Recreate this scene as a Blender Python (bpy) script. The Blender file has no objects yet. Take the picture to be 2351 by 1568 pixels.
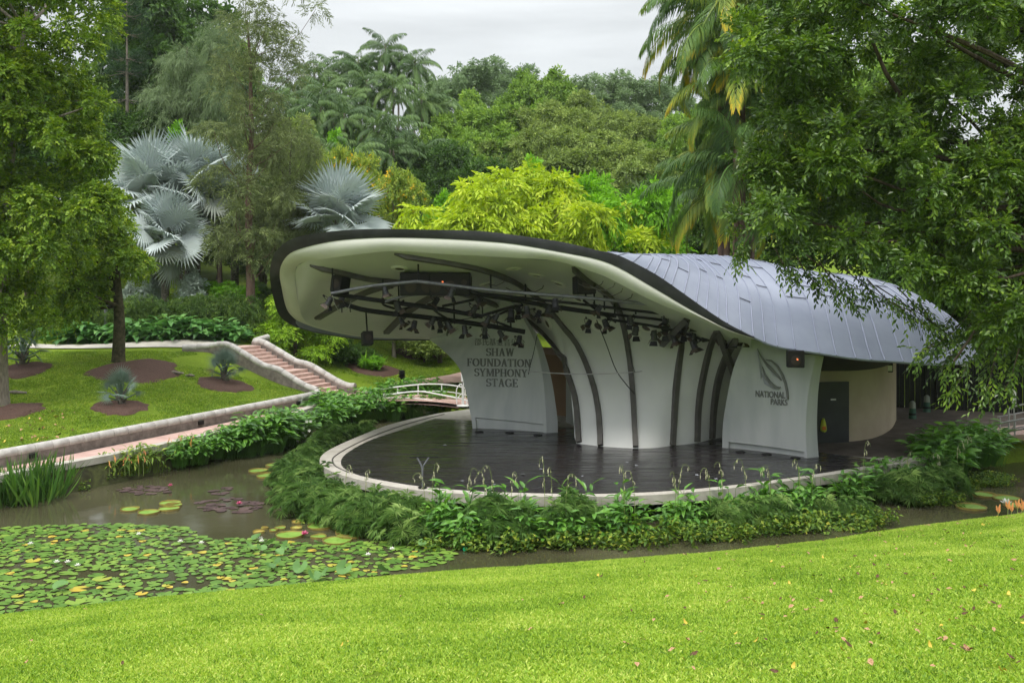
import bpy, math, random
import numpy as np
from mathutils import Vector, Matrix, Euler
from mathutils.bvhtree import BVHTree

R = math.radians
SC = bpy.context.scene
COL = SC.collection

# ------------------------------------------------------------------ camera, sky, sun, exposure
CAM_Z = 6.3           # eye height above the pond; the pond surface is z = 0
FPX, CX, HY = 2286.0, 1175.5, 640.0     # focal length, principal column and horizon row for a 2351 px wide picture
cam_d = bpy.data.cameras.new('camera')
cam_d.lens = 35.0
cam_d.sensor_width = 36.0
cam_d.shift_y = -144.0 / 2351.0
cam_d.clip_start = 0.1
cam_d.clip_end = 3000
cam = bpy.data.objects.new('camera', cam_d)
COL.objects.link(cam)
cam.location = (0, 0, CAM_Z)
cam.rotation_euler = (R(90), 0, 0)
SC.camera = cam

SUN_EL, SUN_AZ = 58.0, 205.0            # soft high sun behind thin overcast, from behind the camera
world = bpy.data.worlds.new('World')
SC.world = world
world.use_nodes = True
wn, wl = world.node_tree.nodes, world.node_tree.links
wn.clear()
w_out = wn.new('ShaderNodeOutputWorld')
w_bg = wn.new('ShaderNodeBackground')
w_bg.inputs['Strength'].default_value = 0.1
sky = wn.new('ShaderNodeTexSky')
sky.sky_type = 'NISHITA'
sky.sun_disc = False
sky.sun_elevation = R(SUN_EL)
sky.sun_rotation = R(SUN_AZ)
tc = wn.new('ShaderNodeTexCoord')
sep = wn.new('ShaderNodeSeparateXYZ')
wl.new(tc.outputs['Generated'], sep.inputs[0])
# overcast layer: horizon dimmer than the zenith, thin streaks
ramp = wn.new('ShaderNodeMapRange')
ramp.inputs['From Min'].default_value = 0.0
ramp.inputs['From Max'].default_value = 1.0
ramp.inputs['To Min'].default_value = 4.7
ramp.inputs['To Max'].default_value = 25.0
pw = wn.new('ShaderNodeMath')
pw.operation = 'POWER'
pw.inputs[1].default_value = 1.8
pw.use_clamp = True
wl.new(sep.outputs['Z'], pw.inputs[0])
wl.new(pw.outputs[0], ramp.inputs['Value'])
mp = wn.new('ShaderNodeMapping')
mp.inputs['Scale'].default_value = (1.6, 1.6, 14.0)
wl.new(tc.outputs['Generated'], mp.inputs[0])
nz = wn.new('ShaderNodeTexNoise')
nz.inputs['Scale'].default_value = 2.2
nz.inputs['Detail'].default_value = 6
nz.inputs['Roughness'].default_value = 0.55
wl.new(mp.outputs[0], nz.inputs['Vector'])
nr = wn.new('ShaderNodeMapRange')
nr.inputs['From Min'].default_value = 0.3
nr.inputs['From Max'].default_value = 0.7
nr.inputs['To Min'].default_value = 0.82
nr.inputs['To Max'].default_value = 1.08
wl.new(nz.outputs['Fac'], nr.inputs['Value'])
mul = wn.new('ShaderNodeMath')
mul.operation = 'MULTIPLY'
wl.new(ramp.outputs[0], mul.inputs[0])
wl.new(nr.outputs[0], mul.inputs[1])
cc = wn.new('ShaderNodeVectorMath')
cc.operation = 'SCALE'
cc.inputs[0].default_value = (0.965, 0.995, 1.0)
wl.new(mul.outputs[0], cc.inputs['Scale'])
wmx = wn.new('ShaderNodeMix')
wmx.data_type = 'RGBA'
wmx.inputs['Factor'].default_value = 0.9
wl.new(sky.outputs[0], wmx.inputs['A'])
wl.new(cc.outputs[0], wmx.inputs['B'])
wl.new(wmx.outputs['Result'], w_bg.inputs['Color'])
wl.new(w_bg.outputs[0], w_out.inputs[0])

sun_d = bpy.data.lights.new('sun', 'SUN')
sun_d.energy = 1.5
sun_d.angle = R(14)
sun_d.color = (1.0, 0.95, 0.87)
sun = bpy.data.objects.new('sun', sun_d)
COL.objects.link(sun)
_az = R(SUN_AZ)
_dir = Vector((math.sin(_az) * math.cos(R(SUN_EL)), math.cos(_az) * math.cos(R(SUN_EL)), math.sin(R(SUN_EL))))
sun.rotation_euler = _dir.to_track_quat('Z', 'Y').to_euler()

SC.view_settings.view_transform = 'Standard'
SC.view_settings.look = 'None'
SC.view_settings.gamma = 1
SC.view_settings.exposure = 0.6
SC.view_settings.use_curve_mapping = False
cy = SC.cycles
cy.max_bounces = 5
cy.diffuse_bounces = 3
cy.glossy_bounces = 2
cy.transmission_bounces = 2
cy.transparent_max_bounces = 4
cy.use_denoising = True
try:
    cy.denoiser = 'OPENIMAGEDENOISE'
except Exception:
    pass
cy.caustics_reflective = False
cy.caustics_refractive = False

# ------------------------------------------------------------------ helpers
def at(x, y, d):
    """world point seen at column x, row y (2351 px wide picture) at distance d"""
    return Vector(((x - CX) / FPX * d, d, CAM_Z - (y - HY) / FPX * d))

def atz(x, y, z):
    """world point seen at (x, y) on the level z"""
    d = (CAM_Z - z) * FPX / (y - HY)
    return Vector(((x - CX) / FPX * d, d, z))

def tag(o, label=None, cat=None, group=None, kind=None):
    if label: o['label'] = label
    if cat: o['category'] = cat
    if group: o['group'] = group
    if kind: o['kind'] = kind
    return o

def empty(name, loc=(0, 0, 0), rz=0.0, label=None, cat=None, group=None):
    o = bpy.data.objects.new(name, None)
    o.empty_display_size = 0.3
    COL.objects.link(o)
    o.location = loc
    o.rotation_euler = (0, 0, rz)
    return tag(o, label, cat, group)

def link(name, me, parent=None, material=None):
    o = bpy.data.objects.new(name, me)
    COL.objects.link(o)
    if material is not None and not me.materials:
        me.materials.append(material)
    if parent is not None:
        o.parent = parent
    return o

def copy_tree(o, parent=None):
    c = o.copy()
    COL.objects.link(c)
    c.parent = parent
    for ch in o.children:
        copy_tree(ch, c)
    return c

class MB:
    """collects simple shapes and links them as ONE mesh object"""
    def __init__(self):
        self.v, self.f = [], []
    def add(self, vs, fs):
        n = len(self.v)
        self.v += [tuple(p) for p in vs]
        self.f += [tuple(i + n for i in f) for f in fs]
    def box(self, c, s, rot=None, bev=0.0):
        hx, hy, hz = s[0] / 2, s[1] / 2, s[2] / 2
        if bev > 0:
            vs = []
            for sx in (-1, 1):
                for sy in (-1, 1):
                    for sz in (-1, 1):
                        for ax in range(3):
                            p = [sx * (hx - bev), sy * (hy - bev), sz * (hz - bev)]
                            p[ax] = (sx * hx, sy * hy, sz * hz)[ax]
                            vs.append(Vector(p))
            import itertools
            # faces: 6 sides, 12 edges, 8 corners
            idx = lambda sx, sy, sz, ax: (((sx > 0) * 4 + (sy > 0) * 2 + (sz > 0)) * 3 + ax)
            fs = []
            for s_ in (-1, 1):
                fs.append([idx(s_, -1, -1, 0), idx(s_, 1, -1, 0), idx(s_, 1, 1, 0), idx(s_, -1, 1, 0)])
                fs.append([idx(-1, s_, -1, 1), idx(1, s_, -1, 1), idx(1, s_, 1, 1), idx(-1, s_, 1, 1)])
                fs.append([idx(-1, -1, s_, 2), idx(1, -1, s_, 2), idx(1, 1, s_, 2), idx(-1, 1, s_, 2)])
                for t_ in (-1, 1):
                    fs.append([idx(s_, t_, -1, 0), idx(s_, t_, 1, 0), idx(s_, t_, 1, 1), idx(s_, t_, -1, 1)])
                    fs.append([idx(s_, -1, t_, 0), idx(s_, 1, t_, 0), idx(s_, 1, t_, 2), idx(s_, -1, t_, 2)])
                    fs.append([idx(-1, s_, t_, 1), idx(1, s_, t_, 1), idx(1, s_, t_, 2), idx(-1, s_, t_, 2)])
                    for u_ in (-1, 1):
                        fs.append([idx(s_, t_, u_, 0), idx(s_, t_, u_, 1), idx(s_, t_, u_, 2)])
        else:
            vs = [Vector((sx * hx, sy * hy, sz * hz)) for sx in (-1, 1) for sy in (-1, 1) for sz in (-1, 1)]
            fs = [(0, 1, 3, 2), (4, 6, 7, 5), (0, 4, 5, 1), (2, 3, 7, 6), (0, 2, 6, 4), (1, 5, 7, 3)]
        if rot is not None:
            vs = [rot @ p for p in vs]
        c = Vector(c)
        self.add([p + c for p in vs], fs)
        return self
    def tube(self, pts, r, n=8, cap=True):
        pts = [Vector(p) for p in pts]
        rs = r if isinstance(r, (list, tuple)) else [r] * len(pts)
        vs, fs = [], []
        prev = None
        for i, p in enumerate(pts):
            if i == 0: t = pts[1] - pts[0]
            elif i == len(pts) - 1: t = pts[-1] - pts[-2]
            else: t = pts[i + 1] - pts[i - 1]
            t.normalize()
            if prev is None:
                a = Vector((0, 0, 1)) if abs(t.z) < 0.9 else Vector((1, 0, 0))
                u = t.cross(a).normalized()
            else:
                u = (prev - t * prev.dot(t)).normalized()
            prev = u
            w = t.cross(u)
            for k in range(n):
                a = 2 * math.pi * k / n
                vs.append(p + (u * math.cos(a) + w * math.sin(a)) * rs[i])
        for i in range(len(pts) - 1):
            for k in range(n):
                k2 = (k + 1) % n
                fs.append((i * n + k, i * n + k2, (i + 1) * n + k2, (i + 1) * n + k))
        if cap:
            fs.append(tuple(range(n - 1, -1, -1)))
            fs.append(tuple((len(pts) - 1) * n + k for k in range(n)))
        self.add(vs, fs)
        return self
    def bar(self, a, b, w, h, up=Vector((0, 0, 1))):
        a, b = Vector(a), Vector(b)
        t = (b - a).normalized()
        s = t.cross(up)
        s = s.normalized() if s.length > 1e-4 else Vector((1, 0, 0))
        u = s.cross(t)
        vs = [p + s * (i * w / 2) + u * (j * h / 2) for p in (a, b) for i, j in ((-1, -1), (1, -1), (1, 1), (-1, 1))]
        self.add(vs, [(3, 2, 1, 0), (4, 5, 6, 7), (0, 1, 5, 4), (1, 2, 6, 5), (2, 3, 7, 6), (3, 0, 4, 7)])
        return self
    def lathe(self, prof, n=16, origin=(0, 0, 0), m=None):
        o = Vector(origin)
        vs, fs = [], []
        for r_, z_ in prof:
            for k in range(n):
                a = 2 * math.pi * k / n
                p = Vector((r_ * math.cos(a), r_ * math.sin(a), z_))
                vs.append(o + (m @ p if m is not None else p))
        for i in range(len(prof) - 1):
            for k in range(n):
                k2 = (k + 1) % n
                fs.append((i * n + k, i * n + k2, (i + 1) * n + k2, (i + 1) * n + k))
        fs.append(tuple(range(n - 1, -1, -1)))
        fs.append(tuple((len(prof) - 1) * n + k for k in range(n)))
        self.add(vs, fs)
        return self
    def prism(self, poly, z0, z1):
        n = len(poly)
        vs = [(p[0], p[1], z0) for p in poly] + [(p[0], p[1], z1) for p in poly]
        fs = [tuple(range(n - 1, -1, -1)), tuple(range(n, 2 * n))]
        for i in range(n):
            j = (i + 1) % n
            fs.append((i, j, n + j, n + i))
        self.add(vs, fs)
        return self
    def grid(self, rows, closed=False):
        n, m = len(rows), len(rows[0])
        fs = []
        for i in range(n - 1):
            for j in range(m - (0 if closed else 1)):
                j2 = (j + 1) % m
                fs.append((i * m + j, i * m + j2, (i + 1) * m + j2, (i + 1) * m + j))
        self.add([p for r_ in rows for p in r_], fs)
        return self
    def mesh(self, name, smooth=False, auto=None):
        me = bpy.data.meshes.new(name)
        me.from_pydata([tuple(p) for p in self.v], [], self.f)
        me.validate()
        if smooth or auto:
            me.shade_smooth()
            if auto:
                me.set_sharp_from_angle(angle=R(auto))
        me.update()
        return me
    def build(self, name, material, parent=None, smooth=False, auto=None):
        return link(name, self.mesh(name, smooth, auto), parent, material)

def np_mesh(name, V, F, rnd=None, smooth=False):
    """fast mesh from arrays; F is (m,3) or (m,4); rnd becomes a per-face float"""
    me = bpy.data.meshes.new(name)
    V = np.asarray(V, dtype=np.float32)
    F = np.asarray(F, dtype=np.int32)
    m, k = F.shape
    me.vertices.add(len(V))
    me.vertices.foreach_set('co', V.ravel())
    me.loops.add(m * k)
    me.loops.foreach_set('vertex_index', F.ravel())
    me.polygons.add(m)
    me.polygons.foreach_set('loop_start', np.arange(0, m * k, k, dtype=np.int32))
    me.polygons.foreach_set('use_smooth', np.full(m, bool(smooth)))
    me.update(calc_edges=True)
    if rnd is not None:
        at_ = me.attributes.new('rnd', 'FLOAT', 'FACE')
        at_.data.foreach_set('value', np.asarray(rnd, dtype=np.float32))
    return me

def cat(parts):
    """join several (V, F, rnd) triples"""
    Vs, Fs, Rs, n = [], [], [], 0
    for V, F, r_ in parts:
        Vs.append(V); Fs.append(F + n); Rs.append(r_); n += len(V)
    return np.concatenate(Vs), np.concatenate(Fs), np.concatenate(Rs)

def crom(pts, n, closed=False):
    """Catmull-Rom through pts (any dimension), n samples, chord-length spacing"""
    P = np.array([tuple(p) for p in pts], dtype=float)
    if len(P) == 2:
        t = np.linspace(0, 1, n)[:, None]
        return P[0] * (1 - t) + P[1] * t
    if closed:
        P = np.vstack([P, P[:1]])
    seg = np.linalg.norm(np.diff(P, axis=0), axis=1) + 1e-9
    u = np.concatenate([[0], np.cumsum(seg)])
    tan = np.zeros_like(P)
    tan[1:-1] = (P[2:] - P[:-2]) / (u[2:] - u[:-2])[:, None]
    if closed:
        tan[0] = tan[-1] = (P[1] - P[-2]) / (seg[0] + seg[-1])
    else:
        tan[0] = (P[1] - P[0]) / seg[0]
        tan[-1] = (P[-1] - P[-2]) / seg[-1]
    ts = np.linspace(0, u[-1], n)
    i = np.clip(np.searchsorted(u, ts, side='right') - 1, 0, len(seg) - 1)
    h = seg[i][:, None]
    s = ((ts - u[i]) / seg[i])[:, None]
    return ((2 * s**3 - 3 * s**2 + 1) * P[i] + (s**3 - 2 * s**2 + s) * h * tan[i]
            + (-2 * s**3 + 3 * s**2) * P[i + 1] + (s**3 - s**2) * h * tan[i + 1])

def vecs(a):
    return [Vector(p) for p in a]

# ------------------------------------------------------------------ materials
def _nodes(name):
    m = bpy.data.materials.new(name)
    m.use_nodes = True
    nt = m.node_tree
    nt.nodes.clear()
    return m, nt.nodes, nt.links

def _ramp(N, cols, pos=None):
    r_ = N.new('ShaderNodeValToRGB')
    e = r_.color_ramp.elements
    pos = pos or [i / (len(cols) - 1) for i in range(len(cols))]
    e[0].position, e[0].color = pos[0], (*cols[0], 1)
    e[1].position, e[1].color = pos[-1], (*cols[-1], 1)
    for p, c in list(zip(pos, cols))[1:-1]:
        x = e.new(p)
        x.color = (*c, 1)
    return r_

def mat(name, c1, c2=None, scale=3.0, rough=0.6, spec=0.4, bump=0.0, bscale=40.0, metallic=0.0, detail=5, lo=0.35, hi=0.65, stretch=None):
    m, N, L = _nodes(name)
    out = N.new('ShaderNodeOutputMaterial')
    b = N.new('ShaderNodeBsdfPrincipled')
    b.inputs['Roughness'].default_value = rough
    b.inputs['Specular IOR Level'].default_value = spec
    b.inputs['Metallic'].default_value = metallic
    b.inputs['Base Color'].default_value = (*c1, 1)
    L.new(b.outputs[0], out.inputs[0])
    if c2 is not None or bump:
        t = N.new('ShaderNodeTexCoord')
        src = t.outputs['Object']
        if stretch:
            mpn = N.new('ShaderNodeMapping')
            mpn.inputs['Scale'].default_value = stretch
            L.new(src, mpn.inputs[0])
            src = mpn.outputs[0]
    if c2 is not None:
        n = N.new('ShaderNodeTexNoise')
        n.inputs['Scale'].default_value = scale
        n.inputs['Detail'].default_value = detail
        n.inputs['Roughness'].default_value = 0.6
        L.new(src, n.inputs['Vector'])
        r_ = _ramp(N, [c1, c2], [lo, hi])
        L.new(n.outputs['Fac'], r_.inputs[0])
        L.new(r_.outputs[0], b.inputs['Base Color'])
    if bump:
        n2 = N.new('ShaderNodeTexNoise')
        n2.inputs['Scale'].default_value = bscale
        n2.inputs['Detail'].default_value = 4
        L.new(src, n2.inputs['Vector'])
        bp = N.new('ShaderNodeBump')
        bp.inputs['Strength'].default_value = bump
        bp.inputs['Distance'].default_value = 0.02
        L.new(n2.outputs['Fac'], bp.inputs['Height'])
        L.new(bp.outputs[0], b.inputs['Normal'])
    return m

LEAF_GAIN = 1.55
def leafmat(name, cols, trans=0.3, rough=0.55, spec=0.22, pos=None, patch=0.25, pscale=0.45, tint=None):
    """foliage: colour per leaf from the rnd attribute, large soft patches, some light through the leaf"""
    m, N, L = _nodes(name)
    out = N.new('ShaderNodeOutputMaterial')
    a = N.new('ShaderNodeAttribute')
    a.attribute_name = 'rnd'
    t = N.new('ShaderNodeTexCoord')
    n = N.new('ShaderNodeTexNoise')
    n.inputs['Scale'].default_value = pscale
    n.inputs['Detail'].default_value = 3
    L.new(t.outputs['Object'], n.inputs['Vector'])
    oi = N.new('ShaderNodeObjectInfo')
    s1 = N.new('ShaderNodeMath'); s1.operation = 'MULTIPLY_ADD'
    s1.inputs[1].default_value = patch * 2
    s1.inputs[2].default_value = -patch
    L.new(n.outputs['Fac'], s1.inputs[0])
    s2 = N.new('ShaderNodeMath'); s2.operation = 'ADD'
    L.new(a.outputs['Fac'], s2.inputs[0])
    L.new(s1.outputs[0], s2.inputs[1])
    s3 = N.new('ShaderNodeMath'); s3.operation = 'MULTIPLY_ADD'
    s3.inputs[1].default_value = 0.16
    s3.inputs[2].default_value = -0.08
    L.new(oi.outputs['Random'], s3.inputs[0])
    s4 = N.new('ShaderNodeMath'); s4.operation = 'ADD'
    L.new(s2.outputs[0], s4.inputs[0])
    L.new(s3.outputs[0], s4.inputs[1])
    r_ = _ramp(N, [tuple(min(0.8, c * LEAF_GAIN) for c in k) for k in cols], pos)
    L.new(s4.outputs[0], r_.inputs[0])
    b = N.new('ShaderNodeBsdfPrincipled')
    b.inputs['Roughness'].default_value = rough
    b.inputs['Specular IOR Level'].default_value = spec
    L.new(r_.outputs[0], b.inputs['Base Color'])
    tr = N.new('ShaderNodeBsdfTranslucent')
    hs = N.new('ShaderNodeHueSaturation')
    hs.inputs['Hue'].default_value = 0.49
    hs.inputs['Saturation'].default_value = 1.1
    hs.inputs['Value'].default_value = 1.25
    L.new(r_.outputs[0], hs.inputs['Color'])
    L.new(hs.outputs[0], tr.inputs['Color'])
    mx = N.new('ShaderNodeMixShader')
    mx.inputs[0].default_value = trans
    L.new(b.outputs[0], mx.inputs[1])
    L.new(tr.outputs[0], mx.inputs[2])
    L.new(mx.outputs[0], out.inputs[0])
    return m

M = {}
M['white'] = mat('painted_render_white', (0.41, 0.43, 0.44), (0.49, 0.505, 0.51), stretch=(1.6, 1.6, 0.2), scale=1.1, rough=0.75, spec=0.2, bump=0.15, bscale=60)
M['lip'] = mat('painted_lip_cream', (0.67, 0.665, 0.63), (0.73, 0.725, 0.69), scale=1.2, rough=0.65, spec=0.25, bump=0.1, bscale=30)
M['ceil'] = mat('painted_ceiling', (0.57, 0.575, 0.565), (0.63, 0.635, 0.62), scale=0.6, rough=0.8, spec=0.15, bump=0.12, bscale=40)
M['fascia'] = mat('dark_bitumen_fascia', (0.020, 0.021, 0.024), (0.035, 0.036, 0.041), scale=2.0, rough=0.5, spec=0.35, bump=0.1, bscale=20)
M['rib'] = mat('dark_rib', (0.075, 0.07, 0.065), (0.105, 0.098, 0.09), scale=3, rough=0.55, spec=0.3)
M['zinc'] = mat('zinc_roof', (0.235, 0.26, 0.345), (0.30, 0.325, 0.415), scale=0.55, rough=0.42, spec=0.45, bump=0.08, bscale=6, metallic=0.25)
M['seam'] = mat('zinc_seam', (0.235, 0.25, 0.335), (0.28, 0.30, 0.39), scale=3, rough=0.45, metallic=0.3)
M['joint'] = mat('zinc_joint', (0.10, 0.105, 0.14), rough=0.6)
M['stage'] = mat('black_stage_boards', (0.016, 0.014, 0.016), (0.030, 0.026, 0.028), scale=2.2, rough=0.2, spec=0.5, bump=0.03, bscale=9, stretch=(0.6, 4.0, 1))
def scuffed(m):
    N, L = m.node_tree.nodes, m.node_tree.links
    b = N['Principled BSDF']
    t = N.new('ShaderNodeTexCoord'); mpn = N.new('ShaderNodeMapping'); mpn.inputs['Scale'].default_value = (0.35, 2.6, 1)
    L.new(t.outputs['Object'], mpn.inputs[0])
    n = N.new('ShaderNodeTexNoise'); n.inputs['Scale'].default_value = 1.3; n.inputs['Detail'].default_value = 7; n.inputs['Roughness'].default_value = 0.65
    L.new(mpn.outputs[0], n.inputs['Vector'])
    r_ = N.new('ShaderNodeMapRange'); r_.inputs['From Min'].default_value = 0.35; r_.inputs['From Max'].default_value = 0.7
    r_.inputs['To Min'].default_value = 0.13; r_.inputs['To Max'].default_value = 0.42
    L.new(n.outputs['Fac'], r_.inputs['Value']); L.new(r_.outputs[0], b.inputs['Roughness'])
    old = b.inputs['Base Color'].links[0].from_socket
    n2 = N.new('ShaderNodeTexNoise'); n2.inputs['Scale'].default_value = 2.6; n2.inputs['Detail'].default_value = 9; n2.inputs['Roughness'].default_value = 0.7
    L.new(mpn.outputs[0], n2.inputs['Vector'])
    rr = _ramp(N, [(0, 0, 0), (1, 1, 1)], [0.62, 0.74]); L.new(n2.outputs['Fac'], rr.inputs[0])
    mx = N.new('ShaderNodeMix'); mx.data_type = 'RGBA'
    sc_ = N.new('ShaderNodeMath'); sc_.operation = 'MULTIPLY'; sc_.inputs[1].default_value = 0.22
    L.new(rr.outputs[0], sc_.inputs[0]); L.new(sc_.outputs[0], mx.inputs['Factor'])
    L.new(old, mx.inputs['A']); mx.inputs['B'].default_value = (0.12, 0.11, 0.105, 1)
    L.new(mx.outputs['Result'], b.inputs['Base Color'])
scuffed(M['stage'])
M['conc'] = mat('pale_concrete', (0.36, 0.33, 0.285), (0.47, 0.44, 0.39), scale=2.5, rough=0.85, spec=0.2, bump=0.25, bscale=25)
M['beige'] = mat('beige_backstage_render', (0.38, 0.32, 0.23), (0.44, 0.375, 0.275), scale=0.8, rough=0.8, spec=0.15, bump=0.1)
M['brownwall'] = mat('brown_render', (0.34, 0.21, 0.13), (0.40, 0.25, 0.16), scale=0.8, rough=0.8, spec=0.15)
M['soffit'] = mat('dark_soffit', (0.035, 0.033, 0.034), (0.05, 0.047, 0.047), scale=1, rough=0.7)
M['door'] = mat('dark_door', (0.022, 0.024, 0.03), (0.032, 0.034, 0.04), scale=2, rough=0.5)
M['black'] = mat('black_equipment', (0.006, 0.006, 0.007), (0.011, 0.011, 0.013), scale=8, rough=0.6, spec=0.25)
M['grille'] = mat('speaker_grille', (0.008, 0.007, 0.0065), (0.014, 0.011, 0.010), scale=30, rough=0.7)
M['cone'] = mat('speaker_cone', (0.03, 0.02, 0.015), (0.042, 0.028, 0.02), scale=10, rough=0.6)
M['steel'] = mat('grey_pipe', (0.16, 0.16, 0.19), (0.24, 0.24, 0.28), scale=5, rough=0.4, metallic=0.5)
M['lampgrey'] = mat('lamp_body', (0.03, 0.03, 0.035), (0.065, 0.065, 0.073), scale=9, rough=0.45, metallic=0.4)
M['rust'] = mat('rusty_flap', (0.045, 0.033, 0.027), (0.10, 0.072, 0.058), scale=9, rough=0.7)
M['letter'] = mat('lettering_shade_grey', (0.13, 0.135, 0.13), (0.17, 0.175, 0.17), scale=3, rough=0.6)  # wall-coloured letters greyed to stand for the shadows at their edges
M['letter3'] = mat('lettering_thin_shade_grey', (0.12, 0.125, 0.12), (0.15, 0.155, 0.15), scale=3, rough=0.6)  # same painted edge shadow for the thin top line
M['letter2'] = mat('emblem_grey', (0.25, 0.26, 0.29), (0.29, 0.30, 0.33), scale=3, rough=0.6)
M['rail'] = mat('white_rail', (0.62, 0.62, 0.60), (0.70, 0.70, 0.68), scale=6, rough=0.45)
M['railgrey'] = mat('grey_rail', (0.36, 0.35, 0.36), (0.44, 0.43, 0.43), scale=6, rough=0.45, metallic=0.2)
M['stone'] = mat('wash_stone', (0.36, 0.335, 0.315), (0.51, 0.485, 0.46), scale=3.5, rough=0.9, spec=0.15, bump=0.4, bscale=70)
M['block'] = mat('block_wall', (0.13, 0.112, 0.10), (0.24, 0.205, 0.185), scale=4, rough=0.95, spec=0.1, bump=0.5, bscale=40)
M['shadepave'] = mat('brown_paving_shaded', (0.075, 0.062, 0.052), (0.125, 0.105, 0.09), scale=1.6, rough=0.85, spec=0.2, bump=0.3, bscale=40)  # brown pavers, darkened further to stand for the tree shade
M['pink'] = mat('pink_paving', (0.40, 0.26, 0.225), (0.52, 0.36, 0.315), scale=1.2, rough=0.85, spec=0.2, bump=0.3, bscale=60)
M['step'] = mat('pink_step', (0.42, 0.28, 0.24), (0.55, 0.40, 0.35), scale=3, rough=0.85, spec=0.2, bump=0.3, bscale=50)
M['bank'] = mat('mossy_bank', (0.035, 0.035, 0.02), (0.075, 0.085, 0.03), scale=3.5, rough=0.95, spec=0.1, bump=0.8, bscale=14)
M['mulch'] = mat('bark_mulch', (0.05, 0.028, 0.021), (0.135, 0.085, 0.07), scale=22, rough=0.95, spec=0.1, bump=1.0, bscale=45, lo=0.3, hi=0.75)
M['bark'] = mat('bark_brown', (0.055, 0.04, 0.03), (0.13, 0.10, 0.08), scale=4, rough=0.95, spec=0.1, bump=0.9, bscale=18, stretch=(3, 3, 0.7))
M['barkpale'] = mat('bark_pale', (0.16, 0.135, 0.11), (0.30, 0.26, 0.22), scale=4, rough=0.95, spec=0.1, bump=0.7, bscale=18, stretch=(3, 3, 0.7))
M['barkred'] = mat('bark_reddish', (0.10, 0.062, 0.048), (0.19, 0.13, 0.105), scale=5, rough=0.95, spec=0.1, bump=0.8, bscale=20, stretch=(3, 3, 0.6))
M['barkmoss'] = mat('bark_mossy', (0.035, 0.034, 0.018), (0.10, 0.085, 0.05), scale=6, rough=0.95, spec=0.1, bump=0.9, bscale=22)
M['palmtrunk'] = mat('palm_trunk', (0.05, 0.04, 0.033), (0.19, 0.17, 0.15), scale=7, rough=0.95, spec=0.1, bump=0.9, bscale=22, stretch=(1, 1, 2.5))
# foliage
M['f_forest'] = leafmat('foliage_forest', [(0.036, 0.075, 0.013), (0.12, 0.205, 0.034), (0.235, 0.335, 0.06)])
M['f_olive'] = leafmat('foliage_olive', [(0.05, 0.078, 0.02), (0.14, 0.195, 0.048), (0.25, 0.305, 0.08)])
M['f_dark'] = leafmat('foliage_dark', [(0.014, 0.034, 0.008), (0.042, 0.09, 0.017), (0.10, 0.175, 0.03)], rough=0.36)
M['f_pale'] = leafmat('foliage_pale', [(0.07, 0.11, 0.055), (0.13, 0.19, 0.09), (0.19, 0.25, 0.13)])
M['f_bright'] = leafmat('foliage_bright', [(0.06, 0.15, 0.012), (0.13, 0.29, 0.02), (0.22, 0.42, 0.035)])
M['f_yellow'] = leafmat('foliage_yellowgreen', [(0.10, 0.16, 0.012), (0.27, 0.36, 0.024), (0.46, 0.50, 0.07)], trans=0.35, patch=0.3)
M['f_flower'] = leafmat('foliage_yellow_flowers', [(0.06, 0.10, 0.02), (0.15, 0.22, 0.035), (0.25, 0.29, 0.045), (0.55, 0.30, 0.02), (0.65, 0.36, 0.02)], pos=[0, 0.4, 0.72, 0.86, 1.0], patch=0.2)
M['f_left'] = leafmat('foliage_left_tree', [(0.028, 0.062, 0.009), (0.095, 0.165, 0.016), (0.25, 0.32, 0.035)], rough=0.38, patch=0.22)
M['f_ivytree'] = leafmat('foliage_small_tree', [(0.04, 0.085, 0.012), (0.12, 0.20, 0.022), (0.30, 0.36, 0.04)], rough=0.4)
M['f_near'] = leafmat('foliage_near_tree', [(0.014, 0.034, 0.006), (0.062, 0.12, 0.015), (0.20, 0.29, 0.035)], rough=0.32, spec=0.5, patch=0.25, pscale=0.35)
M['f_wispy'] = leafmat('foliage_wispy', [(0.058, 0.074, 0.030), (0.11, 0.14, 0.055), (0.18, 0.215, 0.075)], rough=0.6, spec=0.2)
M['f_needle'] = leafmat('foliage_needle', [(0.05, 0.08, 0.035), (0.10, 0.145, 0.065), (0.15, 0.2, 0.09)], rough=0.6, spec=0.2)
M['f_arauc'] = leafmat('foliage_araucaria', [(0.010, 0.026, 0.012), (0.022, 0.05, 0.02), (0.045, 0.085, 0.03)], rough=0.5)
M['f_silver'] = leafmat('palm_silver', [(0.16, 0.15, 0.05), (0.18, 0.20, 0.165), (0.28, 0.32, 0.315), (0.37, 0.41, 0.41)], pos=[0, 0.25, 0.6, 1], trans=0.12, rough=0.5, patch=0.06)
M['f_young'] = leafmat('palm_young_silver', [(0.20, 0.17, 0.03), (0.05, 0.08, 0.05), (0.08, 0.115, 0.09), (0.13, 0.17, 0.15)], pos=[0, 0.2, 0.6, 1], trans=0.15, rough=0.5, patch=0.06)
M['f_palm'] = leafmat('palm_green', [(0.018, 0.038, 0.014), (0.045, 0.085, 0.026), (0.09, 0.15, 0.04), (0.17, 0.22, 0.06)], rough=0.5, spec=0.25, trans=0.2, patch=0.1)
M['f_palmy'] = leafmat('palm_yellowing', [(0.022, 0.055, 0.018), (0.07, 0.13, 0.028), (0.17, 0.215, 0.03), (0.45, 0.33, 0.03)], pos=[0, 0.45, 0.74, 1], rough=0.45, trans=0.25, patch=0.06)
M['f_silverbush'] = leafmat('foliage_silver_bush', [(0.13, 0.16, 0.13), (0.24, 0.29, 0.25), (0.36, 0.41, 0.38)], trans=0.15)
M['f_hedge'] = leafmat('foliage_hedge', [(0.022, 0.05, 0.012), (0.06, 0.11, 0.02), (0.13, 0.19, 0.03)])
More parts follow.
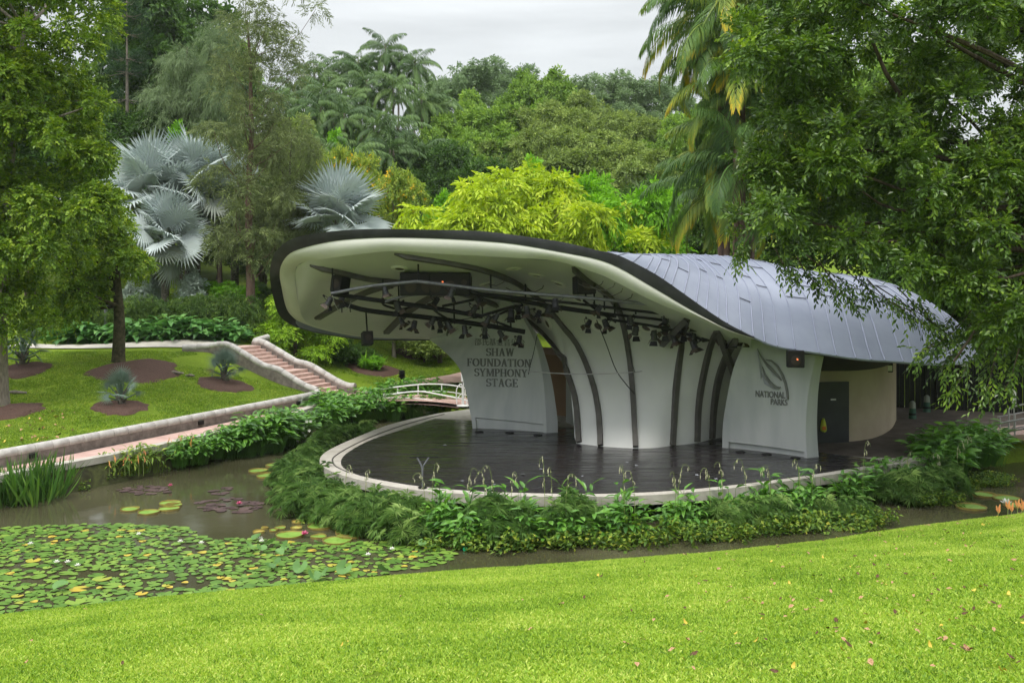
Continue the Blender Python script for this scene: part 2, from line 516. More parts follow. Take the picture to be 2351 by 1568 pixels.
M['f_broad'] = leafmat('foliage_broadleaf', [(0.03, 0.085, 0.015), (0.075, 0.185, 0.024), (0.16, 0.31, 0.04)], rough=0.36, spec=0.5, patch=0.15, pscale=1.5)
M['f_calathea'] = leafmat('foliage_calathea', [(0.03, 0.085, 0.025), (0.065, 0.16, 0.04), (0.13, 0.25, 0.07)], rough=0.38, patch=0.15, pscale=1.5)
M['f_sedge'] = leafmat('foliage_sedge', [(0.025, 0.06, 0.018), (0.095, 0.175, 0.045), (0.28, 0.37, 0.13)], rough=0.55, patch=0.15, pscale=1.2)
M['f_creeper'] = leafmat('foliage_creeper', [(0.02, 0.05, 0.01), (0.055, 0.11, 0.018), (0.12, 0.19, 0.025), (0.24, 0.24, 0.035)], rough=0.45)
M['f_sword'] = leafmat('foliage_sword', [(0.02, 0.055, 0.012), (0.05, 0.12, 0.02), (0.13, 0.22, 0.04)], rough=0.35, spec=0.5)
M['f_helic'] = leafmat('foliage_heliconia', [(0.05, 0.10, 0.02), (0.13, 0.20, 0.03), (0.33, 0.36, 0.07)], rough=0.4)
M['f_conbush'] = leafmat('foliage_conifer_bush', [(0.07, 0.13, 0.012), (0.17, 0.29, 0.024), (0.34, 0.47, 0.04)], rough=0.5)
M['f_pad'] = leafmat('lily_pad', [(0.028, 0.068, 0.012), (0.068, 0.13, 0.02), (0.125, 0.19, 0.03), (0.28, 0.21, 0.03)], pos=[0, 0.45, 0.85, 1], rough=0.4, trans=0.0, patch=0.12, pscale=0.6)
M['f_raised'] = leafmat('lily_raised', [(0.04, 0.09, 0.025), (0.08, 0.16, 0.045), (0.14, 0.24, 0.08)], rough=0.45, trans=0.2)
M['victoria'] = mat('victoria_pad', (0.13, 0.25, 0.03), (0.20, 0.33, 0.05), scale=3, rough=0.45, bump=0.5, bscale=9)
M['victoriarim'] = mat('victoria_rim', (0.22, 0.15, 0.05), (0.33, 0.27, 0.06), scale=6, rough=0.5)
M['vyellow'] = mat('victoria_old', (0.36, 0.25, 0.05), (0.33, 0.34, 0.07), scale=4, rough=0.5, bump=0.4, bscale=9)
M['purple'] = leafmat('purple_pad', [(0.035, 0.022, 0.02), (0.052, 0.032, 0.034), (0.075, 0.05, 0.045)], trans=0.0, rough=0.4)
M['petal_w'] = mat('white_petal', (0.75, 0.75, 0.68), rough=0.5)
M['petal_p'] = mat('pink_petal', (0.55, 0.10, 0.22), rough=0.5)
M['petal_o'] = mat('orange_petal', (0.75, 0.24, 0.10), (0.80, 0.42, 0.12), scale=9, rough=0.5)
M['stalk'] = mat('green_stalk', (0.16, 0.22, 0.06), (0.24, 0.30, 0.09), scale=6, rough=0.5)
M['bell'] = mat('pale_bell', (0.42, 0.42, 0.22), (0.50, 0.46, 0.36), scale=9, rough=0.5)
M['deadleaf'] = mat('dead_leaf', (0.24, 0.12, 0.055), (0.50, 0.32, 0.19), scale=7, rough=0.8, spec=0.15)
M['darkleaf'] = mat('dark_dead_leaf', (0.05, 0.03, 0.018), (0.14, 0.075, 0.04), scale=7, rough=0.8, spec=0.15)
M['yleaf'] = mat('yellow_leaf', (0.50, 0.36, 0.04), (0.6, 0.42, 0.06), scale=7, rough=0.6)
# ------------------------------------------------------------------ terrain
LAWN_EDGE = [(-60, -10), (-22, 4), (-17.5, 9), (-14.5, 13.2), (-12.2, 16.4), (-9.35, 18.2), (-6.3, 19.4), (-1.6, 20.9), (1.4, 21.6), (4.2, 22.3), (7.0, 23.3), (9.45, 24.5), (13.4, 26.1), (20, 28.2), (60, 38)]
BANK = [(-8.2, 50), (-8.3, 45.5), (-8.45, 42.0), (-9.4, 38.0), (-10.95, 34.0), (-12.3, 31.0), (-14.2, 27.5), (-15.6, 24), (-17.6, 19), (-19.5, 12), (-26, 4), (-62, -16)]
POND = LAWN_EDGE + [(60, 52), (30, 41), (21, 36.2), (16.5, 33.8), (13.0, 32.8), (8.0, 36.0), (2.0, 37.5), (-1.5, 41.0), (-3.2, 44.5), (-4.0, 50)] + BANK
_pp = np.array(POND, float)

def poly_sd(X, Y, poly):
    """signed distance to a polygon, positive inside"""
    X = np.asarray(X, float); Y = np.asarray(Y, float)
    inside = np.zeros(X.shape, bool)
    dist = np.full(X.shape, 1e9)
    n = len(poly)
    for i in range(n):
        x0, y0 = poly[i]; x1, y1 = poly[(i + 1) % n]
        c = ((y0 > Y) != (y1 > Y))
        with np.errstate(divide='ignore', invalid='ignore'):
            xi = (x1 - x0) * (Y - y0) / (y1 - y0 if y1 != y0 else 1e-9) + x0
        inside ^= c & (X < xi)
        dx, dy = x1 - x0, y1 - y0
        t = np.clip(((X - x0) * dx + (Y - y0) * dy) / (dx * dx + dy * dy), 0, 1)
        dist = np.minimum(dist, np.hypot(X - x0 - t * dx, Y - y0 - t * dy))
    return np.where(inside, dist, -dist)

_le = np.array(LAWN_EDGE, float)
def lawn_edge_y(X):
    return np.interp(X, _le[:, 0], _le[:, 1])

# retaining wall of the left lawn (plan), path on its right
WALL = [(-19.5, 20.0), (-17.2, 24.5), (-14.6, 29.9), (-13.55, 32.4), (-12.2, 35.6), (-10.9, 38.7), (-9.7, 41.7), (-8.75, 44.3)]
STAIR_B = (-8.6, 46.9)        # foot of the steps
_wp = np.array(WALL + [(-9.3, 46.3), (-13.9, 52.2)], float)
def wall_side(X, Y):
    """positive on the lawn side (left/back) of the wall"""
    X = np.asarray(X, float); Y = np.asarray(Y, float)
    xw = np.interp(Y, _wp[:8, 1], _wp[:8, 0], left=-19.5 - 20, right=-8.7)
    return (xw - X)

CTRL = [(-19.5, 24, 1.15), (-17, 28, 1.15), (-15, 31.5, 1.15), (-13.9, 34.5, 1.2), (-11.9, 38.6, 1.2), (-9.7, 43.6, 1.1), (-17.8, 45, 2.56), (-22, 48, 2.84), (-18.5, 48, 2.84),
        (-15.6, 48.6, 2.84), (-14.5, 37, 1.6), (-12.8, 44.5, 1.69), (-21, 43, 2.54), (-18.9, 37, 1.62), (-24, 36, 1.8), (-22, 52, 3.1), (-15, 56, 3.6), (-20, 62, 4.95), (-12.5, 62, 4.3),
        (-30, 50, 3.4), (-30, 38, 2.2), (-40, 60, 5), (-13.9, 50.3, 2.9), (-15, 48.2, 2.8), (-9.3, 49.2, 0.95), (-11.2, 54, 1.8), (-7, 55, 0.95), (-6.8, 60, 1.5), (-6.5, 66, 2.2), (-10, 58, 2.2), (-3, 55, 0.85), (-3, 66, 2.3), (-6, 51, 0.75),
        (0, 46, 0.7), (5, 42, 0.68), (12, 37, 0.68), (16, 37, 0.68), (20, 39, 0.7), (26, 42, 0.8), (10, 50, 1.2), (20, 50, 1.8), (-30, 80, 9), (-12, 80, 7), (0, 80, 5.5), (20, 80, 6), (40, 70, 6), (-30, 110, 16),
        (0, 110, 13), (40, 110, 11), (0, 140, 15), (-60, 90, 10), (60, 90, 8), (-60, 40, 3), (-40, 20, 1.6), (60, 60, 4), (-150, 200, 14), (150, 200, 12), (0, 250, 15)]
_c = np.array(CTRL, float)
def _U(r2):
    return np.where(r2 > 0, 0.5 * r2 * np.log(r2 + 1e-12), 0)
_n = len(_c)
_K = _U(((_c[:, None, :2] - _c[None, :, :2])**2).sum(-1)) + np.eye(_n) * 1.0
_Pm = np.hstack([np.ones((_n, 1)), _c[:, :2]])
_A = np.block([[_K, _Pm], [_Pm.T, np.zeros((3, 3))]])
_sol = np.linalg.solve(_A, np.concatenate([_c[:, 2], np.zeros(3)]))
def tps(X, Y):
    X = np.asarray(X, float); Y = np.asarray(Y, float)
    sh = X.shape
    q = np.stack([X.ravel(), Y.ravel()], 1)
    r2 = ((q[:, None, :] - _c[None, :, :2])**2).sum(-1)
    z = _U(r2) @ _sol[:_n] + _sol[_n] + q @ _sol[_n + 1:]
    return z.reshape(sh)

LAWN_SLOPE = 0.222
def ground(X, Y):
    X = np.asarray(X, float); Y = np.asarray(Y, float)
    d_lawn = lawn_edge_y(X) - Y
    z_lawn = 0.22 + LAWN_SLOPE * np.clip(d_lawn, 0, 24) * 0.95 + 0.05 * np.clip(d_lawn - 24, 0, 100)
    z_lawn = z_lawn - 0.10 * np.exp(-np.clip(d_lawn, 0, 50) / 0.7) + 0.05 * np.sin(X * 0.55 + Y * 0.3) * np.clip(d_lawn / 6, 0, 1)
    z_back = np.clip(tps(X, Y), 0.62, 17.0)
    pathside = (wall_side(X, Y) < 0.12) & (Y < 46.5) & (X < 0)
    z_back = np.where(pathside, 0.70, z_back)
    z_back = np.where((X > -1.5) & (Y < 46.5) & (Y > 25), np.minimum(z_back, 0.6), z_back)
    z = np.where(d_lawn > 0, z_lawn, z_back)
    sd = poly_sd(X, Y, POND)
    z = np.where(sd > 0, np.maximum(-0.9, z * 0 - 0.12 - sd * 0.9), z)
    return z

def gz(x, y):
    return float(ground(np.array([x]), np.array([y]))[0])

def axis_lines(segs):
    out = []
    for a, b, s in segs:
        out.append(np.arange(a, b, s))
    return np.unique(np.concatenate(out))

gx = axis_lines([(-1500, -200, 120), (-200, -60, 10), (-60, -26, 2), (-26, 20, 0.3), (20, 60, 2), (60, 200, 10), (200, 1501, 120)])
gy = axis_lines([(-200, -20, 20), (-20, 2, 2), (2, 66, 0.3), (66, 150, 3), (150, 400, 25), (400, 2000, 150)])
GX, GY = np.meshgrid(gx, gy)
GZ = ground(GX, GY)
nX, nY = len(gx), len(gy)
ii = (np.arange(nY - 1)[:, None] * nX + np.arange(nX - 1)[None, :]).ravel()
GF = np.stack([ii, ii + 1, ii + nX + 1, ii + nX], 1)
me = np_mesh('ground', np.stack([GX.ravel(), GY.ravel(), GZ.ravel()], 1), GF, smooth=True)

def ground_mat():
    m, N, L = _nodes('grass_ground')
    out = N.new('ShaderNodeOutputMaterial')
    b = N.new('ShaderNodeBsdfPrincipled')
    b.inputs['Roughness'].default_value = 0.9
    b.inputs['Specular IOR Level'].default_value = 0.1
    t = N.new('ShaderNodeTexCoord')
    n1 = N.new('ShaderNodeTexNoise'); n1.inputs['Scale'].default_value = 0.35; n1.inputs['Detail'].default_value = 5
    n2 = N.new('ShaderNodeTexNoise'); n2.inputs['Scale'].default_value = 14; n2.inputs['Detail'].default_value = 6
    n2.inputs['Roughness'].default_value = 0.7
    L.new(t.outputs['Object'], n1.inputs['Vector'])
    L.new(t.outputs['Object'], n2.inputs['Vector'])
    r1 = _ramp(N, [(0.10, 0.16, 0.012), (0.19, 0.27, 0.022)], [0.35, 0.68])
    r2 = _ramp(N, [(0.55, 0.55, 0.5), (1.25, 1.25, 1.2)], [0.3, 0.72])
    L.new(n1.outputs['Fac'], r1.inputs[0])
    L.new(n2.outputs['Fac'], r2.inputs[0])
    mx = N.new('ShaderNodeMix'); mx.data_type = 'RGBA'; mx.blend_type = 'MULTIPLY'
    mx.inputs['Factor'].default_value = 1
    L.new(r1.outputs[0], mx.inputs['A'])
    L.new(r2.outputs[0], mx.inputs['B'])
    L.new(mx.outputs['Result'], b.inputs['Base Color'])
    bp = N.new('ShaderNodeBump'); bp.inputs['Strength'].default_value = 0.7; bp.inputs['Distance'].default_value = 0.04
    L.new(n2.outputs['Fac'], bp.inputs['Height'])
    L.new(bp.outputs[0], b.inputs['Normal'])
    L.new(b.outputs[0], out.inputs[0])
    return m
M['ground'] = ground_mat()
tag(link('ground', me, None, M['ground']), kind='structure')

# ------------------------------------------------------------------ water
def water_mat():
    m, N, L = _nodes('muddy_pond_water')
    out = N.new('ShaderNodeOutputMaterial')
    b = N.new('ShaderNodeBsdfPrincipled')
    b.inputs['Roughness'].default_value = 0.09
    b.inputs['IOR'].default_value = 1.33
    b.inputs['Specular IOR Level'].default_value = 0.5
    t = N.new('ShaderNodeTexCoord')
    n1 = N.new('ShaderNodeTexNoise'); n1.inputs['Scale'].default_value = 0.25; n1.inputs['Detail'].default_value = 4
    L.new(t.outputs['Object'], n1.inputs['Vector'])
    r1 = _ramp(N, [(0.045, 0.043, 0.022), (0.078, 0.073, 0.042)], [0.35, 0.7])
    L.new(n1.outputs['Fac'], r1.inputs[0])
    L.new(r1.outputs[0], b.inputs['Base Color'])
    n2 = N.new('ShaderNodeTexNoise'); n2.inputs['Scale'].default_value = 2.2; n2.inputs['Detail'].default_value = 3
    L.new(t.outputs['Object'], n2.inputs['Vector'])
    bp = N.new('ShaderNodeBump'); bp.inputs['Strength'].default_value = 0.12; bp.inputs['Distance'].default_value = 0.03
    L.new(n2.outputs['Fac'], bp.inputs['Height'])
    L.new(bp.outputs[0], b.inputs['Normal'])
    L.new(b.outputs[0], out.inputs[0])
    return m
wb = MB()
wb.add([(-70, -20, 0), (70, -20, 0), (70, 60, 0), (-70, 60, 0)], [(0, 1, 2, 3)])
tag(wb.build('water', water_mat()), kind='structure')

# ------------------------------------------------------------------ paths
def strip(a, b, z):
    """quad strip between two polylines, draped z = number or function"""
    n = 40
    A = crom(a, n); B = crom(b, n)
    mb = MB()
    rows = []
    for i in range(n):
        row = []
        for k in range(5):
            p = A[i] * (1 - k / 4) + B[i] * k / 4
            row.append((p[0], p[1], z if not callable(z) else z(p[0], p[1])))
        rows.append(row)
    mb.grid(rows)
    return mb
kerb_line = [(p[0] - 0.02, p[1]) for p in [(-8.75, 45.2), (-8.8, 42.2), (-9.75, 38.1), (-11.25, 34.2), (-12.65, 31.0), (-14.5, 27.6), (-15.9, 24.2), (-17.9, 19.2), (-19.6, 14)]]
path_in = [(WALL[-1][0] + 0.0, 46.4)] + [(p[0] + 0.22, p[1]) for p in WALL[::-1]]
tag(strip(kerb_line, path_in, 0.80).build('path', M['pink']), kind='structure')
# path from the foot of the steps to the bridge
tag(strip([(-9.3, 44.9), (-6.0, 45.1)], [(-9.3, 48.8), (-5.8, 48.6)], 0.806).build('path', M['pink']), kind='structure')
# upper path behind the left lawn
up = strip([(-40, 48.2), (-22, 48.5), (-14.3, 48.8)], [(-40, 49.8), (-22, 50.0), (-13.9, 50.9)], lambda x, y: gz(x, y) + 0.05)
tag(up.build('path', M['conc']), kind='structure')
# path climbing behind the bridge
bp_ = strip([atz(905, 884, 0.85)[:2], atz(1000, 862, 1.05)[:2], atz(1110, 835, 1.3)[:2]], [atz(905, 890, 0.85)[:2], atz(1000, 879, 1.0)[:2], atz(1110, 872, 1.05)[:2]], lambda x, y: max(gz(x, y), 0.85) + 0.12)
tag(bp_.build('path', M['pink']), kind='structure')

# kerb along the water and mossy bank below it
kb = MB()
kl = crom(kerb_line, 60)
for s0, s1, zt, zb in [(0.0, 0.34, 0.86, 0.66)]:
    rows = []
    for i in range(60):
        p = kl[i]
        t = kl[min(i + 1, 59)] - kl[max(i - 1, 0)]
        t = t / np.linalg.norm(t)
        nrm = np.array([-t[1], t[0]])
        if nrm[0] < 0: nrm = -nrm
        q = p + nrm * s1
        rows.append([(p[0], p[1], zb), (p[0], p[1], zt), (q[0], q[1], zt), (q[0], q[1], zb)])
    kb.grid(rows)
tag(kb.build('kerb', M['conc'], auto=40), kind='structure')
rs = random.Random(3)
bk = MB()
rows = []
for i in range(60):
    p = kl[i]
    t = kl[min(i + 1, 59)] - kl[max(i - 1, 0)]
    t = t / np.linalg.norm(t)
    nrm = np.array([-t[1], t[0]])
    if nrm[0] < 0: nrm = -nrm
    row = []
    for k in range(6):
        q = p + nrm * (0.30 + k * 0.06 + rs.uniform(-0.03, 0.05))
        row.append((q[0], q[1], 0.70 - k * 0.16))
    rows.append(row)
bk.grid(rows)
tag(bk.build('bank', M['bank'], smooth=True), kind='structure')

# ------------------------------------------------------------------ low retaining wall with round coping
def wall_run(root, pts, z0, ztop, th=0.26, rc=0.155):
    """pts plan polyline, z0/ztop lists or numbers; body + coping children"""
    n = len(pts)
    z0 = z0 if isinstance(z0, list) else [z0] * n
    zt = ztop if isinstance(ztop, list) else [ztop] * n
    m = n if n > 6 else n * 8
    P = crom([(p[0], p[1], a, b) for p, a, b in zip(pts, z0, zt)], 10 * n) if n > 2 else crom([(p[0], p[1], a, b) for p, a, b in zip(pts, z0, zt)], 20)
    body, cop = MB(), MB()
    rows = []
    for i in range(len(P)):
        t = P[min(i + 1, len(P) - 1)][:2] - P[max(i - 1, 0)][:2]
        t = t / np.linalg.norm(t)
        nn = np.array([-t[1], t[0]]) * th / 2
        p = P[i]
        rows.append([(p[0] - nn[0], p[1] - nn[1], p[2]), (p[0] - nn[0], p[1] - nn[1], p[3] - rc), (p[0] + nn[0], p[1] + nn[1], p[3] - rc), (p[0] + nn[0], p[1] + nn[1], p[2])])
    body.grid(rows)
    body.f.append((0, 1, 2, 3)); k = len(body.v)
    body.f.append((k - 1, k - 2, k - 3, k - 4))
    # coping stones: short round lengths with fine joints
    seg = np.linalg.norm(np.diff(P[:, :3], axis=0), axis=1)
    L = seg.sum()
    u = np.concatenate([[0], np.cumsum(seg)])
    ns = max(2, int(L / 0.62))
    for s in range(ns):
        a, b = s / ns * L, (s + 1) / ns * L
        pts3 = []
        for q in (a + 0.006, a + 0.02, (a + b) / 2, b - 0.02, b - 0.006):
            pts3.append((np.interp(q, u, P[:, 0]), np.interp(q, u, P[:, 1]), np.interp(q, u, P[:, 3]) - rc))
        cop.tube(pts3, [rc * 0.93, rc, rc * 1.0, rc, rc * 0.93], n=12)
    b = body.build('wall_body', M['block'], root)
    c = cop.build('coping', M['stone'], root, auto=50)
    return b, c
w = empty('retaining_wall', (0, 0, 0), 0, 'long low block wall with round pale coping between sloping lawn and pink path', 'wall')
wall_run(w, WALL + [(-8.85, 45.3)], 0.6, 1.32)
# little dark vents in the wall face
for px_, py_ in ((345, 1556), (1450, 1328), (2105, 1192)):
    x, y = px_ * 0.3349, 525.4 + py_ * 0.3349
    p = atz(x, y + 2, 0.95)
    yy = np.interp(p.x, [q[0] for q in WALL], [q[1] for q in WALL])
    xx = np.interp(p.y, [q[1] for q in WALL], [q[0] for q in WALL])
    vb = MB().box((xx + 0.19, p.y, 0.98), (0.05, 0.26, 0.14), Matrix.Rotation(R(-24), 3, 'Z'))
    vb.build('vent', M['black'], w)

# ------------------------------------------------------------------ steps with two sloping balustrades
st = empty('steps', (0, 0, 0), 0, 'flight of pink stone steps between two pale rounded balustrades', 'steps')
sA, sB = Vector((-8.6, 46.9)), Vector((-13.5, 49.2))         # foot and head centre
sdir = (sB - sA); sl = sdir.length; sdir.normalize()
snrm = Vector((-sdir.y, sdir.x))
NST = 14
runs = []
pos = 0.0; z = 0.82
for k in range(NST):
    runs.append((pos, z))
    pos += 0.85 if k in (6,) else 0.34
    z += 0.152
for k, (p0, zz) in enumerate(runs):
    p1 = runs[k + 1][0] if k + 1 < NST else p0 + 1.0
    a = sA + sdir * p0; b = sA + sdir * (p1 + 0.02)
    hw = 1.08
    mb = MB()
    poly = [a + snrm * hw, a - snrm * hw, b - snrm * hw, b + snrm * hw]
    mb.prism([(q.x, q.y) for q in poly], zz - 0.45, zz + 0.152)
    mb.build('step', M['step'], st)
def zs(p):   # level of the stairs at distance p
    return float(np.interp(p, [r_[0] for r_ in runs], [r_[1] + 0.152 for r_ in runs]))
for side, name in ((1, 'a'), (-1, 'b')):
    o = snrm * (1.25 * side)
    ks = [-0.6, -0.2, 0.5, 1.3, 2.05, 2.9, 3.5, 4.3, 5.0, 5.5]
    pts = [sA + sdir * k + o for k in ks]
    pts = [(p.x, p.y) for p in pts]
    zt = [zs(max(0, k)) + 0.33 for k in ks]
    if side == 1:     # lawn side: ends on the retaining wall and turns along the upper lawn edge
        pts = pts[1:] + [(-14.7, 48.3), (-15.9, 48.0)]
        zt = [1.34] + zt[2:] + [3.18, 3.12]
    else:
        pts = pts + [(-11.5, 54.4), (-10.6, 55.0)][:0] + [(-12.6, 51.4)]
        zt = zt + [3.45]
    zb = [gz(p[0], p[1]) - 0.35 for p in pts]
    P = wall_run(st, pts, [min(b_, t_ - 0.5) for b_, t_ in zip(zb, zt)], zt, th=0.26, rc=0.155)
    P[0].name = 'balustrade'

# ------------------------------------------------------------------ mulch beds
rs = random.Random(8)
def mulch(cx_, cy_, rx, ry, rot, label):
    n = 28
    V, F = [], []
    rings = 9
    for j in range(rings + 1):
        for k in range(n):
            a = 2 * math.pi * k / n
            rr = j / rings * (1 + 0.07 * math.sin(3 * a + cx_) + 0.05 * math.sin(7 * a + cy_) + rs.uniform(-0.02, 0.02) + (rs.uniform(-0.09, 0.09) if j >= rings - 1 else 0))
            x = rx * rr * math.cos(a); y = ry * rr * math.sin(a)
            X = cx_ + x * math.cos(rot) - y * math.sin(rot)
            Y = cy_ + x * math.sin(rot) + y * math.cos(rot)
            V.append((X, Y, gz(X, Y) + 0.05 + (0.05 if j < rings - 1 else 0.0) + rs.uniform(0, 0.03) - (0.06 if j == rings else 0)))
    mb = MB()
    fs = []
    for j in range(rings):
        for k in range(n):
            k2 = (k + 1) % n
            fs.append((j * n + k, j * n + k2, (j + 1) * n + k2, (j + 1) * n + k))
    mb.add(V, fs)
    o = mb.build('mulch_bed', M['mulch'], smooth=True)
    tag(o, label, 'mulch bed')
def bed(x, y, d, wpx, hd, rot, label):
    p = at(x, y, d)
    mulch(p.x, p.y, wpx * d / FPX / 2, hd, rot, label)
bed(312, 856, 43.6, 175, 2.3, R(-14), 'big oval of brown mulch round the moss-covered trunk on the lawn')
bed(516, 884, 43.8, 124, 1.35, R(-8), 'oval of brown mulch under the yellow-tipped young palm beside the steps')
bed(276, 934, 36.8, 120, 1.1, R(-12), 'oval of brown mulch under the dark green young palm in mid lawn')
bed(52, 850, 42.2, 110, 1.5, 0, 'mulch patch under the young palm half hidden behind the left tree')
bed(22, 950, 35.6, 120, 1.6, R(-10), 'mulch and litter round the pale trunk at the left picture edge')
bed(855, 866, 56, 130, 1.6, R(-25), 'brown mulch strip below the fern-skirted bush beyond the steps')
bed(960, 815, 62, 120, 1.6, R(-20), 'mulch under the round leafy bush beside the stage wall')
bed(590, 770, 56, 110, 1.6, 0, 'reddish mulch round the tall wispy tree above the steps')
# ------------------------------------------------------------------ the stage building
stage = empty('bandshell', (3.5, 33, 0.75), 0, 'white leaf-shaped open air concert stage with sweeping blue grey metal roof over black floor', 'stage')
bpy.context.view_layer.update()
_inv = Matrix.Translation((-3.5, -33, -0.75))
def part(mb, name, material, parent=None, smooth=False, auto=None, me=None):
    """child of the stage given in world coordinates"""
    me = me or mb.mesh(name, smooth, auto)
    o = bpy.data.objects.new(name, me)
    COL.objects.link(o)
    if not me.materials:
        me.materials.append(material)
    o.parent = parent or stage
    me.transform(_inv)
    return o

# rim: (outer x, y, lip x, y, inner x, y, distance), from the far left underside round the left end to the right
RIM = [(987, 781, 987, 779, 987, 776, 40.5), (900, 781, 900, 777, 900, 774, 40), (824, 779, 824, 774, 824, 770, 39.2), (748, 768, 748, 760, 752, 756, 38), (697, 756, 697, 744, 709, 742, 36.8),
       (659, 740, 671, 727, 694, 727, 35.6), (638, 717, 656, 704, 687, 704, 34.6), (625, 671, 646, 659, 679, 659, 33.4), (620, 633, 642, 633, 678, 626, 32.7), (625, 595, 646, 608, 683, 610, 32),
       (646, 564, 666, 582, 704, 600, 31.3), (684, 544, 709, 566, 735, 596, 30.8), (748, 533, 773, 553, 785, 589, 30.3), (824, 527, 849, 547, 849, 581, 30), (900, 526, 926, 546, 915, 577, 29.8),
       (1002, 528, 1027, 549, 1027, 584, 29.5), (1104, 531, 1110, 554, 1110, 588, 29.4), (1190, 541, 1190, 562, 1190, 593, 29.3), (1292, 556, 1292, 580, 1279, 600, 29.3), (1368, 574, 1368, 595, 1368, 627, 29.3),
       (1419, 586, 1419, 614, 1419, 650, 29.4), (1482, 617, 1482, 650, 1482, 683, 29.5), (1521, 640, 1521, 673, 1521, 701, 29.6), (1571, 675, 1571, 703, 1571, 721, 29.7), (1622, 711, 1622, 731, 1622, 741, 29.8),
       (1673, 744, 1673, 757, 1673, 762, 29.9), (1732, 774, 1732, 777, 1730, 779, 30)]
NR = len(RIM)
C0 = [at(r[0], r[1], r[6]) for r in RIM]
C1 = [at(r[2], r[3], r[6] + 0.02) for r in RIM]
C2 = [at(r[4], r[5], r[6] + 0.24 * min(1.0, max(-1.0, (k - 8.0) / 3.0))) for k, r in enumerate(RIM)]
U = np.linspace(0, NR - 1, (NR - 1) * 4 + 1)
def fine(Cs):
    P = np.array([tuple(p) for p in Cs])
    n = len(P)
    tan = np.zeros_like(P)
    tan[1:-1] = (P[2:] - P[:-2]) / 2
    tan[0] = P[1] - P[0]; tan[-1] = P[-1] - P[-2]
    i = np.clip(U.astype(int), 0, n - 2)
    s = (U - i)[:, None]
    return (2 * s**3 - 3 * s**2 + 1) * P[i] + (s**3 - 2 * s**2 + s) * tan[i] + (-2 * s**3 + 3 * s**2) * P[i + 1] + (s**3 - s**2) * tan[i + 1]
F0, F1, F2 = fine(C0), fine(C1), fine(C2)
# fascia: outer face, slightly proud, with return at the bottom
fr = [[tuple(F0[i] + (0, 0.10, -0.02)), tuple(F0[i] + (0, -0.02, 0)), tuple(F0[i] * 0.5 + F1[i] * 0.5 + np.array((0, -0.05, 0))), tuple(F1[i] + (0, -0.02, 0)), tuple(F1[i] + (0, 0.08, 0))] for i in range(len(U))]
fm = MB().grid(fr)
part(fm, 'fascia', M['fascia'], auto=40)
lr = []
for i in range(len(U)):
    a, b = F1[i], F2[i]
    row = []
    for t in (0, 0.15, 0.4, 0.7, 0.9, 1.0):
        p = a * (1 - t) + b * t
        row.append(tuple(p + np.array((0, -0.10 * math.sin(math.pi * t), 0))))
    lr.append(row)
part(MB().grid(lr), 'lip', M['lip'], auto=50)

# ceiling and back wall: one sheet lofted from the lip to the far rim / the floor
cols = []
for i in range(9, 17):
    a, b = C2[i], C2[16 - i]
    mid = (a + b) / 2 + Vector((0.05, 0, 0.12 if i > 11 else 0.05))
    if i == 9: mid = (a + b) / 2 + Vector((0.02, 0, 0.05))
    cols.append([a, mid, b])
cols[0] = [C2[9], C2[8], C2[7]]
c17 = [C2[17], at(1180, 650, 34.8), at(1188, 705, 37.2), at(1215, 750, 38.2)]
c18 = [at(1235, 597, 29.85), at(1235, 660, 34.5), at(1245, 735, 37.0), at(1284, 812, 36.7)]
c18b = [at(1256, 598, 29.9), at(1262, 665, 34.2), at(1280, 750, 36.3), at(1317, 919, 34.4)]
c19 = [C2[18], at(1285, 670, 34.0), at(1305, 760, 35.8), at(1318, 880, 34.8), at(1325, 1021, 33.4)]
c20 = [at(1340, 617, 29.85), at(1350, 700, 33.8), at(1372, 800, 34.9), at(1384, 900, 34.0), at(1385, 1028, 32.8)]
c21 = [C2[20], at(1430, 730, 33.5), at(1448, 820, 34.2), at(1456, 920, 33.5), at(1456, 1032, 32.45)]
c22 = [at(1500, 692, 30.1), at(1508, 760, 33.1), at(1515, 840, 33.7), at(1510, 930, 33.2), at(1505, 1030, 32.55)]
c23 = [C2[23], at(1566, 780, 32.7), at(1556, 850, 33.4), at(1545, 930, 33.3), at(1540, 1026, 32.95)]
c24 = [C2[24], at(1615, 800, 32.4), at(1604, 870, 33.3), at(1600, 940, 33.6), at(1598, 1019, 33.5)]
c25 = [C2[25], at(1665, 815, 32.2), at(1650, 880, 33.4), at(1640, 940, 34.0), at(1635, 1010, 34.3)]
c26 = [at(1725, 778, 30.5), at(1720, 830, 32.3), at(1700, 890, 34.0), at(1690, 950, 35.0), at(1685, 1000, 35.2)]
cols += [c17, c18, c18b, c19, c20, c21, c22, c23, c24, c25, c26]
NC = 29
G = np.array([crom(c, NC) for c in cols])            # columns x samples x 3
GG = np.array([crom(G[:, j], len(cols) * 5) for j in range(NC)])   # samples x fine columns
cm = MB().grid([[tuple(p) for p in row] for row in GG])
ceil_v, ceil_f = list(cm.v), list(cm.f)
ceil = part(cm, 'ceiling', M['ceil'], smooth=True)
ceil_bvh = BVHTree.FromPolygons([Vector(p) for p in ceil_v], ceil_f)
EYE = Vector((0, 0, CAM_Z))
def on_ceil(x, y, fallback=35.0):
    d = (at(x, y, 10) - EYE).normalized()
    h = ceil_bvh.ray_cast(EYE, d)
    if h[0] is None:
        h2 = ceil_bvh.find_nearest(at(x, y, fallback))
        return h2[0], h2[1]
    n = h[1]
    if n.dot(d) > 0: n = -n
    return h[0], n

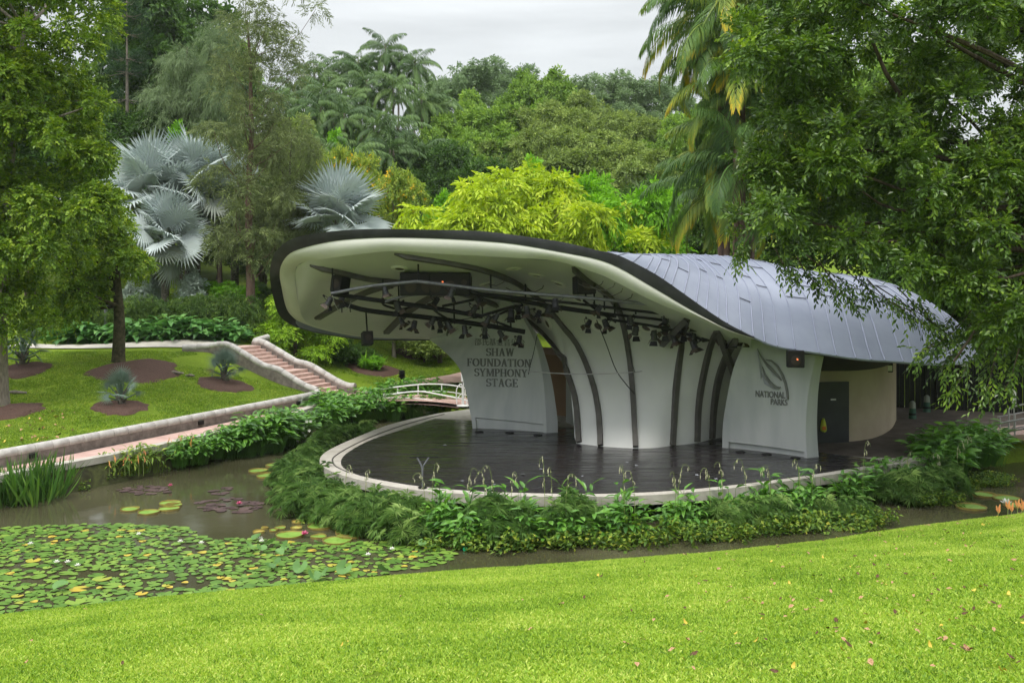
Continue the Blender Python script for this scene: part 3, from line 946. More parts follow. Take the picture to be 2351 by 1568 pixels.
def rib(pts, w=0.17, th=0.13, n=40):
    P = crom([(p[0], p[1], 0) for p in pts], n)
    hits = [on_ceil(p[0], p[1]) for p in P]
    Hs = crom([tuple(h[0]) for h in hits], n)
    mb = MB()
    rows = []
    for i in range(n):
        p = Vector(Hs[i]); nn = hits[i][1]
        t = (Vector(Hs[min(i + 1, n - 1)]) - Vector(Hs[max(i - 1, 0)])).normalized()
        s = t.cross(nn).normalized()
        tp = 0.25 if i == 0 else 1.0
        a = p - nn * 0.05
        b = p + nn * th * tp
        ww = w * (0.6 if i == 0 else 1)
        rows.append([tuple(a - s * ww / 2), tuple(b - s * ww / 2), tuple(b + s * ww / 2), tuple(a + s * ww / 2)])
    mb.grid(rows)
    mb.f.append((0, 1, 2, 3)); k = len(mb.v); mb.f.append((k - 1, k - 2, k - 3, k - 4))
    return part(mb, 'rib', M['rib'], ceil, auto=40)
rib([(712, 609), (780, 622), (850, 638), (917, 644), (1000, 656), (1060, 671), (1120, 690), (1180, 716), (1226, 744), (1262, 778), (1290, 818), (1308, 866), (1324, 925), (1331, 1016)])
rib([(724, 730), (775, 700), (840, 668), (905, 648), (925, 645)], w=0.2)
rib([(884, 763), (925, 722), (970, 690), (1010, 672), (1060, 668)], w=0.22)
rib([(905, 582), (960, 590), (1050, 604), (1120, 620), (1190, 650), (1245, 690), (1290, 742), (1330, 800), (1362, 880), (1376, 950), (1380, 1024)])
rib([(1316, 612), (1345, 637), (1385, 664), (1415, 695), (1432, 740), (1443, 800), (1453, 900), (1459, 1027)])
rib([(1580, 724), (1572, 760), (1560, 820), (1550, 900), (1542, 1022)])
rib([(1650, 752), (1632, 790), (1616, 850), (1602, 930), (1598, 1014)])
rib([(1690, 776), (1668, 815), (1648, 870), (1636, 940), (1632, 1005)], w=0.2)

# round down-lights in the ceiling
for x, y in ((918, 548 + 68), (1180, 616), (1232, 632), (1283, 651), (1118, 651), (1192, 685), (1258, 743), (1374, 748), (1327, 685), (1503, 687), (1484, 752)):
    p, n = on_ceil(x, y)
    m = n.to_track_quat('Z', 'Y').to_matrix()
    mb = MB().lathe([(0.28, -0.03), (0.28, 0.03), (0.24, 0.05), (0.17, 0.05), (0.15, 0.0)], 18, p, m)
    part(mb, 'downlight', M['lip'], auto=40)
    mb = MB().lathe([(0.15, 0.0), (0.15, 0.022), (0.02, 0.03)], 14, p, m)
    part(mb, 'lamp_glass', M['rust'], auto=40)
    d_ = [o for o in stage.children if o.name.startswith('downlight')][-1]
# small bent hooks for cables
for x, y in ((1385, 645), (1412, 650), (1430, 662), (1452, 675), (1210, 655), (1248, 655), (1155, 640), (1295, 680)):
    p, n = on_ceil(x, y)
    q = p + n * 0.12
    mb = MB().tube([p, q, q + Vector((-0.25, 0.0, -0.12)), q + Vector((-0.5, 0.05, -0.08)), q + Vector((-0.7, 0.1, 0.02))], 0.013, 5)
    part(mb, 'cable_loop', M['rib'])

# ---- metal roof
SEC = []       # front, middle, ridge/middle2, back
for i in range(9, 17):
    a, b = C0[i], C0[16 - i]
    m_ = (a + b) / 2 + Vector((0, 0.4, 0.75 if i > 11 else 0.3))
    SEC.append([a, a * 0.75 + m_ * 0.25 + Vector((0, 0.1, 0.06)), m_, m_ * 0.4 + b * 0.6 + Vector((0, 0.2, 0.5 if i > 11 else 0.2)), b])
SEC[0] = [C0[9], (C0[9] + C0[8]) / 2, C0[8], (C0[8] + C0[7]) / 2, C0[7]]
def sec(fr_, ridge, back_dx=1.2, back_dy=6.0, dz=-2.6, bulge=0.42):
    f_, r_ = at(*fr_), at(*ridge)
    mid = (f_ + r_) / 2 + Vector((bulge, -0.1, bulge * 0.75))
    return [f_, mid, r_, r_ + Vector((back_dx, back_dy, dz))]
SEC += [[C0[17], C0[17] * 0.6 + at(1260, 580, 35) * 0.4 , at(1270, 590, 35.0), at(1300, 760, 41)],
        [C0[18], C0[18] * 0.55 + at(1330, 585, 34.8) * 0.45, at(1335, 596, 34.8), at(1380, 740, 41)],
        sec((1368, 574, 29.3), (1400, 600, 34.5), 1, 6, -2.2, 0.1), sec((1419, 586, 29.4), (1436, 599, 34.5), 1, 6, -2.3, 0.2), sec((1482, 617, 29.5), (1466, 595, 34.5), bulge=0.3),
        sec((1521, 640, 29.6), (1495, 593, 34.5), bulge=0.38), sec((1571, 675, 29.7), (1530, 591, 34.5)), sec((1622, 711, 29.8), (1562, 588, 34.5)), sec((1673, 744, 29.9), (1590, 587, 34.5)),
        sec((1732, 774, 30.0), (1640, 588, 34.8)), sec((1785, 795, 30.1), (1685, 592, 35)), sec((1885, 811, 30.3), (1745, 602, 35.3), bulge=0.5), sec((1975, 824, 30.5), (1810, 617, 35.8), bulge=0.55),
        sec((2063, 830, 30.8), (1875, 628, 36.5), bulge=0.6), sec((2140, 835, 31.3), (1970, 638, 37), bulge=0.6), sec((2195, 834, 32.4), (2060, 665, 37.5), bulge=0.45, back_dy=5),
        sec((2228, 828, 33.8), (2150, 712, 37.5), bulge=0.25, back_dy=3.5, dz=-2.2), sec((2245, 812, 35.6), (2215, 765, 37.3), bulge=0.1, back_dx=0.2, back_dy=1.2, dz=-0.9)]
NT = 30
RG = np.array([crom(s_, NT) for s_ in SEC])
NSEC = len(SEC)
def roof_col(u):
    """interpolated section at fractional index u"""
    i = int(min(max(u, 0), NSEC - 1.001)); s = u - i
    P = RG
    t0 = (P[i + 1] - P[i - 1]) / 2 if i > 0 else P[1] - P[0]
    t1 = (P[i + 2] - P[i]) / 2 if i + 2 < NSEC else P[-1] - P[-2]
    return (2 * s**3 - 3 * s**2 + 1) * P[i] + (s**3 - 2 * s**2 + s) * t0 + (-2 * s**3 + 3 * s**2) * P[i + 1] + (s**3 - s**2) * t1
us = np.linspace(0, NSEC - 1, (NSEC - 1) * 4 + 1)
rc_ = [roof_col(u) for u in us]
rm = MB().grid([[tuple(p) for p in c] for c in rc_])
roof = part(rm, 'roof', M['zinc'], smooth=True)
roof_bvh = BVHTree.FromPolygons([Vector(p) for p in rm.v], rm.f)
# thin dark drip edge hanging below the right eave
ev = []
for u in np.linspace(17.0, NSEC - 1, 70):
    p = roof_col(u)[0]
    ev.append([tuple(p + (0, -0.015, 0.0)), tuple(p + (0, -0.015, -0.05)), tuple(p + (0, 0.12, -0.06))])
part(MB().grid(ev), 'drip_edge', M['seam'], auto=40)
# standing seams
rsm = random.Random(5)
sm, jm = MB(), MB()
seam_us = [10.5, 11, 11.5, 12, 12.5, 13, 13.5, 14, 14.5, 15, 15.5, 16, 16.5, 17, 17.5, 18] 
u = 18.0
while u < NSEC - 1.05:
    u += (0.5 if u < 19 else 0.42 if u < 22 else 0.33)
    seam_us.append(u)
seam_us = [u + rsm.uniform(-0.06, 0.06) for u in seam_us if u < NSEC - 1.02]
for k, u in enumerate(seam_us):
    c = roof_col(u)
    off = np.array((0, 0, 0.012))
    pts = [tuple(p + off) for p in c[:NT - 3]]
    sm.tube(pts, 0.02, 5)
    if k + 1 < len(seam_us):
        c2 = roof_col(seam_us[k + 1] - 0.02)
        for t in ([0.16 + rsm.uniform(0, 0.1), 0.42 + rsm.uniform(0, 0.14)] if k % 2 == 0 else [0.28 + rsm.uniform(0, 0.1), 0.56 + rsm.uniform(0, 0.08)]):
            j = int(t * NT)
            a, b = Vector(c[j]), Vector(c2[j])
            mid_ = Vector((roof_col((u + seam_us[k + 1]) / 2))[j])
            o_ = Vector((0, -0.006, 0.022))
            jm.tube([a + o_, mid_ + o_, b + o_], 0.013, 4)
part(sm, 'standing_seams', M['seam'], roof, auto=60)
part(jm, 'cross_joints', M['joint'], roof)

# ---- side panels carrying the lettering
def panel(rows_front, rows_back, name, inset=(0.05, 0.955), niche_h=0.058, concave=0.12):
    """rows: bottom to top, each (xl, dl, xr, dr, y_l, y_r); returns mesh part and a surface function"""
    nR, nU = 40, 25
    L_ = crom([tuple(at(r[0], r[4], r[1])) for r in rows_front], nR)
    R_ = crom([tuple(at(r[2], r[5], r[3])) for r in rows_front], nR)
    B_ = crom([tuple(at(r[0], r[2], r[1])) for r in rows_back], nR)
    fn = lambda P, t: np.array([np.interp(t * (nR - 1), range(nR), P[:, k]) for k in range(3)])
    def surf(u, t):
        a, b = fn(L_, t), fn(R_, t)
        p = a * (1 - u) + b * u
        d = b - a
        nrm = np.array([d[1], -d[0], 0]); nrm /= np.linalg.norm(nrm) + 1e-9
        if nrm[1] > 0: nrm = -nrm
        return p - nrm * concave * math.sin(math.pi * u) * 1.0, nrm
    eps = 0.002
    ts = sorted(set(list(np.linspace(0, 1, nR)) + [niche_h - eps, niche_h + eps]))
    uu = sorted(set(list(np.linspace(0, 1, nU)) + [inset[0] - eps, inset[0] + eps, inset[1] - eps, inset[1] + eps]))
    rows = []
    for t in ts:
        row = []
        for u in uu:
            p, n = surf(u, t)
            if t < niche_h and inset[0] < u < inset[1]:
                p = p - n * 0.09
            row.append(tuple(p))
        bk_ = fn(B_, t)
        p_, n_ = surf(1, t)
        row.append(tuple(bk_))
        # back face, roughly parallel
        row.append(tuple(bk_ * 0.5 + (fn(L_, t) - n_ * 0.45) * 0.5))
        row.append(tuple(fn(L_, t) - n_ * 0.4))
        row.append(row[0])
        rows.append(row)
    mb = MB().grid(rows)
    o = part(mb, name, M['white'], auto=35)
    return o, surf
pf = [(1085, 36.8, 1255, 35.7, 987, 997), (1083, 36.8, 1254, 35.7, 965, 965), (1078, 36.95, 1252, 35.7, 940, 930), (1067, 37.4, 1248, 35.7, 888, 880), (1054, 38.0, 1240, 35.75, 845, 830), (1016, 39.3, 1226, 35.9, 803, 780),
      (985, 40.5, 1206, 36.2, 779, 740), (960, 40.0, 1180, 36.4, 758, 700), (940, 38.6, 1140, 36.5, 735, 676)]
pb = [(1281, 35.85, 997), (1280, 35.85, 965), (1276, 35.85, 930), (1268, 35.9, 880), (1256, 36.0, 830), (1238, 36.2, 780), (1214, 36.5, 740), (1184, 36.8, 700), (1144, 36.9, 676)]
panL, surfL = panel(pf, pb, 'lettered_panel')
nf = [(1658, 32.6, 1853, 30.72, 1030, 1054), (1660, 32.4, 1850, 30.72, 974, 990), (1670, 32.1, 1853, 30.72, 909, 925), (1684, 31.7, 1860, 30.75, 846, 877), (1701, 31.3, 1868, 30.8, 803, 840), (1716, 31.0, 1875, 30.85, 778, 812), (1724, 30.95, 1880, 30.95, 762, 790)]
nb = [(1880, 30.95, 1054), (1876, 30.95, 990), (1877, 30.95, 925), (1881, 31.0, 877), (1887, 31.05, 840), (1893, 31.1, 812), (1898, 31.2, 790)]
panR, surfR = panel(nf, nb, 'emblem_panel', inset=(0.075, 0.965))
MB_dummy = None

def bvh_of(o):
    me = o.data
    return BVHTree.FromPolygons([Vector(v.co) - _inv.translation for v in me.vertices], [tuple(p.vertices) for p in me.polygons])
bL, bR = bvh_of(panL), bvh_of(panR)
def on_panel(b, x, y):
    d = (at(x, y, 10) - EYE).normalized()
    h = b.ray_cast(EYE, d)
    if h[0] is None:
        q = b.find_nearest(at(x, y, 34)); return q[0], Vector((0, -1, 0))
    return h[0], (h[1] if h[1].dot(d) < 0 else -h[1])

def relief(b, polys, name, material, parent, depth=0.05, corner=None):
    """flat outlines given in picture coordinates laid on a panel as raised shapes"""
    mb = MB()
    for poly in polys:
        fr_, bk2 = [], []
        for x, y in poly:
            p, n = on_panel(b, x, y)
            n = Vector((n.x, n.y, 0)).normalized()
            fr_.append(p + n * depth); bk2.append(p - n * 0.02)
        n_ = len(poly)
        mb.add(fr_ + bk2, [tuple(range(n_))] + [(i, (i + 1) % n_, n_ + (i + 1) % n_, n_ + i) for i in range(n_)])
    return part(mb, name, material, parent)

# a small serif alphabet: each glyph = list of polygons in a box of width w, height 1 (y up)
def stem(x, y0=0.0, y1=1.0, t=0.15, s=True):
    out = [[(x - t / 2, y0), (x + t / 2, y0), (x + t / 2, y1), (x - t / 2, y1)]]
    if s:
        for y in ((y0,) if y0 == 0 else ()) + ((y1 - 0.06,) if y1 == 1 else ()):
            out.append([(x - t / 2 - 0.09, y), (x + t / 2 + 0.09, y), (x + t / 2 + 0.09, y + 0.06), (x - t / 2 - 0.09, y + 0.06)])
    return out
def hbar(x0, x1, y, t=0.07):
    return [[(x0, y - t / 2), (x1, y - t / 2), (x1, y + t / 2), (x0, y + t / 2)]]
def slant(xa, ya, xb, yb, t):
    return [[(xa - t / 2, ya), (xa + t / 2, ya), (xb + t / 2, yb), (xb - t / 2, yb)]]
def stroke(pts, ts):
    """polyline with varying thickness as quads"""
    P = np.array(pts, float); out = []
    T = np.gradient(P, axis=0); T /= np.linalg.norm(T, axis=1)[:, None] + 1e-9
    Nn = np.stack([-T[:, 1], T[:, 0]], 1)
    A = P + Nn * np.array(ts)[:, None] / 2; B = P - Nn * np.array(ts)[:, None] / 2
    for i in range(len(P) - 1):
        out.append([tuple(B[i]), tuple(B[i + 1]), tuple(A[i + 1]), tuple(A[i])])
    return out
def arc(cx_, cy_, rx, ry, a0, a1, tmin=0.06, tmax=0.16, n=14):
    pts, ts = [], []
    for i in range(n + 1):
        a = R(a0 + (a1 - a0) * i / n)
        pts.append((cx_ + rx * math.cos(a), cy_ + ry * math.sin(a)))
        ts.append(tmin + (tmax - tmin) * abs(math.cos(a)))
    return stroke(pts, ts)
GLY = {}
GLY['S'] = (0.62, arc(0.31, 0.73, 0.22, 0.23, 20, 270, 0.07, 0.12) + arc(0.31, 0.27, 0.24, 0.23, 90, -160, 0.07, 0.14) + hbar(0.49, 0.55, 0.84, 0.2) + hbar(0.05, 0.11, 0.15, 0.2))
GLY['H'] = (0.86, stem(0.18) + stem(0.68) + hbar(0.2, 0.66, 0.5))
GLY['A'] = (0.80, slant(0.16, 0, 0.40, 1, 0.08) + slant(0.64, 0, 0.40, 1, 0.16) + hbar(0.26, 0.56, 0.36) + hbar(0.06, 0.28, 0.03, 0.06) + hbar(0.52, 0.78, 0.03, 0.06))
GLY['W'] = (1.10, slant(0.34, 0, 0.16, 1, 0.15) + slant(0.34, 0, 0.54, 1, 0.07) + slant(0.74, 0, 0.54, 1, 0.15) + slant(0.74, 0, 0.94, 1, 0.07) + hbar(0.04, 0.30, 0.97, 0.06) + hbar(0.84, 1.04, 0.97, 0.06))
GLY['F'] = (0.66, stem(0.18) + hbar(0.2, 0.6, 0.965) + hbar(0.2, 0.48, 0.5) + hbar(0.56, 0.61, 0.88, 0.2) + hbar(0.44, 0.49, 0.5, 0.22))
GLY['O'] = (0.88, arc(0.44, 0.5, 0.33, 0.46, 0, 360, 0.07, 0.17, 24))
GLY['U'] = (0.84, stem(0.18, 0.3, 1) + stem(0.66, 0.3, 1, 0.08) + arc(0.42, 0.32, 0.24, 0.29, 180, 360, 0.08, 0.14))
GLY['N'] = (0.84, stem(0.16, 0, 1, 0.08) + stem(0.68, 0, 1, 0.08) + slant(0.66, 0, 0.18, 1, 0.17))
GLY['D'] = (0.86, stem(0.18) + arc(0.30, 0.5, 0.46, 0.465, -90, 90, 0.07, 0.17, 18) + hbar(0.18, 0.32, 0.965) + hbar(0.18, 0.32, 0.035))
GLY['T'] = (0.76, stem(0.38) + hbar(0.06, 0.70, 0.965) + hbar(0.05, 0.11, 0.88, 0.22) + hbar(0.65, 0.71, 0.88, 0.22))
GLY['I'] = (0.38, stem(0.19))
GLY['Y'] = (0.80, stem(0.40, 0, 0.45) + slant(0.40, 0.42, 0.14, 1, 0.15) + slant(0.40, 0.42, 0.66, 1, 0.07) + hbar(0.03, 0.26, 0.97, 0.06) + hbar(0.56, 0.78, 0.97, 0.06))
GLY['M'] = (1.02, stem(0.16, 0, 1, 0.08) + stem(0.86, 0, 1, 0.15) + slant(0.50, 0.05, 0.20, 1, 0.15) + slant(0.50, 0.05, 0.82, 1, 0.07))
GLY['P'] = (0.68, stem(0.18) + arc(0.32, 0.72, 0.27, 0.25, -90, 90, 0.07, 0.15) + hbar(0.18, 0.34, 0.965) + hbar(0.18, 0.34, 0.47))
GLY['G'] = (0.86, arc(0.44, 0.5, 0.33, 0.46, 40, 320, 0.07, 0.17, 20) + stem(0.70, 0.08, 0.44, 0.14, False) + hbar(0.56, 0.82, 0.44, 0.06) + hbar(0.66, 0.71, 0.84, 0.22))
GLY['E'] = (0.70, stem(0.18) + hbar(0.2, 0.60, 0.965) + hbar(0.2, 0.48, 0.5) + hbar(0.2, 0.62, 0.035) + hbar(0.56, 0.61, 0.88, 0.2) + hbar(0.44, 0.49, 0.5, 0.22) + hbar(0.58, 0.63, 0.13, 0.22))
def word(txt, x0, y0l, y1l, x1, y0r, y1r):
    """letter polygons filling a box in picture coordinates: left column rows y0l (top)..y1l, right column rows y0r..y1r"""
    W_ = sum(GLY[c][0] for c in txt)
    out, x = [], 0.0
    for c in txt:
        w_, polys = GLY[c]
        for poly in polys:
            q = []
            for a, b in poly:
                f = (x + a) / W_
                yt = y0l + (y0r - y0l) * f; yb = y1l + (y1r - y1l) * f
                q.append((x0 + (x1 - x0) * f, yb + (yt - yb) * b))
            out.append(q)
        x += w_
    return out
for txt, x0, a, b, x1, c, d in (('SHAW', 1116, 799, 817, 1182, 799.5, 818), ('FOUNDATION', 1072, 822.5, 840.5, 1220, 825, 843), ('SYMPHONY', 1089, 845.5, 863.5, 1212, 848, 866), ('STAGE', 1116, 869, 887, 1190, 870, 889)):
    relief(bL, word(txt, x0, a, b, x1, c, d), 'lettering', M['letter'], panL, 0.025)

def text_relief(b, txt, x0, y0, x1, y1, name, material, parent, depth=0.05, bold=0.0, skew=(0, 0)):
    """outline text from the built-in font, laid on a panel inside a picture box (y0 top, y1 bottom)"""
    cu = bpy.data.curves.new('txt', 'FONT')
    cu.body = txt
    cu.size = 1.0
    cu.offset = bold
    cu.resolution_u = 3
    o = bpy.data.objects.new('txt', cu)
    COL.objects.link(o)
    dg = bpy.context.evaluated_depsgraph_get()
    me = bpy.data.meshes.new_from_object(o.evaluated_get(dg))
    bpy.data.objects.remove(o)
    n = len(me.vertices)
    if n == 0:
        return None
    co = np.zeros(n * 3); me.vertices.foreach_get('co', co); co = co.reshape(-1, 3)
    mn, mx_ = co.min(0), co.max(0)
    fr_, bk2 = [], []
    for c in co:
        fx = (c[0] - mn[0]) / (mx_[0] - mn[0]); fy = (c[1] - mn[1]) / (mx_[1] - mn[1])
        p, nn = on_panel(b, x0 + (x1 - x0) * fx, y1 + (y0 - y1) * fy + skew[0] * fx)
        nn = Vector((nn.x, nn.y, 0)).normalized()
        fr_.append(p + nn * depth); bk2.append(p - nn * 0.02)
    fs = [tuple(p.vertices) for p in me.polygons]
    from collections import Counter
    ec = Counter()
    for f in fs:
        for i in range(len(f)):
            e = (f[i], f[(i + 1) % len(f)])
            ec[tuple(sorted(e))] += 1
    sides = []
    for f in fs:
        for i in range(len(f)):
            e = (f[i], f[(i + 1) % len(f)])
            if ec[tuple(sorted(e))] == 1:
                sides.append((e[1], e[0], n + e[0], n + e[1]))
    mb = MB(); mb.add(fr_ + bk2, fs + sides)
    bpy.data.meshes.remove(me)
    return part(mb, name, material, parent)
text_relief(bL, '邵氏基金音乐台', 1090, 776, 1205, 793, 'lettering', M['letter3'], panL, 0.015, 0.0, (2, 0))
text_relief(bR, 'NATIONAL', 1735, 896, 1803, 911, 'lettering', M['letter'], panR, 0.03, 0.012, (4, 0))
text_relief(bR, 'PARKS', 1770, 915, 1808, 929, 'lettering', M['letter'], panR, 0.03, 0.012, (2, 0))
# leaf emblem: thin dark edges and pale body (region coordinates -> picture)
def e7(pts): return [(1646.6 + x * 0.3231, 570 + y * 0.3231) for x, y in pts]
def blade(pts, ts):
    return stroke(e7(pts), [t * 0.3231 for t in ts])
em = blade([(285, 715), (310, 765), (345, 815), (400, 870), (440, 915), (458, 940)], [5, 12, 15, 15, 12, 4])
em += blade([(345, 792), (385, 800), (430, 840), (465, 900), (488, 960), (500, 1020), (505, 1072)], [5, 12, 14, 15, 15, 13, 10])
em += blade([(322, 842), (340, 895), (375, 950), (415, 985), (445, 992), (452, 985)], [5, 12, 15, 16, 13, 3])
relief(bR, em, 'leaf_emblem', M['letter'], panR, 0.07)
body = e7([(290, 740), (312, 775), (345, 822), (400, 878), (452, 935), (440, 985), (412, 978), (372, 940), (338, 885), (322, 845)])
body = [e7([(288, 740), (318, 840), (312, 930), (296, 820)]), e7([(312, 880), (345, 930), (400, 1000), (440, 1005), (400, 990), (335, 960)]), e7([(345, 830), (400, 885), (440, 925), (400, 905)])]
relief(bR, body, 'leaf_emblem', M['letter2'], panR, 0.035)

# floor up-lights set in the stage at the panel feet
for x, y in ((1100, 992), (1170, 994), (1235, 999), (1700, 1038), (1760, 1043), (1826, 1052)):
    p = atz(x, y, 0.775)
    part(MB().lathe([(0.16, 0), (0.16, 0.02), (0.12, 0.03)], 14, p), 'floor_light', M['black'])

# ---- floor slab
SLAB = [(1085, 938), (1040, 944), (1000, 950), (900, 973), (820, 1003), (755, 1033), (735, 1051), (740, 1069), (772, 1086), (837, 1104), (926, 1121), (1027, 1131), (1150, 1137.5), (1300, 1140), (1420, 1139), (1560, 1132), (1700, 1118), (1850, 1098), (1980, 1078), (2080, 1062), (2150, 1050), (2215, 1036)]
front = crom([atz(x, y, 0.75)[:2] for x, y in SLAB], 110)
back = [atz(2270, 1008, 0.75)[:2], atz(2330, 985, 0.75)[:2], (22.5, 41), (21, 43.3), (10, 44), (2, 45), (-1.2, 43.8)]
poly = [tuple(p) for p in front] + [tuple(p) for p in back]
sl_ = MB().prism(poly, 0.50, 0.75)
part(sl_, 'stage_slab', M['conc'], auto=40)
# black boards
BL = [(999, 961), (926, 985), (849, 1011), (798, 1039), (783, 1057), (790, 1074), (826, 1090), (900, 1105), (976, 1116), (1104, 1126), (1300, 1131.5), (1420, 1130.5), (1560, 1123.5), (1700, 1109.5), (1850, 1090), (1970, 1071), (2036, 1059)]
bf = crom([atz(x, y, 0.77)[:2] for x, y in BL], 90)
bb = [atz(x, y, 0.77)[:2] for x, y in ((1980, 1050), (1900, 1041), (1780, 1022), (1690, 1003), (1620, 990), (1340, 983), (1290, 981), (1180, 972), (1085, 966))]
part(MB().prism([tuple(p) for p in bf] + [tuple(p) for p in bb], 0.74, 0.772), 'stage_floor', M['stage'])
# brown floor sheet at back right, its tone darkened for overhead tree shade
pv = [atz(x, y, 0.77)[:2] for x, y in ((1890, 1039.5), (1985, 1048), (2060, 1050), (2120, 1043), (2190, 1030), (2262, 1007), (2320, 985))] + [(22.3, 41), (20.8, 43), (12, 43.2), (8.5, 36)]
part(MB().prism(pv, 0.70, 0.757), 'shaded_paving', M['shadepave'])
# narrow groove line round the kerb
gl = crom([atz(x, y, 0.75)[:2] for x, y in ((1020, 951), (940, 972), (860, 1000), (800, 1028), (768, 1048), (763, 1056), (770, 1070), (800, 1085))], 50)
part(MB().tube([(p[0], p[1], 0.752) for p in gl], 0.025, 5), 'groove', M['rib'])
# dark piers below the slab
pr = MB()
for x, y in ((900, 1108), (1100, 1128), (1300, 1133), (1500, 1130), (1700, 1112), (1850, 1092), (1970, 1075)):
    p = atz(x, y, 0.75)
    part(MB().box((p.x, p.y + 1.3, -0.1), (0.4, 0.4, 1.3), bev=0.03), 'pier', M['soffit'])

# ---- backstage: curved beige room, door, brown wall seen through the gap
plan = [atz(x, y, 0.75)[:2] for x, y in ((1868, 1017.5), (1946, 1014.5))]
curve = crom([atz(x, y, 0.75)[:2] for x, y in ((1946, 1014.5), (1975, 1011.5), (2005, 1006), (2030, 996), (2048, 983), (2058, 965))], 24)
bw = [(plan[0][0] - 1.6, plan[0][1] + 0.3)] + [tuple(p) for p in curve] + [(curve[-1][0] - 1.5, 43.2), (3.5, 42.5), (2.2, 40.2)]
rows = [[(p[0], p[1], 0.70), (p[0], p[1], 1.9), (p[0], p[1], 3.3)] for p in bw]
part(MB().grid(rows), 'backstage_wall', M['beige'], auto=30)
# soffit closing from the eave to the wall head
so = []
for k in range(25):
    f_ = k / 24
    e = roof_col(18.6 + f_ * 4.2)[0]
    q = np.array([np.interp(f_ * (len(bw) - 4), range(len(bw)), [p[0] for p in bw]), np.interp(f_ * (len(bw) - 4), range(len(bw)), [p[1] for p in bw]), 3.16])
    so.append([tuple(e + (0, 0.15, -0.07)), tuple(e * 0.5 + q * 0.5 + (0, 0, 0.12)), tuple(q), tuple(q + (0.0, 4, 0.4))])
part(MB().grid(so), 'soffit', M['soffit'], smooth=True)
# door
d0, d1 = Vector((*plan[0], 0)), Vector((*plan[1], 0))
dv = (d1 - d0).normalized(); dn = Vector((dv.y, -dv.x, 0))
dc = (d0 + d1) / 2 + dn * 0.05
rot = Matrix.Rotation(math.atan2(dv.y, dv.x), 3, 'Z')
door = part(MB().box((dc.x, dc.y, 1.78), ((d1 - d0).length, 0.09, 2.06), rot), 'door', M['door'])
part(MB().box((dc.x + 0.05, dc.y - 0.05, 2.22), (0.19, 0.012, 0.05), rot), 'door_sign', M['rail'], door)
part(MB().box((dc.x - 0.42, dc.y - 0.06, 1.75), (0.04, 0.05, 0.16), rot), 'handle', M['steel'], door)
# wall lamp under the soffit
p = at(2038, 843, 36.4)
wl_ = part(MB().box((p.x, p.y - 0.1, p.z), (0.26, 0.2, 0.34), bev=0.02), 'wall_lamp', M['black'])
part(MB().box((p.x, p.y - 0.215, p.z - 0.02), (0.17, 0.03, 0.2)), 'lamp_glass', M['lip'], wl_)
part(MB().tube([p + Vector((-0.08, -0.05, 0.16)), p + Vector((-0.06, -0.03, 0.26)), p + Vector((0.06, 0.0, 0.26)), p + Vector((0.08, 0, 0.16))], 0.018, 6), 'bracket', M['black'], wl_)
# brown wall seen in the gap
g0, g1 = at(1235, 830, 40), at(1316, 830, 39.0)
part(MB().bar((g0.x, g0.y, 2.0), (g1.x, g1.y, 2.0), 0.25, 2.6), 'backstage_wall', M['brownwall'])
part(MB().bar((g0.x, g0.y, 3.42), (g1.x, g1.y, 3.42), 0.32, 0.26), 'parapet', M['pink'])
g2, g3 = at(1305, 830, 38.6), at(1345, 830, 36.5)
part(MB().bar((g2.x, g2.y, 1.9), (g3.x, g3.y, 1.9), 0.2, 2.5), 'backstage_wall', M['white'])
part(MB().bar((g0.x, g0.y - 0.35, 0.83), (g1.x, g1.y - 0.35, 0.83), 0.5, 0.16), 'backstage_step', M['conc'])

# ------------------------------------------------------------------ lighting truss and cables
truss = empty('lighting_truss', at(1200, 700, 32), 0, 'black and grey pipe grid hung under the white shell ceiling with stage lamps clamped on', 'truss')
_ti = Matrix.Translation(-truss.location)
def tpart(pts, r, name, material):
    P = [at(*p) for p in pts]
    if len(P) > 2:
        P = vecs(crom(P, 6 * len(P)))
    mb = MB().tube(P, r, 7)
    me = mb.mesh(name, auto=60)
    me.transform(_ti)
    return link(name, me, truss, material)
tpart([(761, 674, 31.6), (851, 657, 31.2), (959, 646, 31)], 0.055, 'pipe', M['steel'])
tpart([(959, 646, 31), (1101, 663, 30.9), (1205, 673, 30.9), (1335, 683, 30.9), (1456, 695, 30.9), (1561, 707, 31)], 0.055, 'pipe', M['steel'])
tpart([(761, 675, 31.6), (877, 691, 32), (993, 707, 32.3), (1108, 727, 32.6)], 0.075, 'pipe', M['black'])
tpart([(786, 697, 33), (838, 712, 33.2), (988, 730, 33.3), (1101, 745, 33.4), (1205, 762, 33.6)], 0.085, 'pipe', M['black'])
tpart([(757, 684, 31.8), (786, 697, 33)], 0.05, 'pipe', M['black'])
tpart([(1069, 668, 32), (1105, 676, 32), (1246, 700, 32), (1286, 707, 32), (1415, 725, 32.0)], 0.075, 'pipe', M['black'])
tpart([(1105, 674, 31.7), (1246, 689, 31.6), (1364, 702, 31.5), (1456, 713, 31.4), (1591, 728, 31.4)], 0.045, 'pipe', M['black'])
tpart([(1286, 704, 31.9), (1393, 720, 31.9), (1506, 733, 31.8), (1569, 743, 31.8)], 0.045, 'pipe', M['black'])
tpart([(1393, 733, 32), (1496, 748, 31.9), (1560, 762, 31.8), (1612, 780, 31.7)], 0.045, 'pipe', M['black'])
tpart([(1586, 746, 31.4), (1635, 756, 31.2), (1708, 775, 31)], 0.05, 'pipe', M['black'])
tpart([(1612, 780, 31.7), (1654, 773, 31.5)], 0.09, 'pipe', M['black'])
tpart([(883, 693, 32), (924, 681, 31.8), (964, 676, 31.7), (1045, 676, 31.6)], 0.045, 'pipe', M['steel'])
tpart([(1016, 703, 32.3), (1050, 696, 32.1), (1088, 688, 32)], 0.045, 'pipe', M['black'])
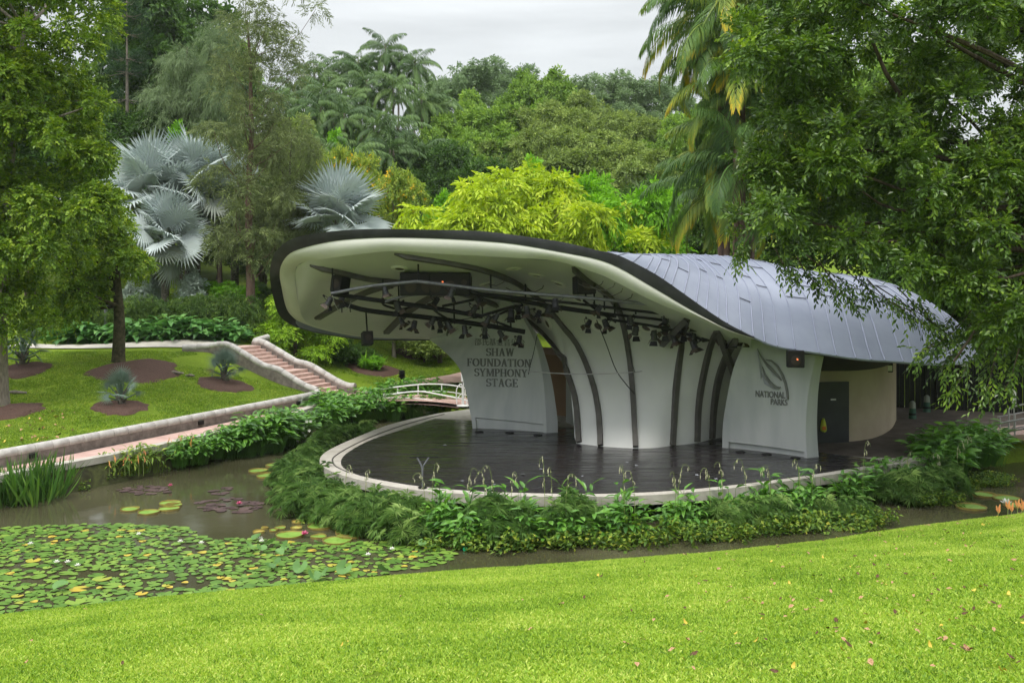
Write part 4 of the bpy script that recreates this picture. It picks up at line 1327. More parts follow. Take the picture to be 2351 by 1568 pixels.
tpart([(1108, 724, 32.6), (1170, 706, 32.3), (1186, 703, 32.1)], 0.05, 'pipe', M['black'])
for (x, y0, y1, d) in ((763, 610, 674, 31.6), (879, 640, 692, 32), (915, 650, 712, 33), (960, 600, 645, 31), (1042, 700, 738, 33), (1126, 612, 664, 31.4), (1206, 652, 694, 31.8), (1344, 604, 688, 31), (1364, 668, 704, 31.5), (1387, 668, 712, 31.5), (1411, 698, 728, 31.8), (1172, 712, 752, 33.4), (1107, 688, 728, 32.6), (1459, 712, 722, 31.4)):
    tpart([(x, y0, d), (x + 1, y1, d)], 0.028, 'drop_rod', M['black'])
for pts in ([(1200, 700, 32.5), (1150, 720, 33), (1120, 732, 33.3)], [(960, 700, 32.5), (920, 710, 33), (885, 702, 32.5), (877, 694, 32)], [(1045, 742, 33.3), (1010, 722, 33), (995, 710, 32.5)], [(1340, 690, 31), (1370, 712, 32), (1415, 740, 32)], [(1108, 745, 33.4), (1175, 754, 33.5), (1130, 735, 33)]):
    tpart(pts, 0.04, 'brace', M['black'])
# loose cables
def cable(label, pts, r=0.014, name='cable', m='black'):
    P = vecs(crom([at(*p) for p in pts], 8 * len(pts)))
    o = MB().tube(P, r, 5).build(name, M[m], auto=60)
    return tag(o, label, 'cable')
cable('thin black cable hanging diagonally across the white back wall', [(1370, 735, 32), (1392, 790, 32.5), (1415, 850, 32.8), (1440, 885, 32.5), (1458, 905, 32.3)], 0.018)
cable('white cable loop sagging below the left end of the pipe grid', [(763, 678, 31.5), (772, 705, 31.7), (785, 718, 31.9), (800, 706, 32), (806, 690, 32)], 0.01, m='railgrey')
cable('short black cable tail ending in a plug at the left pipe end', [(785, 700, 33), (785, 712, 33), (785, 718, 33)], 0.022)
cable('black cable tail with plug beside the hanging box speaker rod', [(804, 702, 33), (804, 712, 33), (805, 717, 33)], 0.022)
cable('slack black cable between two bars in front of the lettered panel', [(1040, 735, 33), (1065, 733, 33), (1090, 728, 33), (1108, 727, 32.6)], 0.012)
cable('thin dark cord dropping beside the lettered panel edge', [(1233, 770, 35.2), (1225, 810, 35.1), (1217, 840, 35.0), (1213, 860, 34.9)], 0.012)
cable('thin cord hanging along the black centre rib', [(1440, 770, 31.7), (1450, 830, 32), (1458, 855, 32)], 0.009)
tag(MB().tube(vecs(crom([at(1210, 853, 34.6), at(1330, 859, 33), at(1430, 856, 32.5), at(1474, 852, 32.6)], 30)), 0.018, 5).build('rope', M['railgrey']), 'taut pale rope stretched level across the back wall ribs', 'rope')

# ------------------------------------------------------------------ stage lamps
lamp0 = empty('stage_lamp')
MB().lathe([(0.06, -0.20), (0.10, -0.19), (0.115, -0.12), (0.125, 0.1), (0.135, 0.12), (0.135, 0.15), (0.12, 0.155)], 12).build('lamp_body', M['lampgrey'], lamp0, auto=40)
MB().lathe([(0.115, 0.156), (0.06, 0.165), (0.005, 0.168)], 12).build('lens', M['cone'], lamp0, auto=40)
MB().tube([(-0.145, 0, 0), (-0.15, 0.1, -0.03), (-0.13, 0.25, -0.05), (0, 0.29, -0.055), (0.13, 0.25, -0.05), (0.15, 0.1, -0.03), (0.145, 0, 0)], 0.013, 5).build('yoke', M['black'], lamp0)
MB().box((0, 0.33, -0.055), (0.05, 0.1, 0.06)).build('clamp', M['black'], lamp0)
for k, (a, ln) in enumerate(((0, 0.2), (90, 0.17), (180, 0.2), (270, 0.17))):
    m = Matrix.Rotation(R(a), 3, 'Z')
    w0, w1 = 0.115, 0.16
    pts = [m @ Vector(p) for p in ((-w0, 0.135, 0.155), (w0, 0.135, 0.155), (w1, 0.135 + ln * 0.62, 0.155 + ln * 0.75), (-w1, 0.135 + ln * 0.62, 0.155 + ln * 0.75))]
    nn = (pts[1] - pts[0]).cross(pts[3] - pts[0]).normalized() * 0.006
    mb = MB(); mb.add(pts + [p + nn for p in pts], [(0, 1, 2, 3), (7, 6, 5, 4), (0, 4, 5, 1), (1, 5, 6, 2), (2, 6, 7, 3), (3, 7, 4, 0)])
    mb.build('barn_door', M['rust'] if k % 2 else M['black'], lamp0)
LAMPS = [('front silver pipe', [(885, 668, 31.1), (1037, 672, 30.8), (1275, 697, 30.8), (1374, 710, 30.8)]),
         ('upper dark pipe at its left end', [(756, 692, 31.7), (785, 686, 31.7)]),
         ('upper dark pipe before the lettering', [(912, 703, 32.1), (1000, 693, 32.2), (1089, 710, 32.5), (1121, 734, 32.7)]),
         ('lower dark pipe under the loudspeaker array', [(922, 738, 33.2), (951, 746, 33.2), (993, 738, 33.2), (1011, 745, 33.2), (1030, 748, 33.2), (1067, 758, 33.3), (1113, 760, 33.3), (1150, 767, 33.4), (1192, 780, 33.4)]),
         ('slanting pipe over the lettered panel', [(1098, 690, 32), (1139, 728, 32.4), (1173, 720, 32.3), (1190, 712, 32.1)]),
         ('middle pipe left of the centre rib', [(1210, 713, 32), (1236, 722, 32), (1259, 711, 32), (1351, 744, 32), (1391, 744, 31.9)]),
         ('right hand pipes over the narrow ribs', [(1447, 735, 31.9), (1459, 760, 31.9), (1502, 771, 31.8), (1527, 737, 31.5), (1528, 759, 31.8), (1548, 777, 31.8), (1570, 760, 31.7), (1591, 741, 31.3), (1604, 739, 31.3), (1593, 769, 31.7), (1593, 792, 31.7)]),
         ('pipe end tucked under the eave', [(1664, 776, 31.1), (1688, 775, 31), (1706, 778, 31)])]
ORD = ['first', 'second', 'third', 'fourth', 'fifth', 'sixth', 'seventh', 'eighth', 'ninth', 'tenth', 'eleventh']
rl = random.Random(21)
first = True
for bar, pl in LAMPS:
    for k, (x, y, d) in enumerate(sorted(pl)):
        o = lamp0 if first else copy_tree(lamp0)
        first = False
        o.location = at(x, y, d)
        o.scale = (rl.uniform(0.68, 0.86),) * 3
        # local +Z is the beam: aim down and to the stage
        aim = Vector((rl.uniform(-0.7, 0.7), rl.uniform(-0.9, 0.5), -1)).normalized()
        o.rotation_euler = aim.to_track_quat('Z', 'Y').to_euler()
        q = aim.to_track_quat('Z', 'Y')
        if (q @ Vector((0, 1, 0))).z < 0:
            o.rotation_euler = (q @ Euler((0, 0, math.pi)).to_quaternion()).to_euler()
        nm = 'lone' if len(pl) == 1 else ORD[k]
        tag(o, 'black stage lamp %s from left on %s' % (nm, bar), 'stage lamp', 'stage lamps on the pipe grid')

# ------------------------------------------------------------------ loudspeakers
def speaker(p, s, rz, rx, label, cones=((0, 0, 0.3),), rods=(), led=None, name='loudspeaker'):
    o = empty(name, p, 0, label, 'loudspeaker', None)
    rot = (Matrix.Rotation(rz, 3, 'Z') @ Matrix.Rotation(rx, 3, 'X'))
    MB().box((0, 0, 0), s, rot, bev=0.02).build('cabinet', M['black'], o, auto=30)
    MB().box(rot @ Vector((0, -s[1] / 2 - 0.012, 0)), (s[0] * 0.92, 0.03, s[2] * 0.92), rot).build('grille', M['grille'], o)
    for cx_, cz_, r_ in cones:
        q = rot @ Vector((cx_, -s[1] / 2 - 0.03, cz_))
        m = (rot @ Matrix.Rotation(R(90), 3, 'X'))
        MB().lathe([(r_, 0), (r_, 0.012), (r_ * 0.9, 0.02), (r_ * 0.3, 0.006), (0.02, 0.008)], 20, q, m).build('cone', M['cone'], o, auto=50)
    for a, b in rods:
        MB().tube([Vector(a), Vector(b)], 0.03, 6).build('hanging_rod', M['black'], o)
    if led:
        MB().box(rot @ Vector((led[0], -s[1] / 2 - 0.03, led[1])), (0.05, 0.02, 0.06), rot).build('indicator', M['led'], o)
    return o
M['led'] = mat('orange_led', (0.9, 0.2, 0.05))
_b = M['led'].node_tree.nodes['Principled BSDF']
_b.inputs['Emission Color'].default_value = (1.0, 0.22, 0.08, 1)
_b.inputs['Emission Strength'].default_value = 0.9
speaker(at(783, 645, 32.4), (0.42, 0.5, 0.82), R(-25), R(-12), 'black slanted loudspeaker hanging inside the left end of the shell', ((0, -0.15, 0.15), (0, 0.22, 0.08)), [((0, 0, 0.35), (0, 0, 0.62))])
arr = speaker(at(964, 652, 31.9), (1.27, 0.75, 0.72), R(6), 0, 'left cabinet of the wide black loudspeaker pair with glowing orange light', ((-0.3, -0.08, 0.19), (0.22, -0.08, 0.19)), [((0.1, 0, 0.3), (0.1, 0, 0.95)), ((0.38, 0, 0.3), (0.38, 0, 0.95))], (-0.08, 0.08))
speaker(at(1035, 652, 31.8), (1.3, 0.75, 0.72), R(-2), 0, 'right cabinet of the wide black loudspeaker pair hung from four posts', ((-0.45, -0.08, 0.19), (0.0, -0.08, 0.19), (0.46, 0.05, 0.09)), [((-0.45, 0, 0.3), (-0.45, 0, 1.0)), ((-0.2, 0, 0.3), (-0.2, 0, 1.0))], (-0.22, 0.06))
speaker(at(1341, 649, 31.2), (0.62, 0.55, 0.72), R(12), R(-4), 'square black loudspeaker hung below the sloping lip right of centre', ((0.05, -0.05, 0.2),), [((0, 0, 0.3), (0, 0.1, 0.55))])
speaker(at(843, 777, 34.0), (0.36, 0.35, 0.46), R(20), R(-14), 'small black box loudspeaker dangling on a long rod below the left pipes', ((0, 0, 0.11),), [((0, 0, 0.2), (-0.05, 0.02, 1.0))])
speaker(at(1826, 824, 30.15), (0.5, 0.42, 0.52), R(-10), R(-3), 'black loudspeaker under the eave at the top of the leaf emblem panel', ((0, -0.04, 0.15),), [((0, 0.2, 0.15), (0, 0.6, 0.3))], (0.04, 0.0))

# ------------------------------------------------------------------ things on the stage
o = empty('music_stand', atz(970, 1119, 0.775), 0, 'slim dark forked metal stand at the front left edge of the stage', 'stand')
MB().tube(vecs(crom([(0, 0, 0.0), (0.0, 0, 0.35), (-0.02, 0, 0.55), (-0.14, 0, 0.79)], 14)), [0.022] * 6 + [0.026] * 8, 7).build('stem', M['steel'], o, auto=60)
MB().tube(vecs(crom([(0.0, 0, 0.45), (0.03, 0, 0.58), (0.17, 0, 0.79)], 12)), 0.02, 7).build('fork', M['steel'], o, auto=60)
MB().bar((-0.34, 0, 0.80), (0.42, 0.05, 0.79), 0.06, 0.02).build('top_bar', M['black'], o)
MB().lathe([(0.12, 0), (0.12, 0.015), (0.03, 0.025)], 14).build('foot', M['black'], o)
# loose pale scraps on the boards
rs = random.Random(31)
for k, (x, y, lab) in enumerate(((1063, 1105, 'pale paper scrap on the stage floor right of the forked stand'), (1135, 1113, 'pale scrap on the front boards left of the dark floor reflection'), (1200, 1090, 'white fleck on the black boards mid stage'), (1243, 1078, 'small white fleck below the left wall rib'), (1460, 1069, 'white scuff scrap in front of the centre rib'), (1440, 1063, 'tiny white fleck left of the centre rib reflection'), (1600, 1091, 'white fleck on the boards right of centre'), (1645, 1100, 'white scrap near the front edge right of centre'), (1337, 1094, 'pale fleck in front of the left narrow wall bay'), (1022, 1023, 'pale streak of paper on the boards left of the lettered panel'))):
    p = atz(x, y, 0.775)
    a = rs.uniform(0, 6)
    mb = MB()
    V = [Vector((math.cos(a + i * 1.5708) * rs.uniform(0.03, 0.08), math.sin(a + i * 1.5708) * rs.uniform(0.03, 0.08), rs.uniform(0, 0.03))) for i in range(4)]
    mb.add([p + v for v in V] + [p + v + Vector((0, 0, 0.006)) for v in V], [(3, 2, 1, 0), (4, 5, 6, 7), (0, 1, 5, 4), (1, 2, 6, 5), (2, 3, 7, 6), (3, 0, 4, 7)])
    tag(mb.build('paper_scrap', M['letter2']), lab, 'scrap')
# safety vest hanging on the dark door
p = at(1890, 975, 33.55)
vm = empty('safety_vest', p, 0, 'yellow and orange safety vest hanging on the dark backstage door', 'vest')
vb = MB()
rows = []
for i, (w_, z_) in enumerate(((0.05, 0.22), (0.09, 0.12), (0.12, 0.0), (0.14, -0.12), (0.12, -0.2), (0.04, -0.24))):
    rows.append([((t - 0.5) * 2 * w_ * 0.8, -0.04 - 0.05 * math.sin(math.pi * t) + 0.01 * math.sin(9 * t), z_ + 0.02 * math.sin(5 * t)) for t in np.linspace(0, 1, 8)] + [(w_ * 0.7, 0.0, z_), (-w_ * 0.7, 0.0, z_)])
vb.grid(rows, closed=True)
M['vest'] = mat('vest_yellow', (0.42, 0.5, 0.03), (0.5, 0.55, 0.05), rough=0.7)
M['vesto'] = mat('vest_orange', (0.55, 0.14, 0.02), (0.6, 0.18, 0.03), rough=0.7)
vb.build('cloth', M['vest'], vm, smooth=True)
MB().box((0, -0.105, -0.1), (0.13, 0.02, 0.12), bev=0.008).build('panel', M['vesto'], vm)
# white topped bollard lamps in the dark behind
for x, y, d, lab in ((2095, 972, 39.5, 'green and white post lamp glowing pale in the dark behind the stage'), (2128, 962, 41.5, 'second dim white topped post farther back in the dark')):
    q = at(x, y, d); q.z = 0.75
    o = empty('bollard', q, 0, lab, 'bollard')
    M.setdefault('boltop', mat('bollard_top', (0.17, 0.2, 0.16), (0.22, 0.25, 0.2)))
    M.setdefault('bolgreen', mat('bollard_green', (0.02, 0.08, 0.05), (0.03, 0.1, 0.06)))
    o.scale = (0.75, 0.75, 0.75)
    MB().lathe([(0.22, 0), (0.2, 0.05), (0.17, 0.5), (0.17, 0.55)], 14).build('base', M['bolgreen'], o, auto=40)
    MB().lathe([(0.17, 0.551), (0.15, 0.85), (0.08, 0.93), (0.02, 0.95)], 14).build('top', M['boltop'], o, auto=40)
    for dz in (0.15,):
        MB().lathe([(0.19, 0.2), (0.19, 0.3)], 14).build('band', M['black'], o, auto=40)
# dark slatted screen closing off the back right
sx0, sx1 = at(1990, 900, 43.5), at(2420, 900, 40.5)
scr = empty('screen_fence', ((sx0.x + sx1.x) / 2, 42.0, 0.5), 0, 'tall black slatted screen in deep shade behind the right of the stage', 'fence')
n = 36
sm2 = MB()
for k in range(n):
    t = k / (n - 1)
    x = sx0.x + (sx1.x - sx0.x) * t - scr.location.x
    sm2.box((x, 1.5 - 3.0 * t + 0.02 * (k % 2), 1.75), ((sx1.x - sx0.x) / n * 1.04, 0.05, 3.6))
sm2.build('slats', M['black'], scr)
for t in (0.02, 0.34, 0.66, 0.98):
    MB().box((sx0.x + (sx1.x - sx0.x) * t - scr.location.x, 1.62 - 3.0 * t, 1.8), (0.12, 0.12, 3.7)).build('post', M['door'], scr)
# ------------------------------------------------------------------ foliage builders (numpy)
def nrm(v):
    return v / (np.linalg.norm(v, axis=-1, keepdims=True) + 1e-9)

def leaf_arr(P, A, N, L, W, rnd, fold=0.12, curl=0.15):
    """diamond leaves, folded along the midrib"""
    A = nrm(A); S = nrm(np.cross(A, N)); N = np.cross(S, A)
    L = np.broadcast_to(np.asarray(L, float), (len(P),))[:, None]; W = np.broadcast_to(np.asarray(W, float), (len(P),))[:, None]
    v0 = P; m = P + A * L * 0.48 + N * W * fold
    v1 = m + S * W * 0.5; v3 = m - S * W * 0.5
    v2 = P + A * L - N * L * curl
    V = np.stack([v0, v1, v2, v3], 1).reshape(-1, 3)
    F = np.arange(len(P) * 4).reshape(-1, 4)
    return V, F, rnd

def spray_arr(P, D, N, length, k, L, W, rng, rnd, spread=0.9, droop=0.25):
    """k leaves set alternately along short twigs"""
    D = nrm(D); S = nrm(np.cross(D, N)); N = np.cross(S, D)
    n = len(P)
    j = np.arange(k)
    s = (j + 0.5) / k
    sd = np.where(j % 2 == 0, 1.0, -1.0)
    ln = np.broadcast_to(np.asarray(length, float), (n,))[:, None, None]
    pos = P[:, None, :] + D[:, None, :] * ln * s[None, :, None] - np.array([0, 0, 1.0]) * (ln * (s**2)[None, :, None] * droop)
    ax = D[:, None, :] * (0.45 + 0.5 * s[None, :, None]) + S[:, None, :] * (sd * spread * (1.1 - 0.6 * s))[None, :, None] - np.array([0, 0, 1.0]) * droop + rng.normal(0, 0.15, (n, k, 3))
    nn = N[:, None, :] + rng.normal(0, 0.28, (n, k, 3))
    Ls = L * rng.uniform(0.7, 1.2, (n, k)); Ws = W * rng.uniform(0.75, 1.2, (n, k))
    r_ = np.clip(rnd[:, None] + rng.normal(0, 0.11, (n, k)), 0, 1)
    return leaf_arr(pos.reshape(-1, 3), ax.reshape(-1, 3), nn.reshape(-1, 3), Ls.ravel(), Ws.ravel(), r_.ravel())

def clump_sprays(C, Rd, n, rng, up=0.7, hang=0.0, inner=0.35, bottom=0.35, power=2.0):
    """twig starts spread over clumps C (m,3) with radii Rd (m,3): positions, directions, normals"""
    C = np.asarray(C, float); Rd = np.asarray(Rd, float)
    w = (Rd.mean(1))**power; w /= w.sum()
    idx = rng.choice(len(C), n, p=w)
    u = nrm(rng.normal(0, 1, (n, 3)))
    flip = (u[:, 2] < -0.15) & (rng.random(n) > bottom)
    u[flip, 2] *= -1
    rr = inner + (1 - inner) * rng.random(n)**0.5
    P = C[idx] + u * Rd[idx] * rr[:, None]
    tang = nrm(rng.normal(0, 1, (n, 3)))
    D = u * 0.9 + tang * 0.7 + np.array([0, 0, -hang])
    Nn = u * 0.5 + np.array([0, 0, up]) + rng.normal(0, 0.3, (n, 3))
    return P, D, Nn, rr, u

def ellipsoid_clumps(rng, n, c, r, cr, zmin=-0.55, flat=0.75):
    """clump centres filling an uneven crown"""
    C, Rr = [], []
    while len(C) < n:
        u = nrm(rng.normal(0, 1, 3)[None])[0]
        if u[2] < zmin: continue
        f = rng.uniform(0.55, 1.05) if rng.random() < 0.8 else rng.uniform(0.1, 0.6)
        p = np.array(c) + u * np.array(r) * f
        s = rng.uniform(0.6, 1.35) * cr
        C.append(p); Rr.append((s, s, s * flat))
    return np.array(C), np.array(Rr)

def trunk_mesh(rng, H, r0, r1, targets=(), lean=(0, 0), n=9, top_t=0.95, limb_r=0.35, wob=0.12, low=0.35):
    mb = MB()
    pts = []
    k = 8
    for i in range(k + 1):
        t = i / k
        pts.append((lean[0] * t * t + rng.normal(0, wob) * (0.3 + t) * (i > 0), lean[1] * t * t + rng.normal(0, wob) * (0.3 + t) * (i > 0), H * top_t * t - 0.25 * (i == 0)))
    rs_ = [r0 * 1.35 if i == 0 else r0 + (r1 - r0) * (i / k) for i in range(k + 1)]
    P = crom(pts, 18)
    rr = np.interp(np.linspace(0, 1, 18), np.linspace(0, 1, k + 1), rs_)
    mb.tube(vecs(P), list(rr), n)
    for tg in targets:
        tg = np.array(tg)
        d = np.hypot(tg[0], tg[1])
        zt = np.clip(tg[2] - d * rng.uniform(0.5, 0.9), H * low, H * 0.9)
        i = int(np.clip(zt / (H * top_t) * 17, 1, 16))
        a = P[i]
        m_ = a * 0.5 + tg * 0.5 + np.array([rng.normal(0, 0.1 * d), rng.normal(0, 0.1 * d), -0.08 * d])
        q = crom([a, m_, tg], 7)
        rb = rr[i] * limb_r
        mb.tube(vecs(q), list(np.linspace(rb, max(0.012, rb * 0.18), 7)), 5)
    return mb.mesh('trunk', auto=60)

TREES = {}
def make_tree(kind, mesh_trunk, bark, V, F, rnd, leaf):
    root = empty('tree', (0, 0, -500))
    t = link('trunk', mesh_trunk, root, M[bark])
    c = link('crown', np_mesh('crown', V, F, rnd), root, M[leaf])
    TREES[kind] = root
    return root

def broad(seed, H, r, n_cl, cr, n_sp, k, L, W, zc=0.66, up=0.7, hang=0.0, flat=0.7, length=0.5, droop=0.25, zmin=-0.55, inner=0.35, power=2.0):
    rng = np.random.default_rng(seed)
    C, Rr = ellipsoid_clumps(rng, n_cl, (0, 0, H * zc), r, cr, zmin, flat)
    P, D, N, rr, u = clump_sprays(C, Rr, n_sp, rng, up, hang, inner, power=power)
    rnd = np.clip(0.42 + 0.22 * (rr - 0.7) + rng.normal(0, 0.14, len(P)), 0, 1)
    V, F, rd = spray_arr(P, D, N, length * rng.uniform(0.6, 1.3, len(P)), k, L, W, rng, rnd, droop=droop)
    sel = C[rng.permutation(len(C))[:min(len(C), 16)]]
    return rng, C, V, F, rd, sel

def palette_tree(kind, seed, H, r, n_cl, cr, n_sp, k, L, W, bark, leaf, r0, **kw):
    rng, C, V, F, rd, sel = broad(seed, H, r, n_cl, cr, n_sp, k, L, W, **kw)
    make_tree(kind, trunk_mesh(rng, H * 0.85, r0, r0 * 0.3, sel), bark, V, F, rd, leaf)
    TREES[kind]['H'] = float(V[:, 2].max()); TREES[kind]['W'] = float(np.percentile(V[:, 0], 99) - np.percentile(V[:, 0], 1))

# forest kinds
palette_tree('forest_a', 11, 14, (5, 5, 4.4), 46, 1.35, 6500, 5, 0.42, 0.22, 'bark', 'f_forest', 0.3, length=0.7)
palette_tree('forest_b', 12, 14, (5.4, 5.4, 3.8), 40, 1.3, 6000, 5, 0.40, 0.2, 'bark', 'f_forest', 0.3, length=0.7, flat=0.55)
palette_tree('olive_a', 13, 14, (5.6, 5.6, 3.6), 60, 1.05, 7000, 5, 0.34, 0.17, 'barkpale', 'f_olive', 0.3, length=0.6, flat=0.5)
palette_tree('olive_b', 14, 13, (5.2, 5.2, 4.4), 56, 1.1, 7000, 5, 0.34, 0.17, 'barkpale', 'f_olive', 0.28, length=0.6, flat=0.6)
palette_tree('dark_a', 15, 12, (4.2, 4.2, 4.6), 46, 1.2, 6000, 5, 0.40, 0.2, 'bark', 'f_dark', 0.28, length=0.7)
palette_tree('pale_a', 16, 15, (4.6, 4.6, 3.6), 34, 0.75, 2600, 5, 0.30, 0.15, 'barkpale', 'f_pale', 0.22, length=0.6, zc=0.74)
palette_tree('bright_a', 17, 9, (4.2, 4.2, 3.6), 44, 1.05, 6000, 5, 0.38, 0.2, 'bark', 'f_bright', 0.22, length=0.6, zc=0.6)
palette_tree('flower_a', 18, 9, (3.8, 3.8, 3.2), 46, 0.75, 4200, 5, 0.24, 0.15, 'barkpale', 'f_flower', 0.18, length=0.45, zc=0.62)
palette_tree('yellow_a', 19, 9, (6.0, 5.0, 3.3), 130, 0.66, 5200, 9, 0.36, 0.13, 'barkpale', 'f_yellow', 0.25, length=0.85, droop=0.6, flat=0.4, zc=0.62, up=1.2, hang=0.1)
palette_tree('yellow_b', 20, 8, (4.0, 4.0, 3.2), 44, 0.9, 2600, 10, 0.36, 0.15, 'barkpale', 'f_bright', 0.22, length=0.85, droop=0.45, flat=0.5, zc=0.6, up=1.1)
palette_tree('bush_a', 22, 3, (1.5, 1.5, 1.3), 24, 0.5, 1700, 5, 0.17, 0.10, 'bark', 'f_bright', 0.06, length=0.3, zc=0.5, zmin=-0.9)
palette_tree('bush_dark', 23, 3, (1.5, 1.5, 1.4), 24, 0.5, 1900, 5, 0.17, 0.09, 'bark', 'f_dark', 0.06, length=0.3, zc=0.5, zmin=-0.9)
palette_tree('bush_silver', 24, 3, (1.1, 1.1, 1.4), 30, 0.33, 1500, 6, 0.11, 0.07, 'barkpale', 'f_silverbush', 0.05, length=0.3, zc=0.55, zmin=-0.9)
palette_tree('bush_olive', 25, 3, (1.5, 1.5, 1.3), 26, 0.48, 1800, 5, 0.16, 0.09, 'bark', 'f_olive', 0.06, length=0.3, zc=0.5, zmin=-0.9)

# feathery conifer: wispy thin needles in soft drooping sprays
def wispy(kind, seed, H, r, n_cl, cr, n_sp, leaf, bark, r0, zc, L=0.34, W=0.035, k=9, hang=0.3, gap=None, length=0.6, **kw):
    rng = np.random.default_rng(seed)
    C, Rr = ellipsoid_clumps(rng, n_cl, (0, 0, H * zc), r, cr, -0.95, 0.7)
    if gap is not None:
        C, Rr = gap(rng, C, Rr)
    P, D, N, rr, u = clump_sprays(C, Rr, n_sp, rng, 0.4, hang, 0.2, 0.7)
    rnd = np.clip(0.45 + rng.normal(0, 0.17, len(P)), 0, 1)
    V, F, rd = spray_arr(P, D, N, length * rng.uniform(0.6, 1.4, len(P)), k, L, W, rng, rnd, droop=0.5, spread=0.7)
    sel = C[rng.permutation(len(C))[:40]]
    make_tree(kind, trunk_mesh(rng, H, r0, r0 * 0.2, sel, limb_r=0.22, wob=0.08, low=0.12), bark, V, F, rd, leaf)
    TREES[kind]['H'] = float(V[:, 2].max()); TREES[kind]['W'] = float(np.percentile(V[:, 0], 98) - np.percentile(V[:, 0], 2))
def gap_tall(rng, C, Rr):
    # crown of the tall wispy tree: dense spreading top, thinner long middle
    C2, R2 = [], []
    for k in range(105):
        t = rng.uniform(0.22, 1.02)
        wdt = 1.0 + 1.9 * (1 - abs(t - 0.5) / 0.5) if t < 0.62 else 1.4 + 1.6 * (t - 0.62) / 0.4
        a = rng.uniform(0, 2 * math.pi); d = wdt * math.sqrt(rng.random())
        C2.append((math.cos(a) * d + (0.9 if t > 0.8 else 0), math.sin(a) * d, t * 19)); s = rng.uniform(0.4, 0.8)
        R2.append((s, s, s * 0.6))
    return np.array(C2), np.array(R2)
wispy('wispy_tall', 31, 19, (3, 3, 9), 40, 1.0, 3300, 'f_wispy', 'barkred', 0.26, 0.55, gap=gap_tall, L=0.24, W=0.05, k=9, length=0.5, hang=0.1)
wispy('needle_a', 32, 16, (2.8, 2.8, 5.5), 40, 1.1, 4200, 'f_needle', 'bark', 0.2, 0.66, L=0.42, W=0.04, hang=0.5)
wispy('needle_b', 33, 14, (3.6, 3.6, 5.0), 50, 1.1, 4200, 'f_wispy', 'bark', 0.2, 0.6, L=0.36, W=0.05, hang=0.2)

# araucaria: bare straight trunk with spaced whorls of dark tufts
def araucaria():
    rng = np.random.default_rng(35)
    H = 24
    Ps, Ds, Ns, rn = [], [], [], []
    mb = MB()
    mb.tube([(0, 0, -0.3), (0.05, 0, H * 0.35), (0, 0.04, H * 0.7), (0, 0, H)], [0.2, 0.16, 0.11, 0.03], 8)
    for z, rad in ((6.5, 2.2), (8.2, 2.6), (9.6, 2.3), (11.5, 2.6), (12.7, 2.0), (14.8, 2.3), (17.2, 1.9), (18.4, 1.8), (20.6, 1.7), (22.2, 1.4), (23.4, 1.0)):
        nb = rng.integers(5, 8)
        for b in range(nb):
            a = 2 * math.pi * b / nb + rng.normal(0, 0.25)
            l_ = rad * rng.uniform(0.75, 1.1)
            tip = np.array([math.cos(a) * l_, math.sin(a) * l_, z + 0.15 + rng.normal(0, 0.25)])
            q = crom([(0, 0, z), (math.cos(a) * l_ * 0.5, math.sin(a) * l_ * 0.5, z - 0.1), tip], 5)
            mb.tube(vecs(q), [0.05, 0.045, 0.035, 0.025, 0.015], 4)
            for j in range(26):
                t = rng.uniform(0.4, 1.05)
                p = np.array([math.cos(a) * l_ * t, math.sin(a) * l_ * t, z + 0.1 * t]) + rng.normal(0, 0.2, 3)
                Ps.append(p); Ds.append(np.array([math.cos(a) * 0.6, math.sin(a) * 0.6, 0.5]) + rng.normal(0, 0.45, 3)); Ns.append(rng.normal(0, 1, 3)); rn.append(rng.uniform(0.2, 0.8))
    V, F, rd = spray_arr(np.array(Ps), np.array(Ds), np.array(Ns), 0.5, 8, 0.3, 0.07, rng, np.array(rn), droop=-0.1)
    make_tree('araucaria', mb.mesh('trunk', auto=60), 'barkpale', V, F, rd, 'f_arauc')
    TREES['araucaria']['H'] = float(V[:, 2].max()); TREES['araucaria']['W'] = 4.6
araucaria()

# ------------------------------------------------------------------ palms
def fan_frond(rng, petiole, Rb, nseg, cup, rnd, spread=150, split=0.55, tipdroop=0.10, bend=0.0):
    cb, sb = math.cos(R(bend)), math.sin(R(bend))
    """one fan leaf along +Y, upper face +Z"""
    V, F, rr = [], [], []
    hub = np.array([0, petiole, 0])
    # petiole: thin 3-sided
    for y, r_ in ((0, 0.045), (petiole, 0.03)):
        for a in (90, 210, 330):
            V.append((r_ * math.cos(R(a)), y, r_ * math.sin(R(a)) - 0.02))
    F += [(0, 1, 4, 3), (1, 2, 5, 4), (2, 0, 3, 5)]
    rr += [0.5] * 3
    th = np.linspace(-spread, spread, nseg + 1)
    h = Rb * math.radians(2 * spread / nseg) * split * 0.38
    def pt(ang, rad, dz):
        a = math.radians(ang)
        ext = 1.0 + 0.12 * math.cos(a)
        x = math.sin(a) * rad; y = math.cos(a) * rad * ext
        z = dz - cup * (abs(ang) / spread)**2 * rad * 0.45 - 0.12 * cup * rad * rad / Rb
        return (x, petiole + y * cb + z * sb, z * cb - y * sb)
    for i in range(nseg):
        a0, a1 = th[i], th[i + 1]; am = (a0 + a1) / 2
        lr = Rb * rng.uniform(0.92, 1.05) * (0.86 + 0.14 * math.cos(math.radians(am) / 1.3))
        b = len(V)
        V += [tuple(hub), pt(a0, Rb * split, 0), pt(am, Rb * split, h), pt(a1, Rb * split, 0), pt(am + rng.normal(0, 0.8), lr, -tipdroop * Rb * rng.uniform(0.3, 1.6))]
        c = np.clip(rnd + rng.normal(0, 0.035), 0, 1)
        F += [(b, b + 1, b + 2, b + 2), (b, b + 2, b + 3, b + 3), (b + 1, b + 4, b + 2, b + 2), (b + 2, b + 4, b + 3, b + 3)]
        rr += [c, c, c, c]
    return np.array(V, float), np.array(F), np.array(rr)

